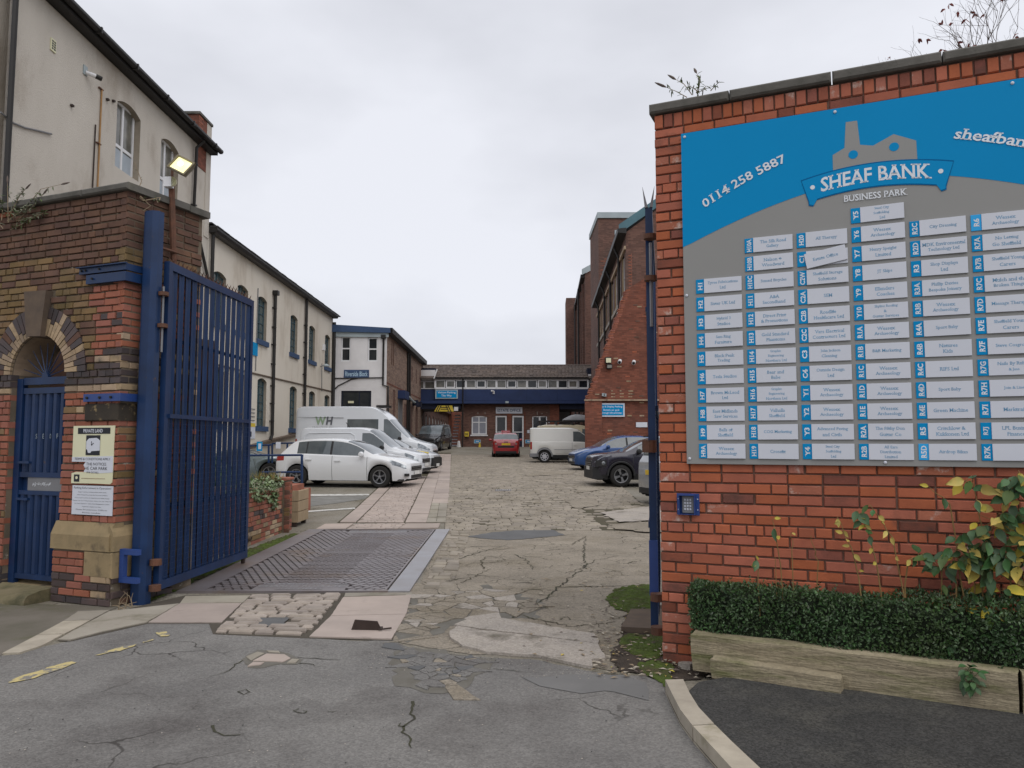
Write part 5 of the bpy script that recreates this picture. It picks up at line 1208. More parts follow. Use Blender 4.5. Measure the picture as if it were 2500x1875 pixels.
# ================================================================== FACADE TOOLS
def facade(mb, x0, x1, z0, z1, ops, rec=.16, mi=0, mr=1, top=None):
    """wall face at y=0 with openings (xa, za, xb, zb, rise); reveals go back to y=rec; top(x) optional sloping top"""
    xs = sorted({x0, x1, *[o[0] for o in ops], *[o[2] for o in ops]}); zs = sorted({z0, z1, *[o[1] for o in ops], *[o[3] + o[4] for o in ops]})
    xs = [x for x in xs if x0 <= x <= x1]; zs = [z for z in zs if z0 <= z <= z1]
    for i in range(len(xs) - 1):
        run = None
        for j in range(len(zs) - 1):
            xm, zm = (xs[i] + xs[i + 1]) / 2, (zs[j] + zs[j + 1]) / 2
            hole = any(o[0] < xm < o[2] and o[1] < zm < o[3] + o[4] for o in ops)
            if not hole: mb.face([(xs[i], 0, zs[j]), (xs[i + 1], 0, zs[j]), (xs[i + 1], 0, zs[j + 1]), (xs[i], 0, zs[j + 1])], mi)
    for xa, za, xb, zb, rise in ops:
        mb.face([(xa, 0, za), (xa, rec, za), (xa, rec, zb), (xa, 0, zb)], mr); mb.face([(xb, rec, za), (xb, 0, za), (xb, 0, zb), (xb, rec, zb)], mr)
        mb.face([(xa, 0, za), (xb, 0, za), (xb, rec, za), (xa, rec, za)], mr)
        n = 10; arc = [(xa + (xb - xa) * k / n, zb + rise * (1 - (2 * k / n - 1) ** 2)) for k in range(n + 1)]
        if rise > 0:
            for k in range(n):
                (p, q), (r, s) = arc[k], arc[k + 1]
                mb.face([(p, 0, q), (r, 0, s), (r, 0, zb + rise), (p, 0, zb + rise)], mi)
        for k in range(n):
            (p, q), (r, s) = arc[k], arc[k + 1]; mb.face([(p, 0, q), (p, rec, q), (r, rec, s), (r, 0, s)], mr)
            if rise == 0: break
        if rise == 0: pass
    return mb
def win(parent, xa, za, xb, zb, y, fm, gm, cols=(), rows=(), fw=.05, bw=.03, name='window', th=.05, panes=True):
    """frame with glazing bars; cols / rows are fractions where bars stand; pane is a sub-part"""
    mb = MB(); mb.box(xa, y, za, xa + fw, y + th, zb); mb.box(xb - fw, y, za, xb, y + th, zb); mb.box(xa + fw, y, za, xb - fw, y + th, za + fw); mb.box(xa + fw, y, zb - fw, xb - fw, y + th, zb)
    for c in cols: x = xa + (xb - xa) * c; mb.box(x - bw / 2, y + .003, za + fw, x + bw / 2, y + th, zb - fw)
    for r in rows: z = za + (zb - za) * r; mb.box(xa + fw, y + .006, z - bw / 2, xb - fw, y + th - .002, z + bw / 2)
    f = mb.build(name, fm, parent, fix=False)
    if panes: MB().face([(xa + fw * .5, y + th * .7, za + fw * .5), (xb - fw * .5, y + th * .7, za + fw * .5), (xb - fw * .5, y + th * .7, zb - fw * .5), (xa + fw * .5, y + th * .7, zb - fw * .5)]).build('pane', gm, f, fix=False)
    return f
def pipe(parent, pts, r=.05, mat=None, name='downpipe', n=8): return MB().tube(pts, r, n).build(name, mat or m_gutter, parent, True, sharp=40)
# ================================================================== CREAM RENDERED BUILDINGS ON THE LEFT
FB = Fr(-11, 16, radians(90))
b1 = thing('rendered_building', 'tall roughcast building with white windows, black gutter and a brick chimney', 'building', FB)
W1 = [(4.5, 9.30, 5.83, 11.15, .17), (7.16, 9.33, 8.41, 11.15, .17)]
mb = MB(); facade(mb, -.05, 10.95, -1.5, 12.05, W1, .22); mb.build('wall', [m_render, m_reveal], b1)
MB().box(-.05, .35, -1.5, 10.93, 8.6, 12.04).build('wall_core', m_render, b1)
for (xa, za, xb, zb, r) in W1:
    f = win(b1, xa + .02, za + .02, xb - .02, zb + .16, .17, m_upvc, m_glass_p, (.5,), (.36,), .07, .09)
    MB().face([(xa + .09, .20, za + .09), (xb - .09, .20, za + .09), (xb - .09, .20, za + .66), (xa + .09, .20, za + .66)]).build('frosted_pane', M('frosted_pane_%d' % int(xa), (.40, .45, .50), .5), f)
    MB().box(xa + .1, .225, za + .7, xa + .5, .23, zb).build('curtain', m_curtain, f)
mb = MB(); mb.prism([(-.05, 12.06), (10.9, 12.06), (10.9, 12.22), (-.05, 12.22)], -.30, .3); mb.build('eaves_board', m_black, b1)
mb = MB(); pr = [(-.16, 12.13), (-.17, 12.20), (-.33, 12.20), (-.33, 12.13), (-.29, 12.08), (-.20, 12.08)]
mb = MB(); mb.grid([[(x, y - .14, z + .06) for y, z in pr] for x in (-.05, 10.98)], 0, True); mb.face([(-.05, y - .14, z + .06) for y, z in pr]); mb.face([(10.98, y - .14, z + .06) for y, z in pr][::-1]); mb.build('gutter', m_gutter, b1)
for i in range(6): MB().box(.8 + i * 1.9, -.49, 12.12, .86 + i * 1.9, -.28, 12.28).build('gutter_bracket', m_gutter, b1)
mb = MB(); mb.prism([(-.05, 0), (10.95, 0), (10.95, .1), (-.05, .1)], 0, 1); mb = MB()
mb.grid([[(x, -.36, 12.26), (x, 4.3, 14.9), (x, 9.0, 12.26)] for x in (-.1, 11.0)]); ro = mb.build('roof', m_slate, b1)
ch = MB(); ch.box(9.85, -.02, 11.3, 10.55, .9, 13.15); ch.build('chimney', m_mill_red, ro)
MB().box(10.551, -.03, 9.0, 10.96, .9, 13.14).build('gable_upstand', m_render, ro); MB().box(9.8, -.07, 13.152, 10.98, .95, 13.24).build('chimney_cap', m_cope, ro)
for i in range(14): MB().box(9.84, -.028, 11.9 + i * .088, 10.2 if i % 2 else 10.05, -.0205, 11.975 + i * .088).build('chimney_brick', m_bk_red, ro)
pipe(b1, [(9.5, -.38, 12.05), (9.5, -.12, 11.8), (9.5, -.09, 9.55), (9.55, -.09, 9.42), (10.85, -.09, 7.55), (10.9, -.09, 5.0)], .055)
for z in (11.2, 9.75): MB().box(9.42, -.16, z, 9.58, -.002, z + .05).build('pipe_bracket', m_gutter, b1)
pipe(b1, [(-.02, -.1, 12.0), (-.02, -.1, 2)], .06)
MB().box(1.40, -.03, 10.98, 1.60, -.002, 11.28).build('air_vent', m_cream_pl, b1)
for i in range(4):
    for j in range(2): MB().box(1.43 + j * .085, -.034, 11.02 + i * .06, 1.49 + j * .085, -.0305, 11.06 + i * .06).build('vent_slot', m_dark_ink, b1)
pipe(b1, [(3.64, -.03, 11.08), (3.64, -.03, 7.5)], .022, M('rusty_ochre', (.42, .24, .10), .8, vs=5, var=.7), 'conduit', 6); pipe(b1, [(3.42, -.03, 10.0), (3.40, -.03, 7.5)], .018, m_rustdark, 'conduit', 6)
for z in (11.05, 9.55): MB().box(3.5, -.05, z, 3.7, -.002, z + .03).build('pipe_bracket', m_rust, b1)
pipe(b1, [(-.2, -.02, 8.72), (.2, -.03, 8.66), (.6, -.03, 8.72), (1.0, -.03, 8.83), (1.58, -.03, 8.98)], .022, m_grey, 'cable', 6)
c1 = thing('security_camera', 'white security camera high on the roughcast wall', 'camera', FB)
MB().box(2.78, -.03, 11.08, 2.95, -.002, 11.32).build('mounting_plate', m_ltgrey, c1); MB().tube([(2.87, -.03, 11.15), (2.92, -.13, 11.13)], .05, 10).build('arm', m_upvc, c1); MB().tube([(2.91, -.12, 11.13), (3.02, -.26, 11.10)], .055, 10).build('camera_body', m_upvc, c1); MB().tube([(2.99, -.22, 11.11), (3.09, -.33, 11.08)], .06, 10).build('camera_hood', m_black, c1)
for i, (x, z) in enumerate(((2.3, 10.0), (3.9, 10.9), (4.2, 11.0), (8.95, 8.5), (9.2, 9.2))): MB().box(x, -.07, z, x + .08, -.002, z + .05).build('wall_hook', m_rustdark, b1)

# ---- second, longer cream building
b2 = thing('mill_building', 'long cream rendered mill with narrow arched windows, blue sills and black downpipes', 'building', FB)
wx_ = [11.61, 14.05, 16.5, 21.38, 24.86, 28.35]
W2 = [(x, 6.12, x + 1.22, 7.92, .13) for x in wx_] + [(x, 2.36, x + 1.2, 4.34, .13) for x in (11.7, 14.1, 16.72, 21.52, 25.1, 28.5)]
E0, E1 = 10.96, 30.22
mb = MB(); facade(mb, E0, E1, -1.0, 9.30, W2, .20); mb.build('wall', [m_render2, m_reveal], b2)
MB().box(E0 + .01, .32, -1.0, E1 - .01, 8.0, 9.29).build('wall_core', m_render2, b2)
for i, (xa, za, xb, zb, r) in enumerate(W2):
    f = win(b2, xa + .05, za + .02, xb - .01, zb + .13, .12, m_bluegrey, m_glass_g, (.5,), ((.2, .4, .62, .82) if za > 5 else (.16, .33, .5, .67, .84)), .045, .035)
    MB().box(xa - .14, -.10, za - .22, xb + .14, .13, za - .002).build('sill', m_sill, b2)
mb = MB(); pr = [(-.02, 9.24), (-.02, 9.42), (-.34, 9.42), (-.34, 9.34), (-.28, 9.24)]
mb.grid([[(x, y, z) for y, z in pr] for x in (E0, E1 + .0)], 0, True); mb.face([(E0, y, z) for y, z in pr]); mb.build('gutter', m_gutter, b2)
mb = MB(); rr = random.Random(6)
mb.grid([[(x, -.30, 9.425), (x, .08, 9.70), (x, 4.0, 12.0), (x, 8.2, 9.4)] for x in (E0, E1 + 1.2)]); r2 = mb.build('roof', m_slate, b2)
mb = MB(); x = E0
while x < E1 + .3:
    for k in range(2): mb.cbox(x, -.36 + k * .22, 9.43 + k * .13, x + .58, -.06 + k * .22, 9.475 + k * .13 + rr.uniform(-.008, .012), .006)
    x += .6
mb.build('eaves_slates', m_slate, r2, fix=False)['kind'] = 'stuff'
mb = MB(); mb.grid([[(x, y, z + .012 * (x - 15)) for y, z in ((0, 4.53), (-.05, 4.54), (-.05, 4.60), (0, 4.61))] for x in (E0, 15, E1)]); mb.build('string_course', m_keyst, b2)
for x, zt in ((18.55, 8.45), (23.84, 9.3), (30.12, 9.0)): pipe(b2, [(x, -.11, zt), (x, -.11, 2.0), (x - .25, -.11, 1.75)] if x < 20 else [(x, -.11, zt), (x, -.11, .6)], .075 if x < 30 else .11)
for z in (7.8, 6.9, 6.1, 5.2, 4.2, 3.4, 2.6):
    for x in (18.55, 23.84): MB().box(x - .13, -.17, z, x + .08, -.002, z + .05).build('pipe_bracket', m_gutter, b2)
MB().box(18.4, -.25, 8.42, 18.7, -.02, 8.62).build('hopper_head', m_gutter, b2)
pipe(b2, [(11.15, -.12, 9.2), (11.15, -.12, 7.0)], .07); pipe(b2, [(16.4, -.03, 8.3), (16.35, -.03, 4.7)], .02, m_grey, 'cable', 6); pipe(b2, [(27.6, -.03, 6.2), (27.7, -.03, 4.6)], .02, m_grey, 'cable', 6)
MB().box(27.75, -.12, 7.0, 27.98, -.002, 7.35).build('alarm_box', m_upvc, b2)
mb = MB(); mb.grid([[(x, y, z) for y, z in ((0, zz - .1), (-.16, zz - .1), (-.16, zz + .02), (0, zz + .05))] for x, zz in ((15.0, 1.42), (18, 1.72), (25, 2.28), (30.2, 2.3))]); mb.build('base_ledge', m_keyst, b2)
lampw = thing('wall_lamp', 'small grey wall lamp beside the last upper window of the cream mill', 'lamp', FB)
MB().tube([(27.3, -.02, 6.0), (27.2, -.3, 6.05)], .03, 6).build('arm', m_grey, lampw); MB().lathe([(.05, .1), (.2, .02), (.2, -.04), (.02, -.06)], (27.15, -.38, 6.03), 'z', 14).build('lamp_head', m_ltgrey, lampw)
# blue sign seen through the gate bars
bs = thing('wall_sign', 'blue panel sign on the cream mill wall behind the gate bars', 'sign', FB)
MB().box(15.2, -.05, 5.35, 18.0 - 1.5, -.003, 6.0 - .1).build('panel', m_signblue, bs)
yn = thing('parking_notice', 'narrow yellow and white notice on the cream mill wall beside the ramp', 'notice', FB)
a = FB.rect(608.5, 1031, 621.5, 1071); MB().box(a[0], -.03, a[1], a[2], -.004, a[3]).build('board', m_whitepl, yn); MB().box(a[0] + .02, -.034, a[3] - (a[3] - a[1]) * .28, a[2] - .02, -.0305, a[3] - .03).build('yellow_band', m_yellow, yn); MB().box(a[0] + .05, -.034, a[1] + .08, a[0] + .2, -.0305, a[1] + .3).build('black_symbol', m_dark_ink, yn)
for i in range(4): MB().box(a[0] + .08, -.034, a[1] + .75 + .16 * i, a[2] - .08, -.0305, a[1] + .79 + .16 * i).build('print_line', m_grey, yn)
# ---- ramp wall and blue railings
rl = thing('handrail', 'upper navy tube handrail of the ramp by the cream mill', 'railing', loc=(0, 0, 0), group='navy railings of the ramp')
def seg(parent, uv, Y, r=.028, name='rail'): return MB().tube([at(u, v, y) for (u, v), y in zip(uv, Y)], r, 6).build(name, m_blue, parent)
seg(rl, ((664, 1083), (738, 1081)), (25.5, 25.5)); seg(rl, ((600, 1089), (664, 1086)), (24.5, 24.5))
for u, v0, v1, Y in ((656, 1086, 1130, 24.5), (664.5, 1083, 1130, 25.5), (701.5, 1083, 1122, 25.5)): seg(rl, ((u, v0), (u, v1)), (Y, Y), .036, 'post')
r2_ = thing('handrail', 'lower navy rail with a tall end post in front of the white hatchback', 'railing', loc=(0, 0, 0), group='navy railings of the ramp')
seg(r2_, ((598, 1112), (738, 1111)), (17.2, 17.2), .024); seg(r2_, ((640, 1153), (738, 1152.5)), (17.2, 17.2), .024); seg(r2_, ((737, 1110), (737, 1192)), (17.2, 17.2), .032, 'post'); seg(r2_, ((560, 1112), (560, 1210)), (17.2, 17.2), .03, 'post')
pp = at(737, 1192, 17.2); q_ = at(600, 1200, 17.2)
lw2 = thing('raised_bed_wall', 'low brick wall under the navy railing beyond the planter', 'wall', loc=(0, 0, 0)); MB().box(q_.x - 2, 17.05, -.5, pp.x + .15, 17.4, pp.z).build('brick_face', m_bk_red, lw2)
for i, (u0, v0, u1, v1, mt, lab, Y) in enumerate(((627, 1078, 640, 1101, m_signblue, 'small blue framed paper notice hung on the ramp handrail', 24.4), (673.5, 1079, 685, 1095, m_whitepl, 'white paper notice hung on the handrail nearest the white hatchback tail', 25.4), (719, 1078, 729, 1092, m_whitepl, 'white paper notice hung on the handrail next to the van tail light', 25.4))):
    a, b = at(u0, v0, Y), at(u1, v1, Y); t = thing('paper_notice', lab, 'notice', loc=(a.x, Y, b.z), group='papers on the ramp handrail')
    MB().box(0, 0, 0, b.x - a.x, .01, a.z - b.z).build('sheet', mt, t)
    if i == 0: MB().box((b.x - a.x) * .3, -.004, (a.z - b.z) * .2, (b.x - a.x) * .8, -.001, (a.z - b.z) * .8).build('paper', m_whitepl, t)
# ================================================================== RIVERSIDE BLOCK
FR_ = Fr(-11, 46.2, 0); FS = Fr(-7.66, 46.2, radians(90))
rv = thing('entrance_block', 'white fronted two storey block with a brick side and the Riverside Block sign', 'building', FR_)
RWD = 3.34
W3 = [(.52, 6.60, 1.12, 8.14, 0), (2.16, 6.60, 2.78, 8.08, 0), (.58, 2.5, 2.42, 4.80, 0)]
mb = MB(); facade(mb, 0.02, RWD, -.2, 8.4, W3, .12); mb.build('front_wall', [m_white, m_white], rv)
MB().box(.03, .3, -.2, RWD - .02, 18.6, 8.35).build('wall_core', m_mill, rv)
for o in W3[:2]: win(rv, o[0] + .01, o[1] + .01, o[2] - .01, o[3] - .01, .07, m_upvc, m_glass, (), (.52,), .075, .08)
f = win(rv, .6, 2.5, 2.40, 4.78, .06, m_navydk, m_glass, (.6,), (.42,), .06, .05, 'entrance_door'); MB().box(1.0, .05, 4.05, 1.35, .055, 4.18).build('door_notice', m_cream_pl, f); MB().box(.66, .055, 2.5, 2.34, .065, 3.4).build('lower_panel', m_navydk, f)
mb = MB(); mb.prism([(-.1, 8.40), (RWD + .28, 8.34), (RWD + .28, 8.62), (-.1, 8.84)], -.12, 18.8); mb.build('roof', m_slate, rv); MB().prism([(-.1, 8.40), (RWD + .22, 8.34), (RWD + .22, 8.64), (-.1, 8.86)], -.22, -.123).build('front_fascia', m_sill, rv)
MB().prism([(-.05, 8.12), (RWD + .1, 8.08), (RWD + .1, 8.34), (-.05, 8.40)], -.10, -.012).build('soffit_board', m_ltgrey, rv)
t = MB().box(.74, -.05, 5.58, 2.27, -.004, 6.08).build('name_board', m_sill, rv); mb = MB(); text_fit(mb, 'Riverside Block', 1.505, 5.83, 1.36, .30, -.052, False, .01); mb.build('lettering', M('pale_blue_letters', (.50, .68, .82), .5), t, fix=False)
pipe(rv, [(.02, -.05, 5.55), (3.2, -.05, 5.6)], .035, m_gutter, 'cable', 6); pipe(rv, [(.0, -.05, 4.7), (.4, -.05, 5.1), (1.2, -.05, 5.5), (1.6, -.05, 5.56)], .035, m_gutter, 'cable', 6)
pipe(rv, [(3.14, -.16, 8.1), (3.14, -.08, 7.8), (3.14, -.08, 5.15), (3.45, -.08, 5.05), (3.45, -.08, 4.3), (3.52, -.08, 2.0)], .06); MB().box(3.0, -.25, 8.0, 3.28, -.02, 8.22).build('hopper_head', m_gutter, rv)
# brick side (same building)
sd_ = bpy.data.objects.new('side_wall', None)
W4 = [(x, 6.34, x + .75, 7.42, .08) for x in (11.35, 14.0, 16.4)] + [(2.6, 2.2, 3.6, 5.05, 0), (7.7, 1.2, 9.4, 4.4, 0), (10.3, 1.2, 12.3, 4.4, 0), (14.0, 1.2, 15.6, 4.3, .3)]
mb = MB(); facade(mb, 0.012, 18.8, -.2, 8.36, W4, .14)
me = mb.mesh('side_wall', [m_river, m_river], fix=True); sw = put('side_wall', me, rv, (RWD, 0, 0), (0, 0, pi / 2))
for o in W4[:3]: w_ = win(sw, o[0], o[1], o[2], o[3] + .08, .05, m_upvc, m_glass_p, (), (.5,), .06, .05)
for o in W4[3:6]: MB().box(o[0], .06, o[1], o[2], .1, o[3]).build('blue_shutter', m_navy, sw)
MB().box(14.0, .1, 1.2, 15.6, .14, 4.6).build('dark_doorway', m_navydk, sw)
for z0, z1 in ((6.6, 8.1),):
    for x in (1.75, 2.45): MB().box(x, -.02, z0, x + .22, -.003, z1).build('rusty_vent', m_rust, sw)
MB().box(4.6, -.5, 4.6, 6.6, -.003, 5.15).build('blue_awning', m_navy, sw); MB().box(4.8, -.06, 1.5, 6.5, -.003, 4.59).build('side_door', m_grey, sw)
for x in (8.9, 10.0): pipe(sw, [(x, -.08, 8.2), (x, -.08, 1.0)], .07)
pipe(sw, [(9.2, -.1, 5.0), (10.5, -.2, 4.75), (13, -.2, 4.7)], .09, m_ltgrey, 'flue')
for x in (12.0, 14.4): MB().box(x, -.4, 4.5, x + .6, -.003, 4.9).build('wall_unit', m_navydk, sw)
MB().box(0, -.012, 5.25, 18.8, -.002, 5.35).build('brick_band', m_mill_red, sw)
mb = MB(); mb.grid([[(x, y, z) for y, z in ((-.02, 8.26), (-.34, 8.34), (-.34, 8.66), (-.02, 8.66))] for x in (-.12, 18.9)], 0, True); mb.build('gutter', m_gutter, sw)
# ================================================================== LINK BRIDGE AND ESTATE OFFICE
FE = Fr(0, 64, 0)
eo = thing('estate_office', 'brown brick estate office under the blue clad link bridge', 'building', FE)
W5 = [(-3.42, 2.30, -2.10, 3.80, .10), (-1.39, 1.15, -.44, 3.92, 0), (.02, 1.15, .99, 3.92, 0), (1.69, 2.1, 2.97, 3.84, .06)]
mb = MB(); facade(mb, -4.25, 3.97, .6, 4.86, W5, .12); mb.build('wall', [m_mill, m_mill], eo); MB().box(-4.24, .3, .6, 3.96, 6.0, 4.85).build('wall_core', m_mill, eo)
f = win(eo, -3.40, 2.32, -2.12, 3.88, .05, m_upvc, m_curtain, (.48,), (.66,), .10, .09)
MB().box(-3.5, -.08, 2.2, -2.02, .04, 2.299).build('sill', m_upvc, f)
for xa, xb in ((-1.39, -.44), (.02, .99)):
    f = win(eo, xa + .01, 1.16, xb - .01, 3.9, .04, m_upvc, m_glass, (), (.50,), .12, .07, 'door')
    MB().box(xa + .13, .02, 1.2, xb - .13, .055, 2.47).build('door_leaf', m_navydk, f)
    MB().box((xa + xb) / 2 - .12, .012, 1.62, (xa + xb) / 2 + .12, .0195, 1.69).build('letter_plate', m_whitepl, f)
    MB().box((xa + xb) / 2 - .05, .012, 2.0, (xa + xb) / 2 + .05, .0195, 2.4).build('door_window', m_glass_p, f)
f = win(eo, 1.71, 2.12, 2.95, 3.88, .05, m_upvc, m_glass, (.5,), (.4,), .08, .14)
for x0, x1 in ((-.44 + .03, -.05), (1.02, 1.14)): MB().box(x0, -.035, 1.1, x1, -.003, 4.2).build('brick_pier', m_mill_red, eo)
MB().box(3.2, -.10, .8, 3.97, -.003, 4.9).build('end_pier', m_mill_red, eo); MB().box(-4.25, -.10, .8, -3.95, -.003, 4.9).build('end_pier', m_mill, eo)
mb = MB(); rr = random.Random(3)
for x in (-2.9, -2.3, 1.8, 2.1, 2.5, 2.9, -3.4): MB().box(x, -.012, 4.0 + rr.uniform(-.02, .2), x + .06, -.003, 4.08 + rr.uniform(0, .2)).build('paint_fleck', m_conc, eo)
MB().tube([(3.1, -.1, 3.4), (3.1, -.3, 3.35)], .08, 10).build('flue', m_whitepl, eo); MB().box(1.28, -.06, 2.45, 1.5, -.003, 2.7).build('intercom', m_whitepl, eo)
es = thing('office_sign', 'white ESTATE OFFICE sign above the two doors', 'sign', FE); MB().box(-1.36, -.07, 4.09, .87, -.012, 4.63).build('board', m_whitepl, es)
mb = MB(); text_fit(mb, 'ESTATE OFFICE', -.245, 4.36, 1.95, .24, -.073, False, .02); mb.build('lettering', M('sign_navy_ink', (.045, .085, .17), .5), es, fix=False)
for x0, x1, lab in ((-3.2, -2.62, 'small blue parking plate low on the brick left of the taxi'), (1.1, 1.68, 'small blue parking plate low on the brick right of the taxi')):
    t = thing('parking_plate', lab, 'sign', FE, 'small blue plates on the office wall'); MB().box(x0, -.04, 1.58, x1, -.004, 1.9).build('plate', m_ltgrey, t); MB().box(x0 + .06, -.045, 1.64, x1 - .06, -.0405, 1.84).build('blue_panel', m_signblue, t); MB().box(x0 + .16, -.048, 1.70, x1 - .16, -.0455, 1.78).build('print', m_whitepl, t)
gb = thing('grit_bin', 'yellow box fixed to the brick corner of the estate office', 'box', FE); MB().cbox(-3.98, -.22, 2.14, -3.62, -.11, 2.56, .02).build('box', m_yellow, gb); MB().box(-3.9, -.225, 2.25, -3.83, -.2205, 2.45).box(-3.78, -.225, 2.25, -3.72, -.2205, 2.45).build('marking', m_dark_ink, gb)
bo = thing('white_bollard', 'white tapered concrete bollard at the corner of the estate office', 'bollard', loc=(at(1120, 1093, 62.8).x, 62.8, G(-4.4, 62.8))); MB().lathe([(.17, 0), (.15, .1), (.10, .5), (.07, .52), (0, .52)], n=4).build('post', m_upvc, bo)
co_ = thing('yellow_cone', 'small yellow cone standing before the office window', 'cone', loc=(at(1171, 1096, 62.5).x, 62.5, G(-2.7, 62.5))); MB().lathe([(.13, 0), (.13, .03), (.1, .03), (.05, .38), (.04, .42), (0, .42)], n=10).build('cone_body', m_yellow, co_)
# bridge
br_ = thing('link_bridge', 'covered link bridge with a tiled roof, a row of white windows and navy cladding', 'building', FE)
mb = MB(); mb.box(-6.45, -.62, 4.86, 6.35, 5.5, 6.92); mb.box(-9.2, -.25, 4.95, -6.451, 5.4, 7.9); mb.box(6.351, -.25, 4.95, 8.8, 5.4, 7.9); mb.build('core', m_navydk, br_)
for i in range(5):
    xa = -6.45 + i * 2.56; MB().box(xa + .006, -.68, 5.14, xa + 2.554, -.622, 6.10).build('cladding_panel', m_navy, br_)
MB().box(-9.2, -.30, 5.14, -6.455, -.252, 6.10).box(6.355, -.30, 5.14, 8.8, -.252, 6.10).build('end_panel', m_navy, br_)['kind'] = 'stuff'
MB().box(-9.2, -.74, 4.90, 6.3, -.685, 5.12).build('lower_beam', m_navy, br_); MB().box(-9.2, -.5, 4.45, -4.3, 5.5, 4.88).box(4.0, -.4, 4.45, 8.8, 5.5, 4.88).build('beam', m_navydk, br_)['kind'] = 'stuff'
ph = 2.56 / 3
for i in range(15):
    xa = -6.42 + i * ph; o_ = .0 if i % 3 == 1 else .012
    f = win(br_, xa + .03, 6.2, xa + ph - .03, 6.86, -.70 + o_, m_upvc, m_glass_p if (i * 7) % 5 < 3 else m_glass, (), (), .10 if i % 3 == 1 else .06, .03, th=.07)
MB().box(-6.47, -.69, 6.11, 6.37, -.623, 6.199).build('sill_board', m_upvc, br_); MB().box(-6.47, -.66, 6.865, 6.37, -.623, 6.96).build('head_board', m_upvc, br_)
for i in range(6): MB().box(-6.47 + i * 2.56 - .02, -.715, 6.2, -6.47 + i * 2.56 + .09, -.6225, 6.862).build('mullion', m_upvc, br_)
win(br_, -8.3, 6.15, -7.4, 6.8, -.30, m_upvc, m_glass_p, (), (), .07); win(br_, -7.38, 6.15, -6.48, 6.8, -.30, m_upvc, m_glass_p, (), (), .07)
MB().box(-9.2, -.29, 6.85, -6.46, -.252, 7.75).box(6.4, -.29, 6.7, 8.8, -.252, 7.4).build('end_boarding', m_white, br_)['kind'] = 'stuff'
win(br_, 6.45, 6.1, 7.6, 6.68, -.30, m_upvc, m_glass, (), (), .05)
mb = MB(); mb.box(-6.5, -.92, 6.97, 6.4, -.66, 7.08); mb.build('gutter', m_gutter, br_); pipe(br_, [(-4.1, -.78, 7.0), (-4.1, -.78, 1.2)], .05)
# tiled roof: courses of pantiles, each course a row of rounded tiles
ro = MB(); RZ0, RZ1, RY0, RY1 = 7.06, 8.36, -.95, 2.2
ro.face([(-9.2, RY0 + .1, RZ0 - .06), (8.8, RY0 + .1, RZ0 - .06), (8.8, RY1, RZ1 - .05), (-9.2, RY1, RZ1 - .05)]); ro.face([(-9.2, RY1, RZ1 - .05), (8.8, RY1, RZ1 - .05), (8.8, 5.6, RZ0), (-9.2, 5.6, RZ0)]); rfo = ro.build('roof', m_tile, br_, fix=False)
mb = MB(); nc = 8; tw = .30; rr = random.Random(11); singles = []
for r in range(nc):
    ta, tb = r / nc, (r + 1.15) / nc; ya, yb2 = RY0 + (RY1 - RY0) * ta, RY0 + (RY1 - RY0) * tb; za, zb = RZ0 + (RZ1 - RZ0) * ta + .035, RZ0 + (RZ1 - RZ0) * tb
    xa0, xa1 = (-6.45, 6.35) if r < 4 else (-9.1, 8.8); x = xa0
    while x < xa1:
        d = rr.uniform(-.012, .012); m2 = MB()
        rows = [[(x + tw * k / 4, y, z + d + (.035 * sin(pi * k / 4))) for k in range(5)] for y, z in ((ya, za - .03), (ya, za), (yb2, zb))]
        m2.grid(rows); singles.append(m2); x += tw + .005
rr.shuffle(singles)
for i, m2 in enumerate(singles):
    if i < 290: m2.build('tile', m_tile, rfo, fix=False)
    else:
        n = len(mb.v); mb.v += m2.v; mb.f += [tuple(n + k for k in f) for f in m2.f]; mb.m += m2.m
mb.build('roof_tiling', m_tile, rfo, fix=False)['kind'] = 'stuff'
MB().tube([(-9.2, RY1, RZ1 + .02), (8.8, RY1, RZ1 + .02)], .10, 8).build('ridge_tiles', m_tile, rfo)
mb = MB(); mb.prism([(-6.55, 6.95), (-6.45, 6.95), (-6.2, 7.75), (-6.3, 7.75)], -.98, -.9); mb.build('verge_board', m_upvc, rfo)
vs_ = thing('visitor_sign', 'blue Visitors Parking This Way sign on the navy cladding', 'sign', FE); MB().box(-6.40, -.78, 5.30, -4.52, -.70, 6.06).build('border', m_ltgrey, vs_); MB().box(-6.30, -.79, 5.38, -4.62, -.781, 5.97).build('panel', m_signblue, vs_)
for t, z, w_ in (('Visitors Parking', 5.80, 1.5), ('This Way', 5.54, .86)): mb = MB(); text_fit(mb, t, -5.46, z, w_, .21, -.793, False, .015); mb.build('lettering', m_letter, vs_, fix=False)
yb3 = thing('height_barrier', 'yellow and black hazard board hanging under the bridge archway', 'barrier', FE); MB().prism([(-6.5, 4.24), (-4.86, 4.24), (-5.0, 4.74), (-6.2, 4.74)], -.62, -.57).build('board', m_yellow, yb3)
for k, x in enumerate((-6.38, -6.2, -5.32, -5.14)):
    s = 1 if k < 2 else -1; MB().prism([(x, 4.245), (x + .08, 4.245), (x + .08 + s * .24, 4.735), (x + s * .24, 4.735)], -.635, -.622).build('hazard_stripe', m_dark_ink, yb3)
for z in (4.4, 4.55): MB().box(-5.95, -.635, z, -5.35, -.622, z + .06).build('print_line', m_dark_ink, yb3)
MB().box(-4.85, -.6, 4.3, -4.5, -.5, 4.62).build('white_flap', m_upvc, yb3)
c2 = thing('security_camera', 'white security camera on the navy bridge cladding', 'camera', FE); MB().box(-1.6, -.75, 5.7, -1.45, -.681, 5.95).build('bracket', m_upvc, c2); MB().tube([(-1.52, -.75, 5.9), (-1.7, -1.0, 5.95)], .07, 8).build('camera_body', m_upvc, c2)
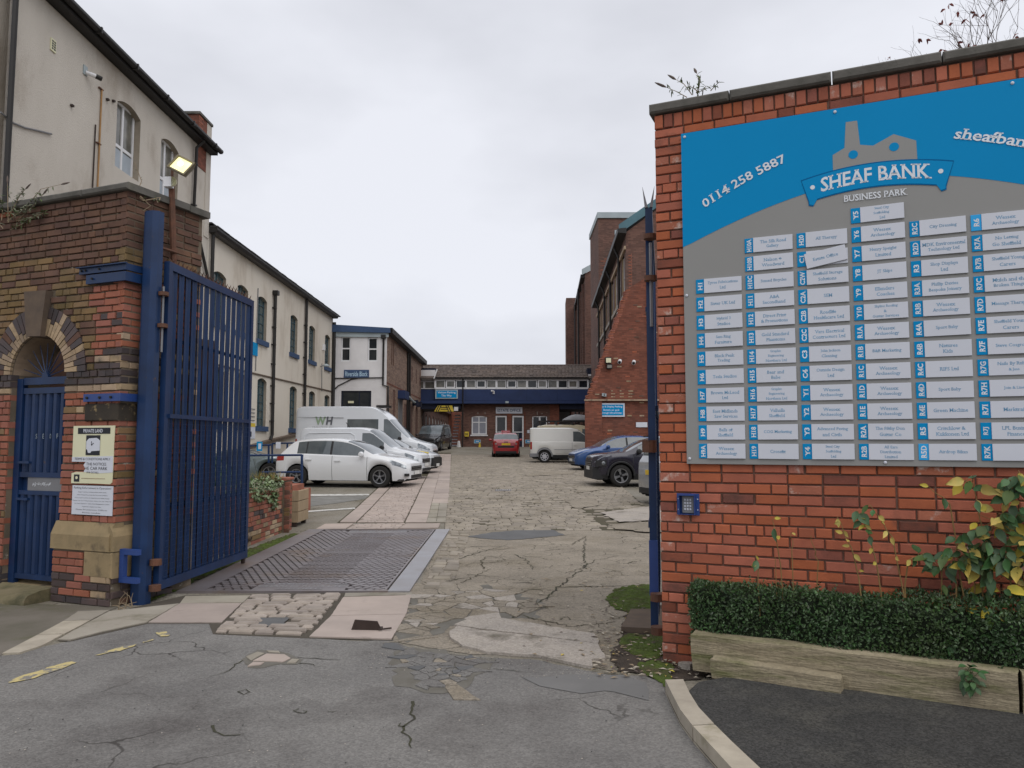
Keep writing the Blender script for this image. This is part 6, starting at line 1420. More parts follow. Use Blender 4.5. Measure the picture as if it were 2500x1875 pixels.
fl2 = thing('flood_lamp', 'small flood lamp under the navy beam above the office sign', 'lamp', FE); MB().box(-.55, -.95, 4.92, -.28, -.745, 5.08).build('lamp_head', m_ltgrey, fl2)
# ---- brick range seen through the left archway
FX = Fr(-8.0, 70.0, radians(90)); xr = thing('rear_range', 'brown brick range with tall arched windows seen through the left archway', 'building', FX)
W6 = [(.4 + i * 3.0, 2.0, 1.6 + i * 3.0, 4.0, .3) for i in range(8)]
mb = MB(); facade(mb, -3, 26, .5, 5.2, W6, .15); mb.build('wall', [m_mill, m_mill], xr)
for o in W6: win(xr, o[0], o[1], o[2], o[3] + .3, .06, m_upvc, m_glass, (.5,), (.4,), .12, .1)
MB().box(-3, -.35, 5.2, 26, 6, 5.5).build('eaves', m_mill, xr); MB().box(25.9, -5.5, .5, 26.2, 6, 6.0).build('end_wall', m_mill_red, xr); MB().box(10, -4.2, .5, 18, -2.6, 4.4).build('side_lean_to', m_rustdark, xr)
stt = thing('fire_escape', 'pale stair treads of an outside stair beside the archway pier', 'staircase', loc=(-4.75, 66.5, 0))
for i in range(11): MB().box(-.55 + i * .03, 0, 1.35 + i * .26, -.1 + i * .03, .5, 1.46 + i * .26).build('tread', m_whitepl, stt)
MB().box(-.62, .1, 1.3, -.57, .16, 4.4).build('string', m_navydk, stt)
# ================================================================== RIGHT HAND BUILDINGS
FT_ = Fr(0, 36, 0)
P_ = lambda u, v: FT_.px(u, v)
bw = thing('buttress_wall', 'sloping red brick stub of a demolished gable with signs and lamps on it', 'building', FT_)
zb0 = .3
sl = [P_(1436, 973), P_(1450, 935), P_(1481, 848), P_(1508, 775), P_(1533, 706)]
base = P_(1430, 978)
poly = [(base[0], zb0), (15.0, zb0), (15.0, sl[-1][1] + 1.0), (sl[-1][0] + 1.5, sl[-1][1] + 1.0), (sl[-1][0], sl[-1][1])] + sl[:-1][::-1] + [(base[0], base[1])]
MB().prism(poly, 0, .5).build('wall', m_mill_red, bw)
# ragged brick ends down the broken slope, worn and pale bricks in the face
rr = random.Random(14)
for i in range(300):
    t = rr.random(); k = min(3, int(t * 4)); f_ = t * 4 - k; x = sl[k][0] * (1 - f_) + sl[k + 1][0] * f_; z = sl[k][1] * (1 - f_) + sl[k + 1][1] * f_
    if i < 62:
        zz = sl[0][1] + (sl[-1][1] - sl[0][1]) * i / 62
        for k in range(4):
            if sl[k][1] <= zz <= sl[k + 1][1] + .001: f_ = (zz - sl[k][1]) / (sl[k + 1][1] - sl[k][1]); x = sl[k][0] * (1 - f_) + sl[k + 1][0] * f_
        put('brick', BK['red'], bw, (x - .02 - rr.uniform(0, .12), -.008, zz), None, (.22, .45, .07))
    elif i < 150:
        X = rr.uniform(base[0] + .1, 8.0); Z = rr.uniform(1.2, 8.6); Z = round(Z / .078) * .078
        xs_ = max(base[0], base[0] + (Z - base[1]) * .45) + .25
        if X > xs_: put('brick', BK[rr.choice(('buff', 'red', 'orange', 'dark'))], bw, (X, -.012, Z), None, (.215, .1, .066))
MB().box(sl[-1][0] + .9, -.06, zb0, sl[-1][0] + 1.0, -.003, 9.5).build('wall_joint', m_mill, bw)
MB().box(base[0] - .05, -.16, zb0, base[0] + .75, -.003, base[1] - .02).build('end_pier', m_mill_red, bw); MB().box(base[0] - .08, -.2, base[1] - .018, base[0] + 4.0, -.004, base[1] + .05).build('ledge', m_bk_buff, bw)
# near building: gable towards the street
cxn, czn = P_(1532, 560)
gb_ = thing('yard_building', 'tall brown brick mill block with a teal verge and sloping black gutter', 'building', FT_)
ridge = P_(1578, 526)
slope = (ridge[1] - czn) / (ridge[0] - cxn)
zt = lambda x: czn + slope * (x - cxn)
MB().prism([(cxn, zb0), (cxn + 9.5, zb0), (cxn + 9.5, zt(cxn + 5)), (cxn + 5.0, zt(cxn + 5.0)), (cxn, czn)], .502, .8).build('gable_wall', m_mill, gb_)
mb = MB(); mb.prism([(cxn - .35, czn - .1), (cxn + 5.2, zt(cxn + 5.2) - .05), (cxn + 5.2, zt(cxn + 5.2) + .42), (cxn - .35, czn + .36)], .38, .5); mb.build('verge_board', m_teal, gb_)
mb = MB(); rr = random.Random(15)
for i in range(84):
    z = 6.6 + (i // 2) * .078 + 1.0
    if z > czn - .6: break
    put('brick', BK['red'], gb_, (cxn + .1 + (i % 2) * .55 + (.12 if (i // 2) % 2 else 0), .488, z), None, (.42, .1, .055))
MB().box(cxn + 1.05, .46, 4, cxn + 1.2, .5, zt(cxn + 1)).build('corner_joint', m_mill_red, gb_); pipe(gb_, [(cxn + 1.55, .44, zt(cxn + 1.5) - .2), (cxn + 1.55, .44, zt(cxn + 1.5) - 3.2)], .03, m_ltgrey, 'vent_pipe')
# receding side of the near building
FSD = Fr(cxn, 36.5, atan2(-1, -.0437))
SL_ = 20.5
EH = czn - .12
ops = [(-.9 - i * 2.05 - 1.15, EH - 2.75, -.9 - i * 2.05, EH - .75, 0) for i in range(9)] + [(-1.6 - i * 2.4 - 1.1, 4.2, -1.6 - i * 2.4, 6.4, 0) for i in range(8)]
mb = MB(); facade(mb, -SL_, 0, zb0, EH, ops, .15); me = mb.mesh('side_wall', [m_mill, m_bk_buff], fix=True)
def rel(fr, par):      # frame fr expressed in the parent's frame
    return (par.loc(fr.o)), (0, 0, fr.a - par.a)
l_, r_ = rel(FSD, FT_); sw2 = put('side_wall', me, gb_, l_, r_)
for o in ops: win(sw2, o[0], o[1], o[2], o[3], .08, m_upvc, m_glass, (.5,), (.5,), .07, .06)
MB().box(-SL_, .2, zb0, -.0, 9, EH - .1).build('wall_core', m_mill, sw2)
MB().box(-SL_, -.10, EH - .72, -.02, -.003, EH - .55).build('lintel_band', m_bk_buff, sw2); MB().box(-SL_, -.08, EH - 2.98, -.02, -.003, EH - 2.78).build('sill_band', m_conc, sw2)
mb = MB(); mb.grid([[(x, y, z) for y, z in ((.0, EH), (-.42, EH + .05), (-.45, EH + .24), (0, EH + .28))] for x in (-SL_ - .1, .25)], 0, True); mb.face([(.25, y, z) for y, z in ((.0, EH), (-.42, EH + .05), (-.45, EH + .24), (0, EH + .28))]); mb.build('gutter', m_gutter, sw2)
mb = MB(); mb.grid([[(x, y, z) for y, z in ((-.45, EH + .25), (5.0, zt(cxn + 5) + .3))] for x in (-SL_ - .1, .0)]); mb.build('roof', m_slate, sw2)
for x in (-2.6, -7.8, -12.2, -17.5): pipe(sw2, [(x, -.35, EH), (x, -.12, EH - .5), (x, -.12, 1.0)], .07)
MB().box(-4.6, -.06, EH - 4.4, -2.8, -.003, EH - 3.1).build('white_panel', m_whitepl, sw2); MB().box(-14.5, -.06, 5.0, -13.3, -.003, 5.8).build('grey_panel', m_ltgrey, sw2)
# stair tower
FTW = Fr(0, 57.2, 0); tx = FTW.px(1462, 700)[0]; tzt = FTW.px(1462, 533)[1]; tzf = FTW.px(1462, 519)[1]
tw_ = thing('stair_tower', 'tall plain brown brick stair tower with a pale fascia round its flat top', 'building', FTW)
MB().box(tx, 0, .5, tx + 8, 6, tzt).build('wall', m_mill, tw_); MB().box(tx - .08, -.12, tzt + .002, tx + 8, 6.2, tzf).build('fascia', m_ltgrey, tw_)
for i in range(48): put('brick', BK['red'], tw_, (tx + .15 + (i % 6) * .75 + (.3 if (i // 6) % 2 else 0), -.012, tzt - 4.4 + (i // 6) * .17), None, (.62, .1, .07))
MB().box(FTW.px(1501, 600)[0], -.05, FTW.px(1500, 590)[1], FTW.px(1501, 600)[0] + .14, -.003, FTW.px(1500, 562)[1]).build('white_conduit', m_ltgrey, tw_)
# far mill
FM0 = Fr(0, 72, 0); mx_, mz_ = FM0.px(1428, 668)
fm = thing('far_mill', 'long five storey brown brick mill with rows of windows beyond the link bridge', 'building', FM0)
vz = FM0.px(1457, 652)
MB().prism([(mx_, .5), (mx_ + 7, .5), (mx_ + 7, mz_ + 7 * (vz[1] - mz_) / (vz[0] - mx_)), (mx_, mz_)], .0, .4).build('gable_wall', m_mill, fm)
sl2 = (vz[1] - mz_) / (vz[0] - mx_)
MB().prism([(mx_ - .3, mz_ - .15), (mx_ + 7, mz_ + 7 * sl2), (mx_ + 7, mz_ + 7 * sl2 + .55), (mx_ - .3, mz_ + .40)], -.15, -.003).build('verge_board', m_ltgrey, fm)
a = FM0.rect(1448.5, 674, 1459, 709); win(fm, a[0], a[1], a[2] + .3, a[3], -.06, m_upvc, m_glass_p, (), (.75,), .12, .1)
FMS = Fr(mx_, 72.2, atan2(-1, -.0437)); l_, r_ = rel(FMS, FM0)
ops = []
for s in range(5):
    for i in range(12): ops.append((-2.0 - i * 3.7 - 1.7, 2.2 + s * 3.1, -2.0 - i * 3.7, 4.2 + s * 3.1, .15))
mb = MB(); facade(mb, -46, 0, .5, 17.55, ops, .18); sw3 = put('side_wall', mb.mesh('side_wall', [m_mill, m_mill], fix=True), fm, l_, r_)
MB().box(-46, .2, .5, -.0, 8, 17.5).build('wall_core', m_mill, sw3)
for o in ops: win(sw3, o[0], o[1], o[2], o[3] + .1, .1, m_ltgrey, m_glass, (.5,), (.5,), .12, .1)
for i in range(12): MB().box(-1.0 - i * 3.7 - .3, -.25, .5, -1.0 - i * 3.7 + .3, -.003, 17.0).build('pilaster', m_mill, sw3)
MB().box(-46, -.4, 17.5, .1, .0, 17.8).build('gutter', m_gutter, sw3)
for x in (-5, -14, -26, -38): pipe(sw3, [(x, -.42, 17.4), (x, -.42, 1)], .09)
mb = MB(); mb.grid([[(x, y, z) for y, z in ((-.4, 17.8), (7, 20.2))] for x in (-46, 0)]); mb.build('roof', m_slate, sw3)
MB().box(-22, -1.3, .5, -18, -.003, 19.0).build('hoist_tower', m_mill, sw3)
# low brick shed seen under the bridge on the right
FQ = Fr(0, 70, 0); x0, z0 = FQ.px(1365, 1060); x1, z1 = FQ.px(1395, 985)
sh = thing('rear_shed', 'low brick shed seen through the gap beneath the bridge', 'building', FQ); MB().box(x0 - 1.5, 0, .8, x1, 3, 6.5).build('wall', m_mill_red, sh); MB().box(x1 - 1.2, -.05, 2.8, x1 - .15, -.003, 4.7).build('door', m_grey, sh)
rl3 = thing('yard_stair_rail', 'dark sloping iron handrail in front of the far mill under the bridge', 'railing', loc=(0, 0, 0))
MB().tube([at(1395, 1042, 66), at(1432, 1020, 62)], .06, 6).build('rail', m_rustdark, rl3)
for u, v in ((1400, 1039), (1412, 1032), (1424, 1025)): MB().tube([at(u, v, 64), at(u, v + 30, 64)], .05, 6).build('post', m_rustdark, rl3)
# ---- things on the buttress wall
ps = thing('pay_display_sign', 'blue Pay and Display Parking sign on the sloping brick wall', 'sign', FT_)
a = FT_.rect(1460, 984.5, 1524.5, 1017.5); MB().box(a[0], -.08, a[1], a[2], -.02, a[3]).build('border', m_whitepl, ps); b_ = .07; MB().box(a[0] + b_, -.09, a[1] + b_, a[2] - b_, -.081, a[3] - b_).build('panel', m_signblue, ps)
hh = (a[3] - a[1])
for t, fz, wd in (('Pay & Display Parking', .73, .82), ('Bottom car park', .48, .60), ('through left archway.', .27, .80)): mb = MB(); text_fit(mb, t, (a[0] + a[2]) / 2, a[1] + hh * fz, (a[2] - a[0]) * wd, hh * .17, -.093, False, .012); mb.build('lettering', m_letter, ps, fix=False)
wn = thing('wall_notice', 'small blank white notice low on the red brick wall behind the dark crossover', 'notice', FT_); a = FT_.rect(1552.5, 1031, 1580, 1043); MB().box(a[0], -.05, a[1], a[2], -.012, a[3]).build('board', m_whitepl, wn)
for u0, v0, u1, v1, m_, lab in ((1477, 873, 1491, 888, m_cream_pl, 'upper square flood lamp with a cream lens on the sloping brick wall'), (1480, 890, 1493, 901, m_glass_p, 'lower small black flood lamp hung below the cream one')):
    a = FT_.rect(u0, v0, u1, v1); t = thing('wall_flood_lamp', lab, 'lamp', FT_, 'flood lamps on the brick slope'); MB().box(a[0], -.25, a[1], a[2], -.05, a[3]).build('housing', m_black, t); MB().box(a[0] + .02, -.262, a[1] + .03, a[2] - .02, -.2505, a[3] - .05).build('lens', m_, t); MB().box((a[0] + a[2]) / 2 - .04, -.05, a[3] - .1, (a[0] + a[2]) / 2 + .04, .0, a[3] - .02).build('bracket', m_black, t)
for (u, v), lab in (((1513, 884), 'white upright security camera between the flood lamps and the dome camera'), ((1547, 886), 'white dome shaped security camera nearest the gate')):
    x, z = P_(u, v); t = thing('wall_camera', lab, 'camera', FT_, 'cameras on the brick slope'); MB().box(x - .05, -.1, z - .02, x + .05, -.01, z + .12).build('bracket', m_upvc, t); MB().tube([(x, -.1, z + .05), (x - .06, -.36, z - .05)], .09, 10).build('camera_body', m_upvc, t); MB().tube([(x - .058, -.35, z - .046), (x - .066, -.38, z - .058)], .07, 10).build('lens', m_black, t)
for u, v in ((1473, 965), (1469, 964)):
    x, z = P_(u, v); MB().box(x, -.2, z - .07, x + .12, -.01, z + .07).build('socket_box', m_ltgrey, bw)
for k, u in enumerate((1492, 1513, 1534)):
    x, z = P_(u, 970)
    for dx, dz in ((0, 0), (.1, .0), (0, .14), (.1, .14), (0, .28)): put('brick', BK['buff'], bw, (x + dx, -.013, z + dz), None, (.09, .05, .05))
# ================================================================== VEHICLES
m_tyre = M('tyre_rubber', (.022, .021, .02), .85, vs=12, var=.6)
m_well = M('wheel_well', (.008, .008, .008), .9)
m_rim = M('alloy_rim', (.30, .30, .31), .35, .8, vs=5, var=.4)
m_rimdk = M('dark_rim', (.035, .035, .038), .4, .5)
m_trim = M('black_trim', (.022, .022, .023), .6, vs=4, var=.5)
m_head = M('headlamp_glass', (.45, .48, .50), .08, .6, col2=(.12, .13, .14), vs=9, var=1., spec=.9)
m_tail = M('tail_lamp_red', (.35, .015, .012), .15, spec=.7, vs=6, var=.6)
m_plate_y = M('yellow_number_plate', (.72, .48, .03), .4); m_plate_w = M('white_number_plate', (.75, .75, .72), .4)
m_seam = M('panel_gap', (.03, .03, .03), .7)
def paint(name, c, metal=0., dirt=.0): return M(name, c, .22, metal, vs=1.2, var=.25, col2=tuple(k * .86 for k in c), coat=.6, spec=.5, rough2=.30)
def interp(pts, s, smooth=True):
    if s <= pts[0][0]: return pts[0][1]
    for i in range(len(pts) - 1):
        (a, za), (b, zb) = pts[i], pts[i + 1]
        if s <= b:
            t = (s - a) / (b - a) if b > a else 1
            if not smooth: return za + (zb - za) * t
            def sl(k):
                if k <= 0 or k >= len(pts) - 1: return None
                return (pts[k + 1][1] - pts[k - 1][1]) / (pts[k + 1][0] - pts[k - 1][0])
            d = (zb - za) / (b - a); m0 = sl(i); m1 = sl(i + 1); m0 = d if m0 is None else m0; m1 = d if m1 is None else m1
            if d == 0: m0 = m1 = 0
            else:
                m0 = 0 if m0 * d < 0 else m0; m1 = 0 if m1 * d < 0 else m1
                m0 = math.copysign(min(abs(m0), 3 * abs(d)), d); m1 = math.copysign(min(abs(m1), 3 * abs(d)), d)
            h = b - a; t2, t3 = t * t, t * t * t
            return za * (2 * t3 - 3 * t2 + 1) + zb * (-2 * t3 + 3 * t2) + h * m0 * (t3 - 2 * t2 + t) + h * m1 * (t3 - t2)
    return pts[-1][1]
_wheels = {}
def wheel_meshes(r, w, style):
    k = (round(r, 3), w, style)
    if k in _wheels: return _wheels[k]
    rr_ = r * .64
    ty = MB().lathe([(rr_, -w / 2), (r * .93, -w / 2), (r * .985, -w * .40), (r, -w * .25), (r, w * .25), (r * .985, w * .40), (r * .93, w / 2), (rr_, w / 2)], (0, 0, 0), 'y', 32).mesh('wheel', m_tyre, True, True); ty.set_sharp_from_angle(angle=radians(50))
    mb = MB()
    mb.lathe([(rr_ + .004, -w / 2 + .002), (rr_ - .018, -w / 2 - .002), (rr_ - .022, -w * .1), (0, -w * .1)], (0, 0, 0), 'y', 32, 1)
    mb.lathe([(rr_ + .004, -w / 2 + .001), (rr_ + .002, -w / 2 - .008), (rr_ - .02, -w / 2 - .004), (rr_ - .022, -w / 2 + .02)], (0, 0, 0), 'y', 32, 0)
    mb.lathe([(.0, -w / 2 + .006), (.045, -w / 2 + .01), (.06, -w * .2)], (0, 0, 0), 'y', 16, 0 if style != 'cover4' else 1)
    n, wd, sp = {'ten': (5, .014, .12), 'five': (5, .05, 0), 'cover4': (4, .058, 0), 'trim': (8, .038, 0)}[style]
    for i in range(n):
        for s in ((-sp, sp) if sp else (0,)):
            a = 2 * pi * i / n + .3; a2 = a + s
            p = Vector((cos(a) * .04, -w / 2 + .016, sin(a) * .04)); q = Vector((cos(a2) * (rr_ - .012), -w / 2 + .004, sin(a2) * (rr_ - .012)))
            mb.bar(p, q, wd, .022, (0, 1, 0), 0)
            if style == 'cover4': mb.bar(q * .62 + p * .38 , q, wd * 1.5, .018, (0, 1, 0), 0)
    if style == 'trim': mb.lathe([(rr_ * .55, -w / 2 - .0), (rr_ * .2, -w / 2 - .006), (0, -w / 2 - .006)], (0, 0, 0), 'y', 24, 0)
    mats = [m_rim, m_rimdk] if style != 'trim' else [M('wheel_trim', (.5, .5, .52), .4, .3), m_rimdk]
    rim = mb.mesh('rim', mats, False, False); _wheels[k] = (ty, rim); return ty, rim
def vehicle(name, label, cat, sp, x, y, head, mat, group='vehicles parked in the yard', plate=True):
    L_, W = sp['L'], sp['W']; top, belt = sp['top'], sp['belt']; z0 = sp.get('z0', .20); R_ = sp['R']; RA = R_ + .055
    fa, ra = sp['fa'], sp['ra']; ws = sp['ws']; rs = sp.get('rs'); wins = sp['wins']; doors = sp['doors']; wtop = sp.get('wtop', 9.); clad = sp.get('clad', -1)
    # stations
    S = set([0, .012, .04, .09, .16, .26, .38, L_, L_ - .012, L_ - .04, L_ - .09, L_ - .16, L_ - .26])
    for a in (fa, ra):
        for k in range(13): S.add(a - RA * cos(pi * k / 12))
        S.add(a - RA - .006); S.add(a + RA + .006)
    for d in doors: S.add(d - .006); S.add(d + .006)
    for a, b in wins: S.add(a); S.add(b)
    for a in (ws[0], ws[1]): S.add(a)
    if rs: S.add(rs[0]); S.add(rs[1])
    for p in top: S.add(p[0])
    s = .3
    while s < L_: S.add(s); s += .14
    S = sorted(v for v in S if 0 <= v <= L_); S2 = [S[0]]
    for v in S[1:]:
        if v - S2[-1] > .004: S2.append(v)
    S = S2
    plan = sp.get('plan') or [(0, .70), (.012, .73), (.04, .79), (.09, .85), (.16, .90), (.38, .965), (.9, .995), (1.4, 1.0), (L_ - 1.0, 1.0), (L_ - .4, .965), (L_ - .16, .92), (L_ - .04, .86), (L_ - .012, .82), (L_, .78)]
    wr0 = sp.get('wr', .76)
    hx = L_ / 2
    rows = []
    for s in S:
        zt = interp(top, s); w_ = W * interp(plan, s); zb = min(interp(belt, s), zt - .012); zl = z0 + (.06 if s < .1 or s > L_ - .1 else 0)
        for a in (fa, ra):
            if abs(s - a) < RA + .001: zl = R_ + sqrt(max(0, RA * RA - (s - a) ** 2)) + .0
        zl = min(zl, zb - .05)
        g = max(0, min(1, (zt - zb) / .55)); crown = .015 + .045 * g; zr = max(zb + .006, zt - crown)
        wr = w_ * (.93 + (wr0 - .93) * g) if zt - zb > .02 else w_ * .90
        zwt = min(wtop, zr - .035 * g); zwt = max(zwt, zb + .004); zs = zb + .025 * g
        lw = lambda z: w_ * .955 + (wr - w_ * .955) * max(0, (z - zb)) / max(.01, zr - zb)
        row = [(w_ * .93, zl), (w_ * .975, zl + (zb - zl) * .22), (w_ * 1.0, zl + (zb - zl) * .5), (w_ * .995, zl + (zb - zl) * .78), (w_ * .975, zb - .012), (w_ * .955, zb), (lw(zs), zs), (lw((zs + zwt) / 2), (zs + zwt) / 2), (lw(zwt), zwt), (wr, zr), (wr * .88, zr + (zt - zr) * .55), (wr * .5, zt - (zt - zr) * .1), (0, zt)]
        rows.append((s, row))
    t = thing(name, label, cat, loc=(x, y, G(x, y) + sp.get('dz', 0)), rz=head, group=group)
    # slope of the yard under the wheels
    cx_, sx_ = cos(head), sin(head); ga = G(x + cx_ * L_ * .3, y + sx_ * L_ * .3); gb2 = G(x - cx_ * L_ * .3, y - sx_ * L_ * .3); t.rotation_euler = (0, -math.atan2(ga - gb2, L_ * .6), head); t.location.z = (ga + gb2) / 2 + sp.get('dz', 0)
    NR = len(rows[0][1]); groups = {}
    def V(i, k, sgn): s, r = rows[i]; return (hx - s, sgn * r[k][0], r[k][1])
    hl = sp.get('hl', (.10, .62, 3, 5)); tl = sp.get('tl', (L_ - .32, L_ - .0, 3, 5))
    for sgn in (1, -1):
        for i in range(len(rows) - 1):
            a, b = rows[i][0], rows[i + 1][0]; m = (a + b) / 2
            for k in range(NR - 1):
                key = ('body', 0)
                if k <= 4 and any(abs(m - d) < .0065 for d in doors): key = ('body', 1)
                elif k <= clad: key = ('body', 2)
                elif hl and hl[0] < m < hl[1] and hl[2] <= k < hl[3]: key = ('headlight' + str(sgn), 0)
                elif tl and tl[0] < m < tl[1] and tl[2] <= k < tl[3]: key = ('tail_light' + str(sgn), 0)
                elif k in (6, 7) and any(p < m < q for p, q in wins): key = ('side_window' + str(sgn) + str([j for j, (p, q) in enumerate(wins) if p < m < q][0]), 0)
                elif k in (6, 7) and sp.get('bp', 1) and wins[0][0] < m < wins[-1][1] and len(wins) > 1 and L_ < 5: key = ('body', 2)
                elif k >= 9 and ws[0] < m < ws[1] and k >= 9: key = ('windscreen', 0)
                elif rs and k >= 9 and rs[0] < m < rs[1]: key = ('rear_window', 0)
                elif k <= 4:
                    for j in range(len(doors) - 1):
                        if doors[j] < m < doors[j + 1]: key = ('door' + str(sgn) + str(j), 0)
                f = [V(i, k, sgn), V(i + 1, k, sgn), V(i + 1, k + 1, sgn), V(i, k + 1, sgn)]
                if sgn < 0: f = f[::-1]
                groups.setdefault(key[0], MB()).face(f, key[1])
    body = groups.pop('body')
    for i, rev in ((0, False), (len(rows) - 1, True)):
        loop = [V(i, k, 1) for k in range(NR)] + [V(i, k, -1) for k in range(NR - 2, -1, -1)]
        body.face(loop if not rev else loop[::-1], 0)
    bo = body.build('body', [mat, m_seam, m_trim], t, True, sharp=38)
    for nm, mb in groups.items():
        base = nm.rstrip('-0123456789'); mt = {'headlight': m_head, 'tail_light': m_tail, 'side_window': m_glass_c, 'windscreen': m_glass_c, 'rear_window': m_glass_c}.get(base, mat)
        if base == 'windscreen': mt = m_wscreen
        o = mb.build(base, mt, t, True, sharp=38)
        if base == 'door':
            sgn = 1 if '-' not in nm else -1; j = int(nm[-1]); d1 = doors[j + 1]; zc = interp(belt, d1) - .17
            wv = W * 1.0; MB().box(hx - d1 + .08, min(sgn * wv, sgn * (wv + .03)), zc, hx - d1 + .27, max(sgn * wv, sgn * (wv + .03)), zc + .03).build('handle', mat if sp.get('hcol', 1) else m_trim, o)
    # underbody, wheels, lamps, plates
    MB().box(hx - L_ + .15, -W * .72, z0 - .02, hx - .15, W * .72, R_ * 2 + .10).box(hx - L_ + .12, -W * .9, z0 + .01, hx - .15, W * .9, z0 + .05).build('underbody', m_well, t)['kind'] = 'stuff'
    ty, rim = wheel_meshes(R_, .21, sp.get('wheel', 'ten'))
    for a in (fa, ra):
        for sgn in (-1, 1):
            o = put('wheel', ty, t, (hx - a, sgn * (W - .115), R_), (0, 0, 0 if sgn < 0 else pi)); put('rim', rim, o)
    mz = interp(belt, ws[0] + .25) + .07; ms = ws[0] + .32
    for sgn in (-1, 1):
        mb = MB(); mb.lathe([(0, -.1), (.06, -.09), (.085, -.02), (.08, .05), (.05, .09), (0, .1)], (hx - ms, sgn * (W + .11), mz), 'y', 12); mb.bar((hx - ms, sgn * (W * .93), mz - .04), (hx - ms, sgn * (W + .08), mz - .03), .06, .03)
        mb.build('mirror', mat if sp.get('mcol', 1) else m_trim, t, True, sharp=40)
    zn = sp.get('grz', (.44, .60)); gw = W * .60
    zf = interp(top, .012)
    MB().box(hx - .004, -gw, zn[0], hx + .012, gw, min(zn[1], zf - .05)).build('grille', m_trim, t)
    for k in range(2): MB().box(hx + .0125, -gw * .92, zn[0] + .03 + k * .06, hx + .018, gw * .92, zn[0] + .045 + k * .06).build('grille_bar', m_rim, t)
    MB().box(hx - .006, -W * .62, z0 + .07, hx + .010, W * .62, z0 + .17).build('lower_intake', m_trim, t)
    if plate:
        MB().box(hx + .0185, -.26, zn[0] - .12, hx + .026, .26, zn[0] - .01).build('number_plate', m_plate_w, t)
        zp = sp.get('rpz', .80); MB().box(hx - L_ - .02, -.26, zp, hx - L_ + .01, .26, zp + .115).build('number_plate', m_plate_y, t)
    MB().box(hx - L_ - .012, -W * .74, z0 + .06, hx - L_ + .02, W * .74, z0 + .20).build('rear_valance', m_trim, t)
    return t
m_wscreen = glass_mat('windscreen_glass', (.16, .19, .21), .03, 1.0, 1.2, (.05, .06, .065))
p_white = paint('white_paint', (.70, .71, .72)); p_white2 = paint('van_white_paint', (.66, .68, .71)); p_cream = paint('old_white_paint', (.66, .65, .61)); p_red = paint('red_paint', (.30, .012, .016)); p_blue = paint('blue_car_paint', (.022, .07, .21), .2); p_purple = paint('dark_plum_paint', (.022, .02, .034), .2); p_silver = paint('silver_paint', (.36, .37, .38), .5); p_black = paint('black_paint', (.012, .012, .014)); p_grey = paint('dark_grey_paint', (.10, .10, .11), .3); p_teal = paint('teal_silver_paint', (.16, .20, .21), .4); p_grsil = paint('white_silver_paint', (.50, .51, .52), .2)
hatch = dict(L=4.26, W=.90, R=.32, fa=.88, ra=3.51, top=[(0, .66), (.012, .70), (.09, .755), (.5, .885), (1.02, .985), (1.2, 1.05), (1.62, 1.285), (1.98, 1.415), (2.5, 1.475), (3.1, 1.465), (3.55, 1.415), (3.70, 1.365), (4.00, 1.08), (4.14, .95), (4.22, .90), (4.26, .74)],
    belt=[(0, .60), (.4, .78), (1.05, .90), (2.2, .935), (3.5, .975), (4.2, .93)], ws=(1.1, 1.95), rs=(3.78, 4.06), wins=[(1.40, 2.40), (2.47, 3.20), (3.24, 3.52)], doors=[1.28, 2.38, 3.30], grz=(.50, .63), hl=(.07, .58, 3, 5), tl=(3.92, 4.25, 3, 5))
golf = dict(hatch)
smallvan = dict(L=4.41, W=.90, R=.32, fa=.88, ra=3.56, top=[(0, .72), (.012, .78), (.09, .88), (.55, 1.0), (.92, 1.09), (1.1, 1.17), (1.6, 1.58), (1.85, 1.74), (2.3, 1.81), (4.1, 1.81), (4.3, 1.77), (4.38, 1.62), (4.40, 1.0), (4.41, .7)],
    belt=[(0, .68), (.4, .88), (1.0, 1.0), (2.0, 1.06), (4.3, 1.08)], ws=(1.0, 1.82), wins=[(1.3, 2.08)], doors=[1.2, 2.14], wtop=1.60, wr=.86, wheel='five', grz=(.58, .72), clad=0, z0=.22, hl=(.07, .55, 3, 5), tl=(4.25, 4.41, 3, 5), mcol=0)
bigvan = dict(L=6.1, W=1.02, R=.35, fa=1.0, ra=4.72, top=[(0, .85), (.012, .92), (.09, 1.05), (.6, 1.2), (.95, 1.32), (1.15, 1.45), (1.75, 2.05), (2.0, 2.32), (2.5, 2.66), (3.0, 2.74), (5.7, 2.75), (5.98, 2.70), (6.07, 2.5), (6.09, 1.2), (6.1, .8)],
    belt=[(0, .8), (.4, 1.05), (1.1, 1.22), (2.0, 1.28), (5.9, 1.3)], ws=(1.05, 1.86), wins=[(1.35, 2.12), (2.36, 3.74)], doors=[1.3, 2.2], wtop=2.16, wr=.88, wheel='trim', grz=(.62, .8), clad=0, z0=.25, hl=(.08, .62, 3, 5), tl=(5.98, 6.1, 2, 5), mcol=0, rpz=.9)
carrier = dict(L=4.9, W=.95, R=.34, fa=.95, ra=4.0, top=[(0, .82), (.012, .88), (.09, .97), (.6, 1.1), (.95, 1.18), (1.15, 1.27), (1.7, 1.7), (2.1, 1.87), (2.6, 1.91), (4.5, 1.88), (4.75, 1.80), (4.87, 1.4), (4.89, 1.0), (4.9, .75)],
    belt=[(0, .75), (.4, .98), (1.1, 1.08), (4.8, 1.14)], ws=(1.1, 1.98), wins=[(1.4, 2.2), (2.3, 3.4), (3.5, 4.5)], doors=[1.25, 2.25, 3.45], wtop=1.7, wr=.84, wheel='five', grz=(.62, .80), z0=.2, hl=(.07, .62, 3, 5), tl=(4.75, 4.9, 3, 6))
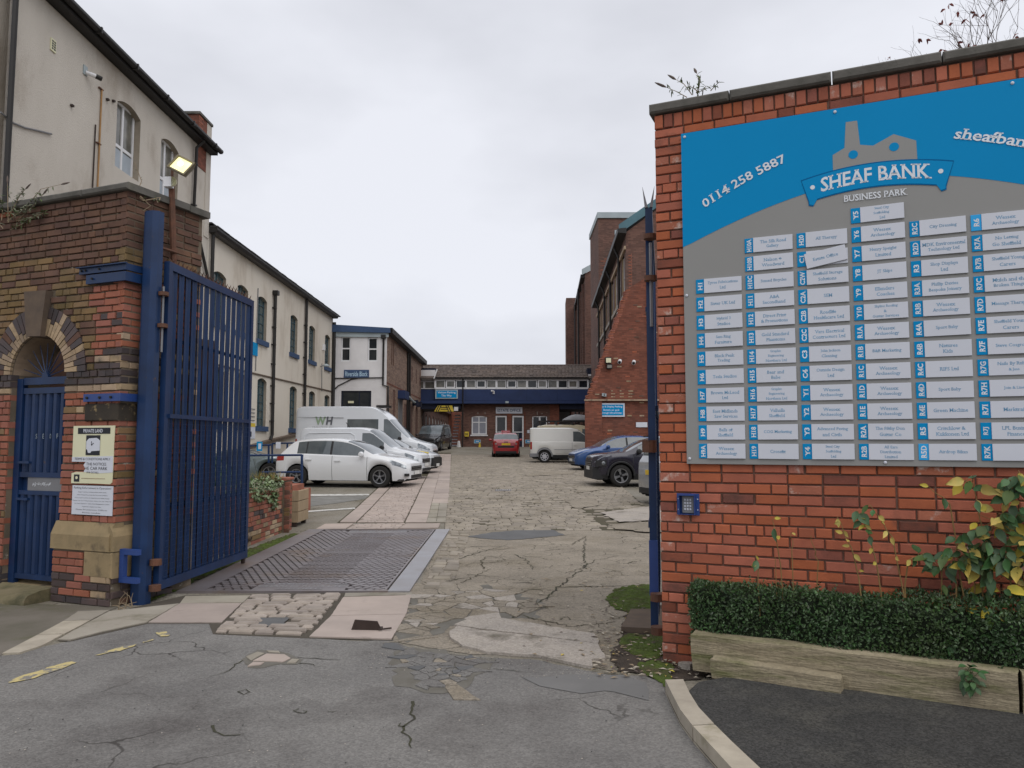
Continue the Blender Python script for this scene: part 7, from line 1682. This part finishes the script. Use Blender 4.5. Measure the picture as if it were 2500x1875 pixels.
saloon = dict(L=4.3, W=.86, R=.31, fa=.85, ra=3.4, top=[(0, .66), (.012, .71), (.09, .78), (.5, .90), (1.05, 1.0), (1.2, 1.07), (1.6, 1.31), (1.95, 1.45), (2.4, 1.505), (2.9, 1.48), (3.25, 1.40), (3.55, 1.24), (3.85, 1.09), (4.15, 1.06), (4.26, .99), (4.29, .85), (4.3, .66)],
    belt=[(0, .60), (.4, .80), (1.1, .93), (3.4, 1.0), (4.25, .98)], ws=(1.1, 1.92), rs=(3.22, 3.80), wins=[(1.42, 2.25), (2.33, 3.2)], doors=[1.28, 2.29, 3.25], grz=(.46, .6), wheel='five', tl=(4.0, 4.295, 3, 5), rpz=.76)
cross = dict(L=4.16, W=.885, R=.335, fa=.84, ra=3.44, top=[(0, .80), (.012, .86), (.06, .93), (.4, 1.0), (.95, 1.06), (1.12, 1.12), (1.6, 1.37), (1.95, 1.475), (2.4, 1.51), (3.2, 1.48), (3.6, 1.42), (3.95, 1.12), (4.08, 1.02), (4.15, .9), (4.16, .7)],
    belt=[(0, .70), (.3, .90), (1.05, .98), (2.2, 1.0), (3.9, 1.03)], ws=(1.05, 1.92), rs=(3.62, 3.98), wins=[(1.38, 2.3), (2.38, 3.35)], doors=[1.22, 2.34, 3.3], grz=(.62, .78), wheel='cover4', clad=0, z0=.22, hl=(.05, .5, 4, 5), tl=(3.95, 4.16, 3, 5), mcol=0)
mpv = dict(L=4.3, W=.89, R=.32, fa=.88, ra=3.5, top=[(0, .72), (.012, .77), (.09, .86), (.5, .98), (.95, 1.08), (1.15, 1.17), (1.7, 1.55), (2.1, 1.68), (2.6, 1.72), (3.7, 1.69), (4.0, 1.62), (4.16, 1.2), (4.24, 1.05), (4.28, .95), (4.3, .62)],
    belt=[(0, .65), (.4, .86), (1.1, .98), (4.2, 1.08)], ws=(1.05, 1.98), rs=(4.0, 4.17), wins=[(1.4, 2.3), (2.4, 3.3), (3.38, 3.9)], doors=[1.25, 2.35, 3.34], wheel='five', tl=(4.02, 4.22, 4, 9), rpz=.72, grz=(.5, .64))
gv = vehicle('white_hatchback', 'white five door hatchback with dark multi spoke alloy wheels, nearest car on the left', 'car', golf, -5.05, 23.85, radians(-9), p_white)
MB().box(golf['L'] / 2 - .12, -.86, .34, golf['L'] / 2 - .02, -.6, .42).build('fog_lamp', m_trim, gv)
sv = vehicle('small_white_van', 'small white panel van with a ribbed blank side behind the white hatchback', 'van', smallvan, -5.22, 27.2, radians(-7), p_white2)
hx = smallvan['L'] / 2; mb = MB()
out_ = [(hx - 2.3, 1.15), (hx - 2.35, 1.52), (hx - 2.5, 1.60), (hx - 4.0, 1.60), (hx - 4.15, 1.5), (hx - 4.2, 1.15)]
mb.tube([(a, -.855 + (b - 1.1) * .10, b) for a, b in out_], .012, 5); mb.build('side_rib', p_white2, sv)
MB().tube([(hx - 2.7, -.3, 1.81), (hx - 2.85, -.3, 1.98)], .02, 5, .01).build('aerial', m_black, sv)
dk = vehicle('dark_nosed_car', 'car with silver bonnet and black nose between the small and the tall white van', 'car', dict(hatch, L=4.3, grz=(.4, .66)), -5.1, 30.6, radians(-7), p_grsil)
MB().cbox(2.02, -.75, .30, 2.17, .75, .62, .03).build('bumper', m_trim, dk)
bv = vehicle('tall_white_van', 'tall long white van with a green and grey WH emblem and a dark side window', 'van', bigvan, -6.45, 34.1, radians(-4), p_white2)
hx = bigvan['L'] / 2; mg, mk = M('sage_green_print', (.27, .36, .24), .5), M('grey_print', (.12, .125, .14), .5)
def on_side(mb, W=1.02):       # lay x-z print on the right side of the van
    mb.v = [(a, -(W * .955 - (c - 1.28) * .07) - .035, c) for a, b, c in mb.v]; return mb
mb = MB(); text_fit(mb, 'W', hx - 4.93, 2.09, .48, .36, 0, False, .04); on_side(mb).build('emblem_letter', mg, bv, fix=False)
mb = MB(); text_fit(mb, 'H', hx - 4.53, 2.09, .27, .36, 0, False, .04); mb.v = [(a + (c - 2.09) * .12, b, c) for a, b, c in mb.v]; on_side(mb).build('emblem_letter', mk, bv, fix=False)
mb = MB(); text_fit(mb, 'ARCHITECTURAL', hx - 4.8, 1.80, 1.0, .06, 0, False, .0); on_side(mb).build('lettering', mk, bv, fix=False)
MB().bar((hx - 3.9, -.95, 2.22), (hx - 5.95, -.95, 2.25), .02, .012).build('body_crease', m_seam, bv); MB().box(hx - 2.6, -.4, 2.7, hx - 2.1, .4, 2.80).build('roof_vent', m_black, bv)
MB().tube([(1.95, -.70, .80), (1.75, -.80, .84), (1.5, -.86, .88)], .03, 6).build('amber_stripe', m_yellow, dk)  # plain yellow stripe laid along the bonnet edge
bc = vehicle('black_people_carrier', 'black people carrier facing the camera beside the brick arcade', 'car', carrier, -5.85, 57.2, radians(-98), p_black)
tx_ = vehicle('red_taxi', 'red saloon taxi seen from behind in front of the estate office doors', 'car', saloon, -.40, 48.1, radians(91), p_red)
hx = saloon['L'] / 2; MB().cbox(hx - 2.55, -.28, 1.515, hx - 2.3, .28, 1.62, .02).build('taxi_sign', M('pink_taxi_sign', (.55, .22, .25), .5), tx_); MB().tube([(hx - 2.9, .2, 1.48), (hx - 2.95, .2, 1.66)], .015, 5).build('aerial', m_red if False else p_red, tx_)
MB().box(-hx - .004, -.5, .60, -hx + .06, .5, .72).build('boot_recess', m_trim, tx_)
for s in (-1, 1):
    mb = MB(); mb.prism([(s * .50, .74), (s * .70, .72), (s * .74, .98), (s * .60, 1.0)], 0, .05); mb.v = [(-hx - .018 + y * 1.0, x, z) for x, y, z in mb.v]; mb.build('tail_light', m_tail, tx_)
    mb = MB(); mb.box(-hx - .021, min(s * .56, s * .66), .80, -hx - .0185, max(s * .56, s * .66), .88); mb.build('lamp_lens', m_head, tx_)
MB().box(-hx - .02, -.12, .95, -hx + .02, .12, .98).build('boot_trim', m_rim, tx_)
wv = vehicle('white_trade_van', 'older white van with grey wheel arches beside the sloping red brick wall', 'van', dict(smallvan, L=4.28, wheel='trim', clad=0, tl=(4.16, 4.28, 2, 4)), 3.08, 39.9, 0.0, p_cream)
hx = 4.28 / 2
mb = MB(); rr_ = .32 + .055
mb.tube([(hx - 3.56 - (rr_ + .02) * cos(pi * k / 12), -.895, .32 + (rr_ + .02) * sin(pi * k / 12)) for k in range(13)], .045, 6); mb.build('arch_trim', m_grey, wv)
for z in (.50, .58, .66): MB().box(hx - 3.05, -.915, z, hx - 1.3, -.897, z + .025).build('side_strip', m_grey if z > .6 else p_cream, wv)
MB().box(-hx - .03, -.88, .30, -hx + .42, -.86, .48).build('bumper_end', m_grey, wv)
cv = vehicle('roof_rack_van', 'cream van with a roof rack behind the older white van', 'van', dict(smallvan, L=4.6, top=[(a, b * 1.09) for a, b in smallvan['top'][:-3]] + [(4.5, 1.9), (4.58, 1.2), (4.6, .8)], wtop=1.72), 3.65, 42.9, 0.02, M('cream_paint', (.60, .52, .36), .3))
for s in (-2.1, -1.2, -.3, .6, 1.5): MB().box(s, -.8, 1.95, s + .05, .8, 2.14).build('rack_bar', m_black, cv)
for yy in (-.8, .75): MB().box(-2.2, yy, 2.141, 1.7, yy + .05, 2.19).build('rack_rail', m_black, cv)
rb = thing('roof_box', 'grey streamlined roof box carried on the rack of the cream van', 'roof box', loc=(3.9, 42.85, G(3.9, 42.9) + 2.195))
mb = MB(); rows = []
for i in range(13):
    t_ = i / 12; a = -1.05 + 2.1 * t_; h = .36 * (sin(pi * min(1, t_ * 2.4 + .12) / 2) if t_ < .4 else 1 - .75 * ((t_ - .4) / .6) ** 1.6); ww = .40 * (1 - .35 * abs(t_ - .45) ** 2)
    rows.append([(a, -ww, 0), (a, -ww, h * .35), (a, -ww * .8, h * .85), (a, 0, h), (a, ww * .8, h * .85), (a, ww, h * .35), (a, ww, 0)])
mb.grid(rows); mb.face(rows[0]); mb.face(rows[-1][::-1]); mb.build('shell', m_grey, rb, True, sharp=50); MB().box(-1.04, -.42, -.004, 1.0, .42, .03).build('base_tray', m_trim, rb)
vehicle('blue_hatchback', 'blue hatchback on the right with its nose toward the yard centre', 'car', dict(hatch, L=3.97, fa=.82, ra=3.3, top=[(s * .93, z) for s, z in hatch['top'][:-1]] + [(3.97, .7)], belt=hatch['belt'], ws=(1.02, 1.82), rs=(3.5, 3.78), wins=[(1.32, 2.18), (2.26, 3.3)], doors=[1.18, 2.22, 3.15], hl=(.07, .75, 4, 5), tl=(3.7, 3.97, 3, 5), wheel='five'), 4.50, 32.9, radians(189), p_blue)
vehicle('grey_car', 'dark grey car half hidden between the blue hatchback and the plum crossover', 'car', dict(hatch, hl=(.05, .45, 4, 5)), 5.25, 28.3, radians(187), p_grey)
cr = vehicle('plum_crossover', 'dark plum crossover with black cladding and two tone wheels on the right', 'car', cross, 4.47, 24.0, radians(184), p_purple)
hx = cross['L'] / 2
for sgn in (-1, 1):
    for a in (cross['fa'], cross['ra']): MB().tube([(hx - a - .41 * cos(pi * k / 14), sgn * .878, .335 + .41 * sin(pi * k / 14)) for k in range(15)], .035, 6).build('arch_cladding', m_trim, cr)
    MB().box(hx - 3.3, min(sgn * .6, sgn * .64), 1.505, hx - 1.9, max(sgn * .6, sgn * .64), 1.55).build('roof_rail', m_trim, cr)
    mb = MB(); mb.box(hx - .40, min(sgn * .70, sgn * .885), .62, hx - .09, max(sgn * .70, sgn * .885), .80); mb.build('lamp_surround', m_trim, cr); MB().lathe([(.055, 0), (.04, .012), (0, .015)], (hx - .3, sgn * .886, .71), 'y', 14).build('headlight', m_head, cr)
MB().cbox(hx - .3, -.80, .24, hx + .02, .80, .60, .03).build('bumper', m_trim, cr)
vehicle('silver_people_carrier', 'silver people carrier seen from its tail at the edge of the gate', 'car', mpv, 5.42, 18.95, radians(15), p_silver)
vehicle('teal_grey_car', 'teal grey car in the sunken bay behind the navy railing', 'car', dict(hatch, L=3.6, fa=.7, ra=2.9, top=[(s * .845, z) for s, z in hatch['top']], ws=(.95, 1.65), rs=(3.2, 3.43), wins=[(1.2, 1.95), (2.05, 2.9)], doors=[1.1, 2.0, 2.8], hl=(.07, .5, 3, 5), tl=(3.4, 3.6, 3, 5)), -9.25, 26.6, radians(5), p_teal)
# ================================================================== PLANTS
def leaf(mb, p, d, n, l, w, mi=0, fold=.25):
    """a pointed leaf of six faces: p base, d direction, n normal"""
    d = d.normalized(); s = d.cross(n)
    if s.length < 1e-4: s = d.orthogonal()
    s.normalize(); n = s.cross(d).normalized()
    a = p + d * l * .35 + s * w * .5 + n * fold * w; b = p + d * l * .35 - s * w * .5 + n * fold * w; a2 = p + d * l * .75 + s * w * .32 + n * fold * w * .5; b2 = p + d * l * .75 - s * w * .32 + n * fold * w * .5; m_ = p + d * l * .55; t = p + d * l - n * w * .15
    k = len(mb.v); mb.v += [tuple(p), tuple(a), tuple(b), tuple(m_), tuple(a2), tuple(b2), tuple(t)]
    for f in ((0, 3, 1), (0, 2, 3), (1, 3, 4), (2, 5, 3), (3, 6, 4), (3, 5, 6)): mb.f.append(tuple(k + i for i in f)); mb.m.append(mi)
def bleaf(mb, p, d, n, l, w, mi=0, curl=.25):
    d = d.normalized(); s = d.cross(n)
    if s.length < 1e-4: s = d.orthogonal()
    s.normalize(); n = s.cross(d).normalized(); k = len(mb.v); sec = ((.0, .04), (.15, .34), (.35, .5), (.6, .44), (.82, .22), (1.0, .01))
    for t, q in sec:
        c = p + d * l * t - n * l * curl * t * t
        for e_ in (-1, 0, 1): mb.v.append(tuple(c + s * w * q * e_ + n * (w * .16 * abs(e_))))
    for i in range(len(sec) - 1):
        for j in range(2): a = k + i * 3 + j; mb.f.append((a, a + 1, a + 4, a + 3)); mb.m.append(mi)
def sleaf(mb, p, d, n, l, w, mi=0):
    d = d.normalized(); s = d.cross(n)
    if s.length < 1e-4: s = d.orthogonal()
    s.normalize(); k = len(mb.v); q = p + d * l * .5
    mb.v += [tuple(p), tuple(q + s * w * .5 + n * w * .2), tuple(p + d * l), tuple(q - s * w * .5 + n * w * .2)]; mb.f += [(k, k + 1, k + 2), (k, k + 2, k + 3)]; mb.m += [mi, mi]
def rv3(r): return Vector((r.gauss(0, 1), r.gauss(0, 1), r.gauss(0, 1))).normalized()
# ---- clipped box hedge
hg = thing('clipped_hedge', 'dark green clipped box hedge in front of the orange brick wall', 'hedge', FSL)
HX0, HX1, HY0, HY1, HZ0, HZ1 = -.035, 4.1, .085, .42, .18, .572
from mathutils import noise as mn
def bump3(x, y, z): return mn.noise(Vector((x * 2.2, y * 2.2, z * 2.2))) * .075 + mn.noise(Vector((x * 6, y * 6, z * 6))) * .03
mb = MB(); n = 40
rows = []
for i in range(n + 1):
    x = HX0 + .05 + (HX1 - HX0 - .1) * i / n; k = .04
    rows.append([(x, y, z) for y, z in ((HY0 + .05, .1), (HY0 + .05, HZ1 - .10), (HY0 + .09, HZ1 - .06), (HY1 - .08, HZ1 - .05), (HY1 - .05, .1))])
mb.grid(rows); mb.face(rows[0][::-1]); mb.build('shade_core', M('hedge_shade', (.012, .02, .008), .9), hg, fix=False)  # solid near-black core, its colour stands in for the shade between the leaves
rr = random.Random(41); parts_ = [MB() for _ in range(1)]; mb = parts_[0]
def hedge_leaf(p, nrm):
    x, y, z = p; b = bump3(x, y, z); dep = abs(rr.gauss(0, .022)); p = Vector(p) + nrm * (b - dep)
    hole = mn.noise(Vector((x * 3.1 + 9, y * 3, z * 4.0)))
    if hole > .33 and rr.random() < .75: p = p - nrm * rr.uniform(.04, .10)
    d = (nrm * .75 + rv3(rr) * .9 + Vector((0, 0, .35))).normalized()
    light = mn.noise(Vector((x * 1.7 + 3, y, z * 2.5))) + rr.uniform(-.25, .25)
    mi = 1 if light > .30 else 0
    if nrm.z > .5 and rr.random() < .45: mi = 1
    leaf(mb, p, d, (nrm + rv3(rr) * .7).normalized(), rr.uniform(.014, .034), rr.uniform(.009, .019), mi, .2)
for _ in range(17000):
    t = rr.random()
    if t < .60: hedge_leaf((HX0 + rr.random() * (HX1 - HX0) * (1 if rr.random() < .3 else .62), HY0, rr.uniform(HZ0 - .06, HZ1)), Vector((0, -1, 0)))
    elif t < .9:
        hedge_leaf((HX0 + rr.random() * (HX1 - HX0) * (1 if rr.random() < .3 else .62), rr.uniform(HY0, HY1), HZ1), Vector((0, 0, 1)))
    else: hedge_leaf((HX0, rr.uniform(HY0, HY1), rr.uniform(HZ0 - .05, HZ1)), Vector((-1, 0, 0)))
for _ in range(110):
    x = HX0 + rr.random() * (HX1 - HX0) * .65; p = Vector((x, rr.uniform(HY0, HY1), HZ1 + bump3(x, .2, HZ1) - .01)) if rr.random() < .7 else Vector((x, HY0 - .01, rr.uniform(HZ0, HZ1)))
    d = Vector((rr.uniform(-.5, .5), rr.uniform(-.7, .1), 1 if p.z > HZ1 - .08 else .35)).normalized(); l = rr.uniform(.03, .085)
    for k in range(int(l / .009)):
        q = p + d * (k * .009); leaf(mb, q, (d * .5 + rv3(rr)).normalized(), rv3(rr), rr.uniform(.016, .028), rr.uniform(.009, .014), 1 if rr.random() < .7 else 0, .2)
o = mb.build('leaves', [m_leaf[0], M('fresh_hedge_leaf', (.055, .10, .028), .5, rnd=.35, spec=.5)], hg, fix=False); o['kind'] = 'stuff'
# ---- shrub with yellowing leaves behind the hedge
def on_fw(u, v, off): x, z = FW.px(u, v, off); return FW.w(x, off, z)
stems = [(((2128, 1425), (2084, 1352), (2044, 1262)), 8, .3, 'slender ochre stem with a few small yellow leaves'), (((2177, 1420), (2126, 1310), (2094, 1247)), 11, .35, ''), (((2243, 1400), (2177, 1310), (2124, 1232)), 8, .35, ''), (((2190, 1420), (2215, 1370), (2255, 1352), (2290, 1385)), 9, .6, ''),
    (((2420, 1450), (2401, 1310), (2373, 1165)), 30, .62, ''), (((2450, 1450), (2467, 1263), (2486, 1152)), 34, .65, ''), (((2490, 1450), (2510, 1270), (2520, 1150)), 34, .6, ''), (((2369, 1305), (2320, 1230), (2271, 1191)), 2, .3, ''), (((2385, 1440), (2400, 1350), (2440, 1250)), 26, .85, ''), (((2330, 1430), (2330, 1380), (2335, 1340)), 16, .8, ''), (((2360, 1430), (2380, 1370), (2350, 1320)), 26, .85, ''), (((2440, 1440), (2420, 1380), (2470, 1330)), 36, .85, ''), (((2520, 1440), (2500, 1370), (2530, 1310)), 32, .85, ''), (((2290, 1430), (2300, 1395), (2320, 1370)), 7, .7, '')]
left_stems = [(((1919, 1402), (1897, 1317), (1886, 1268)), 3, .3), (((1852, 1404), (1850, 1382), (1845, 1355)), 3, .5), (((1933, 1402), (1935, 1350), (1932, 1300)), 1, .3), (((1998, 1405), (1995, 1370), (1980, 1308)), 0, .3), (((1898, 1402), (1893, 1360)), 0, .3)]
shr = thing('dogwood_shrub', 'straggly shrub with green and yellow autumn leaves between the hedge and the sign wall', 'shrub', FW)
sap = thing('bare_saplings', 'thin ochre sapling shoots with a few yellow leaves left of the shrub', 'shrub', FW)
rr = random.Random(43)
def grow(par, pts_uv, nl, green, off, seed, big=1.0):
    r = random.Random(seed); base = [FW.loc(on_fw(u, v, off + r.uniform(-.03, .03))) for u, v in pts_uv]
    base[0] = Vector((base[0].x, base[0].y, .1)); pts = []
    for a, b in zip(base, base[1:]):
        for k in range(5): pts.append(a.lerp(b, k / 5) + Vector((r.uniform(-.008, .008), r.uniform(-.01, .01), 0)))
    pts.append(base[-1]); st = MB().tube(pts, .006 * big, 5, .0022).build('stem', m_stem_y, par)
    for i in range(nl):
        t = .35 + .65 * (i + 1) / nl if nl < 12 else r.uniform(.2, 1.02); k = min(len(pts) - 2, int(t * (len(pts) - 1))); p = pts[k].lerp(pts[k + 1], t * (len(pts) - 1) - k)
        d = Vector((r.uniform(-1, 1), r.uniform(-1.2, .2), r.uniform(-.6, .5))); tw = r.uniform(.02, .11) if nl > 12 else .015
        q = p + d.normalized() * tw
        mb = MB(); mb.tube([p, q], .0022, 4); st_n = len(mb.f)
        g = r.random() < green; l = r.uniform(.065, .115) if nl > 12 or g else r.uniform(.03, .06)
        ld = (d.normalized() + Vector((0, -.15, -.75 if g else -.4))).normalized()
        bleaf(mb, q, ld, Vector((r.uniform(-.9, .9), -1, r.uniform(-.1, 1.2))), l, l * r.uniform(.45, .62), 1, r.uniform(-.1, .5))
        mt = m_leaf[2] if g and r.random() < .8 else (m_leaf[1] if g else m_leaf[3])
        mb.build('leaf', [m_stem_y, mt], par, fix=False, smooth=True)
for i, (uv, nl, g, _) in enumerate(stems): grow(shr, uv, nl, g, -.20, 100 + i)
for i, (uv, nl, g) in enumerate(left_stems): grow(sap, uv, nl, g, -.18, 140 + i, .8)
# ---- weed growing out by the sleepers
wd = thing('small_weed', 'small bright green weed growing out over the timber sleeper', 'weed', FSL)
x, z = FSL.px(2370, 1655, -.04); r = random.Random(7)
for i in range(26):
    p = Vector((x + r.uniform(-.02, .02), -.0 , z + r.uniform(-.05, .05))); d = Vector((r.uniform(-1, 1), r.uniform(-1.4, -.3), r.uniform(-.5, 1.0)))
    mb = MB(); q = p + d.normalized() * r.uniform(.02, .09); mb.tube([p, q], .002, 4); bleaf(mb, q, d + Vector((0, 0, -.5)), Vector((0, -.6, 1)), r.uniform(.04, .07), .032, 1); mb.build('leaf', [m_leaf[1], m_leaf[2]], wd, fix=False, smooth=True)
# ---- ivy and bushes on the planter
def leaf_mass(par, name, centres, nl, size, mats, seed, down=.4, spread=1.0, wratio=.75):
    r = random.Random(seed); mb = MB()
    for c, rad in centres:
        for _ in range(nl):
            v = rv3(r); p = Vector((c[0] + v.x * rad[0] * r.random() ** .4, c[1] + v.y * rad[1] * r.random() ** .4, c[2] + v.z * rad[2] * r.random() ** .4))
            d = (v + rv3(r) * .6 + Vector((0, 0, -down))).normalized(); l = size * r.uniform(.6, 1.3)
            leaf(mb, p, d, (v + Vector((0, -.3, .6)) + rv3(r) * .4).normalized(), l, l * wratio, r.randrange(len(mats)), .15)
    o = mb.build(name, mats, par, fix=False); o['kind'] = 'stuff'; return o
ivy = thing('variegated_ivy', 'variegated ivy trailing over the brick planter wall', 'plant', FPW)
leaf_mass(ivy, 'leaves', [((.5, .05, .92), (.5, .16, .12)), ((1.0, .05, .93), (.45, .18, .13)), ((1.5, .03, .94), (.45, .18, .13)), ((1.75, -.02, .80), (.22, .06, .16)), ((1.9, -.03, .66), (.14, .04, .16)), ((1.2, -.02, .80), (.25, .06, .1)), ((2.2, .1, .95), (.25, .16, .1))], 150, .055, [m_leaf[5], m_leaf[5], m_leaf[1]], 51)
bsh = thing('planter_bush', 'bright green bush growing behind the ivy in the brick planter', 'shrub', FPW)
leaf_mass(bsh, 'leaves', [((.7, .8, 1.25), (.5, .3, .35)), ((1.3, .8, 1.15), (.45, .3, .28)), ((1.8, .85, 1.05), (.35, .3, .22)), ((.2, .8, 1.4), (.4, .3, .35))], 260, .06, [m_leaf[1], m_leaf[1], m_leaf[2]], 52, .2)
for i in range(6): MB().tube([(.3 + i * .28, .8, .78), (.2 + i * .32, .82, 1.2)], .008, 5, .003).build('stem', m_stem, bsh)
gt = thing('dry_grass_tuft', 'yellowing grass tuft on top of the planter pier', 'plant', FPW)
r = random.Random(9); mb = MB()
for _ in range(260):
    p = Vector((r.uniform(2.05, 2.75), r.uniform(.05, .5), .96)); d = Vector((r.uniform(-.5, .5), r.uniform(-.6, .3), 1)).normalized(); sleaf(mb, p, d, Vector((0, -1, .2)), r.uniform(.08, .24), .012, r.randrange(3))
mb.build('blades', [m_leaf[1], m_dry, m_leaf[3]], gt, fix=False)['kind'] = 'stuff'
# ---- buddleia on the right wall coping
def sprig(par, fr_, uvs, off, seed, nl=10, ls=.05, head=True, mats=(4,), r0=.004):
    r = random.Random(seed); P = [Vector((*fr_.px(u, v, off),)) for u, v in uvs]; P = [Vector((p.x, off + r.uniform(-.05, .05), p.y)) for p in P]; pts = []
    for a, b in zip(P, P[1:]):
        for k in range(4): pts.append(a.lerp(b, k / 4))
    pts.append(P[-1]); MB().tube(pts, r0, 5, r0 * .4).build('stem', m_dry, par)
    mb = MB()
    for i in range(nl):
        t = r.uniform(.1, .92) * (len(pts) - 1); k = min(len(pts) - 2, int(t)); p = pts[k].lerp(pts[k + 1], t - k); d = (rv3(r) + Vector((0, -.4, -.1))).normalized(); leaf(mb, p, d, Vector((0, -.7, .7)), ls * r.uniform(.7, 1.4), ls * .26, r.randrange(len(mats)))
    if nl: mb.build('leaves', [m_leaf[i] for i in mats], par, fix=False)['kind'] = 'stuff'
    if head:
        d = (pts[-1] - pts[-2]).normalized(); MB().tube([pts[-1], pts[-1] + d * .03, pts[-1] + d * .07, pts[-1] + d * .10], [.004, .011, .009, .002], 6).build('seed_head', m_stem, par)
bd = thing('buddleia', 'small buddleia with dark seed heads rooted in the right wall coping', 'shrub', FW)
for i, uv in enumerate((((1678, 240), (1650, 222), (1628, 216)), ((1690, 232), (1670, 205), (1648, 190)), ((1700, 230), (1712, 200), (1698, 172)), ((1700, 228), (1710, 205), (1705, 190)), ((1735, 222), (1745, 208), (1757, 200)), ((1715, 225), (1725, 212)), ((1705, 228), (1690, 214), (1680, 212)))): sprig(bd, FW, uv, .1, 60 + i, 11, .045, i < 4, (4, 1))
bd2 = thing('buddleia', 'bushy grey green buddleia spilling over the left wall top', 'shrub', FL)
for i, uv in enumerate((((25, 545), (18, 480), (14, 446)), ((40, 540), (85, 500), (104, 474)), ((30, 530), (50, 475), (62, 462)), ((45, 540), (105, 515), (90, 535)), ((20, 560), (55, 540), (95, 530)), ((10, 540), (5, 500), (2, 470)), ((60, 500), (110, 465), (142, 448)), ((15, 560), (-10, 530), (-30, 510)), ((20, 540), (70, 510), (75, 490)))): sprig(bd2, FL, uv, -.06, 80 + i, 42 if i not in (0, 6) else 8, .06, i in (0, 1, 2, 6), (4, 4, 1), .005)
vn = thing('withered_vine', 'withered vine stems hanging round the top of the blue gate post', 'plant', FL)
for i, uv in enumerate((((330, 475), (350, 490), (372, 482), (385, 495)), ((345, 480), (360, 500), (352, 515)), ((338, 478), (340, 440), (331, 398)), ((360, 490), (385, 480), (392, 490)))): sprig(vn, FL, uv, .12 if i != 2 else .3, 95 + i, 5, .04, False, (4, 1), .006)
tg = thing('dry_twigs', 'dry brown twigs caught at the foot of the blue gate post', 'plant', loc=(0, 0, 0)); r = random.Random(77)
for i in range(9):
    a = gnd(r.uniform(285, 330), r.uniform(1478, 1492)); b = at(r.uniform(272, 335), r.uniform(1440, 1480), a.y - .02); MB().tube([a, a.lerp(b, .5) + Vector((r.uniform(-.03, .03), 0, .02)), b], .005, 5, .002).build('twig', m_dry, tg)
# ---- bare tree behind the right wall
tr = thing('bare_tree', 'leafless tree with a few dark red leaves rising behind the right wall', 'tree', loc=(5.75, 8.6, 0))
mb, lf = MB(), MB(); r = random.Random(90)
def branch(p, d, l, rad, depth):
    q = p; pts = [p]
    for k in range(4):
        d = (d + rv3(r) * .16 + Vector((0, 0, .03))).normalized(); q = q + d * l / 4; pts.append(q)
    (trunk if depth >= 6 else mb).tube(pts, rad, 7 if depth > 3 else 4, rad * .62, cap=False)
    if depth == 0:
        if r.random() < .22:
            for _ in range(2): leaf(lf, q, rv3(r) + Vector((0, 0, -.6)), rv3(r), r.uniform(.05, .08), .03, 0)
        return
    for _ in range(3 if depth > 1 else 2):
        k = r.randrange(2, 5); nd = (d + rv3(r) * .75 + Vector((-.12, 0, .05))).normalized(); branch(pts[k], nd, l * r.uniform(.62, .82), rad * .58, depth - 1)
trunk = MB()
TRK = [Vector((0, 0, 0)), Vector((.03, 0, 1.6)), Vector((-.02, .05, 3.2)), Vector((0, 0, 4.3))]; trunk.tube(TRK, .10, 8, .06)
for k_ in range(7): branch(TRK[-1] - Vector((0, 0, .25 * (k_ % 3))), Vector((-.75 + .28 * k_, r.uniform(-.5, .5), .85)), 1.0, .02, 5)
trunk.build('trunk', m_stem, tr, True); mb.build('crown', m_stem, tr, fix=False)['kind'] = 'stuff'; lf.build('leaves', m_leaf[6], tr, fix=False)['kind'] = 'stuff'
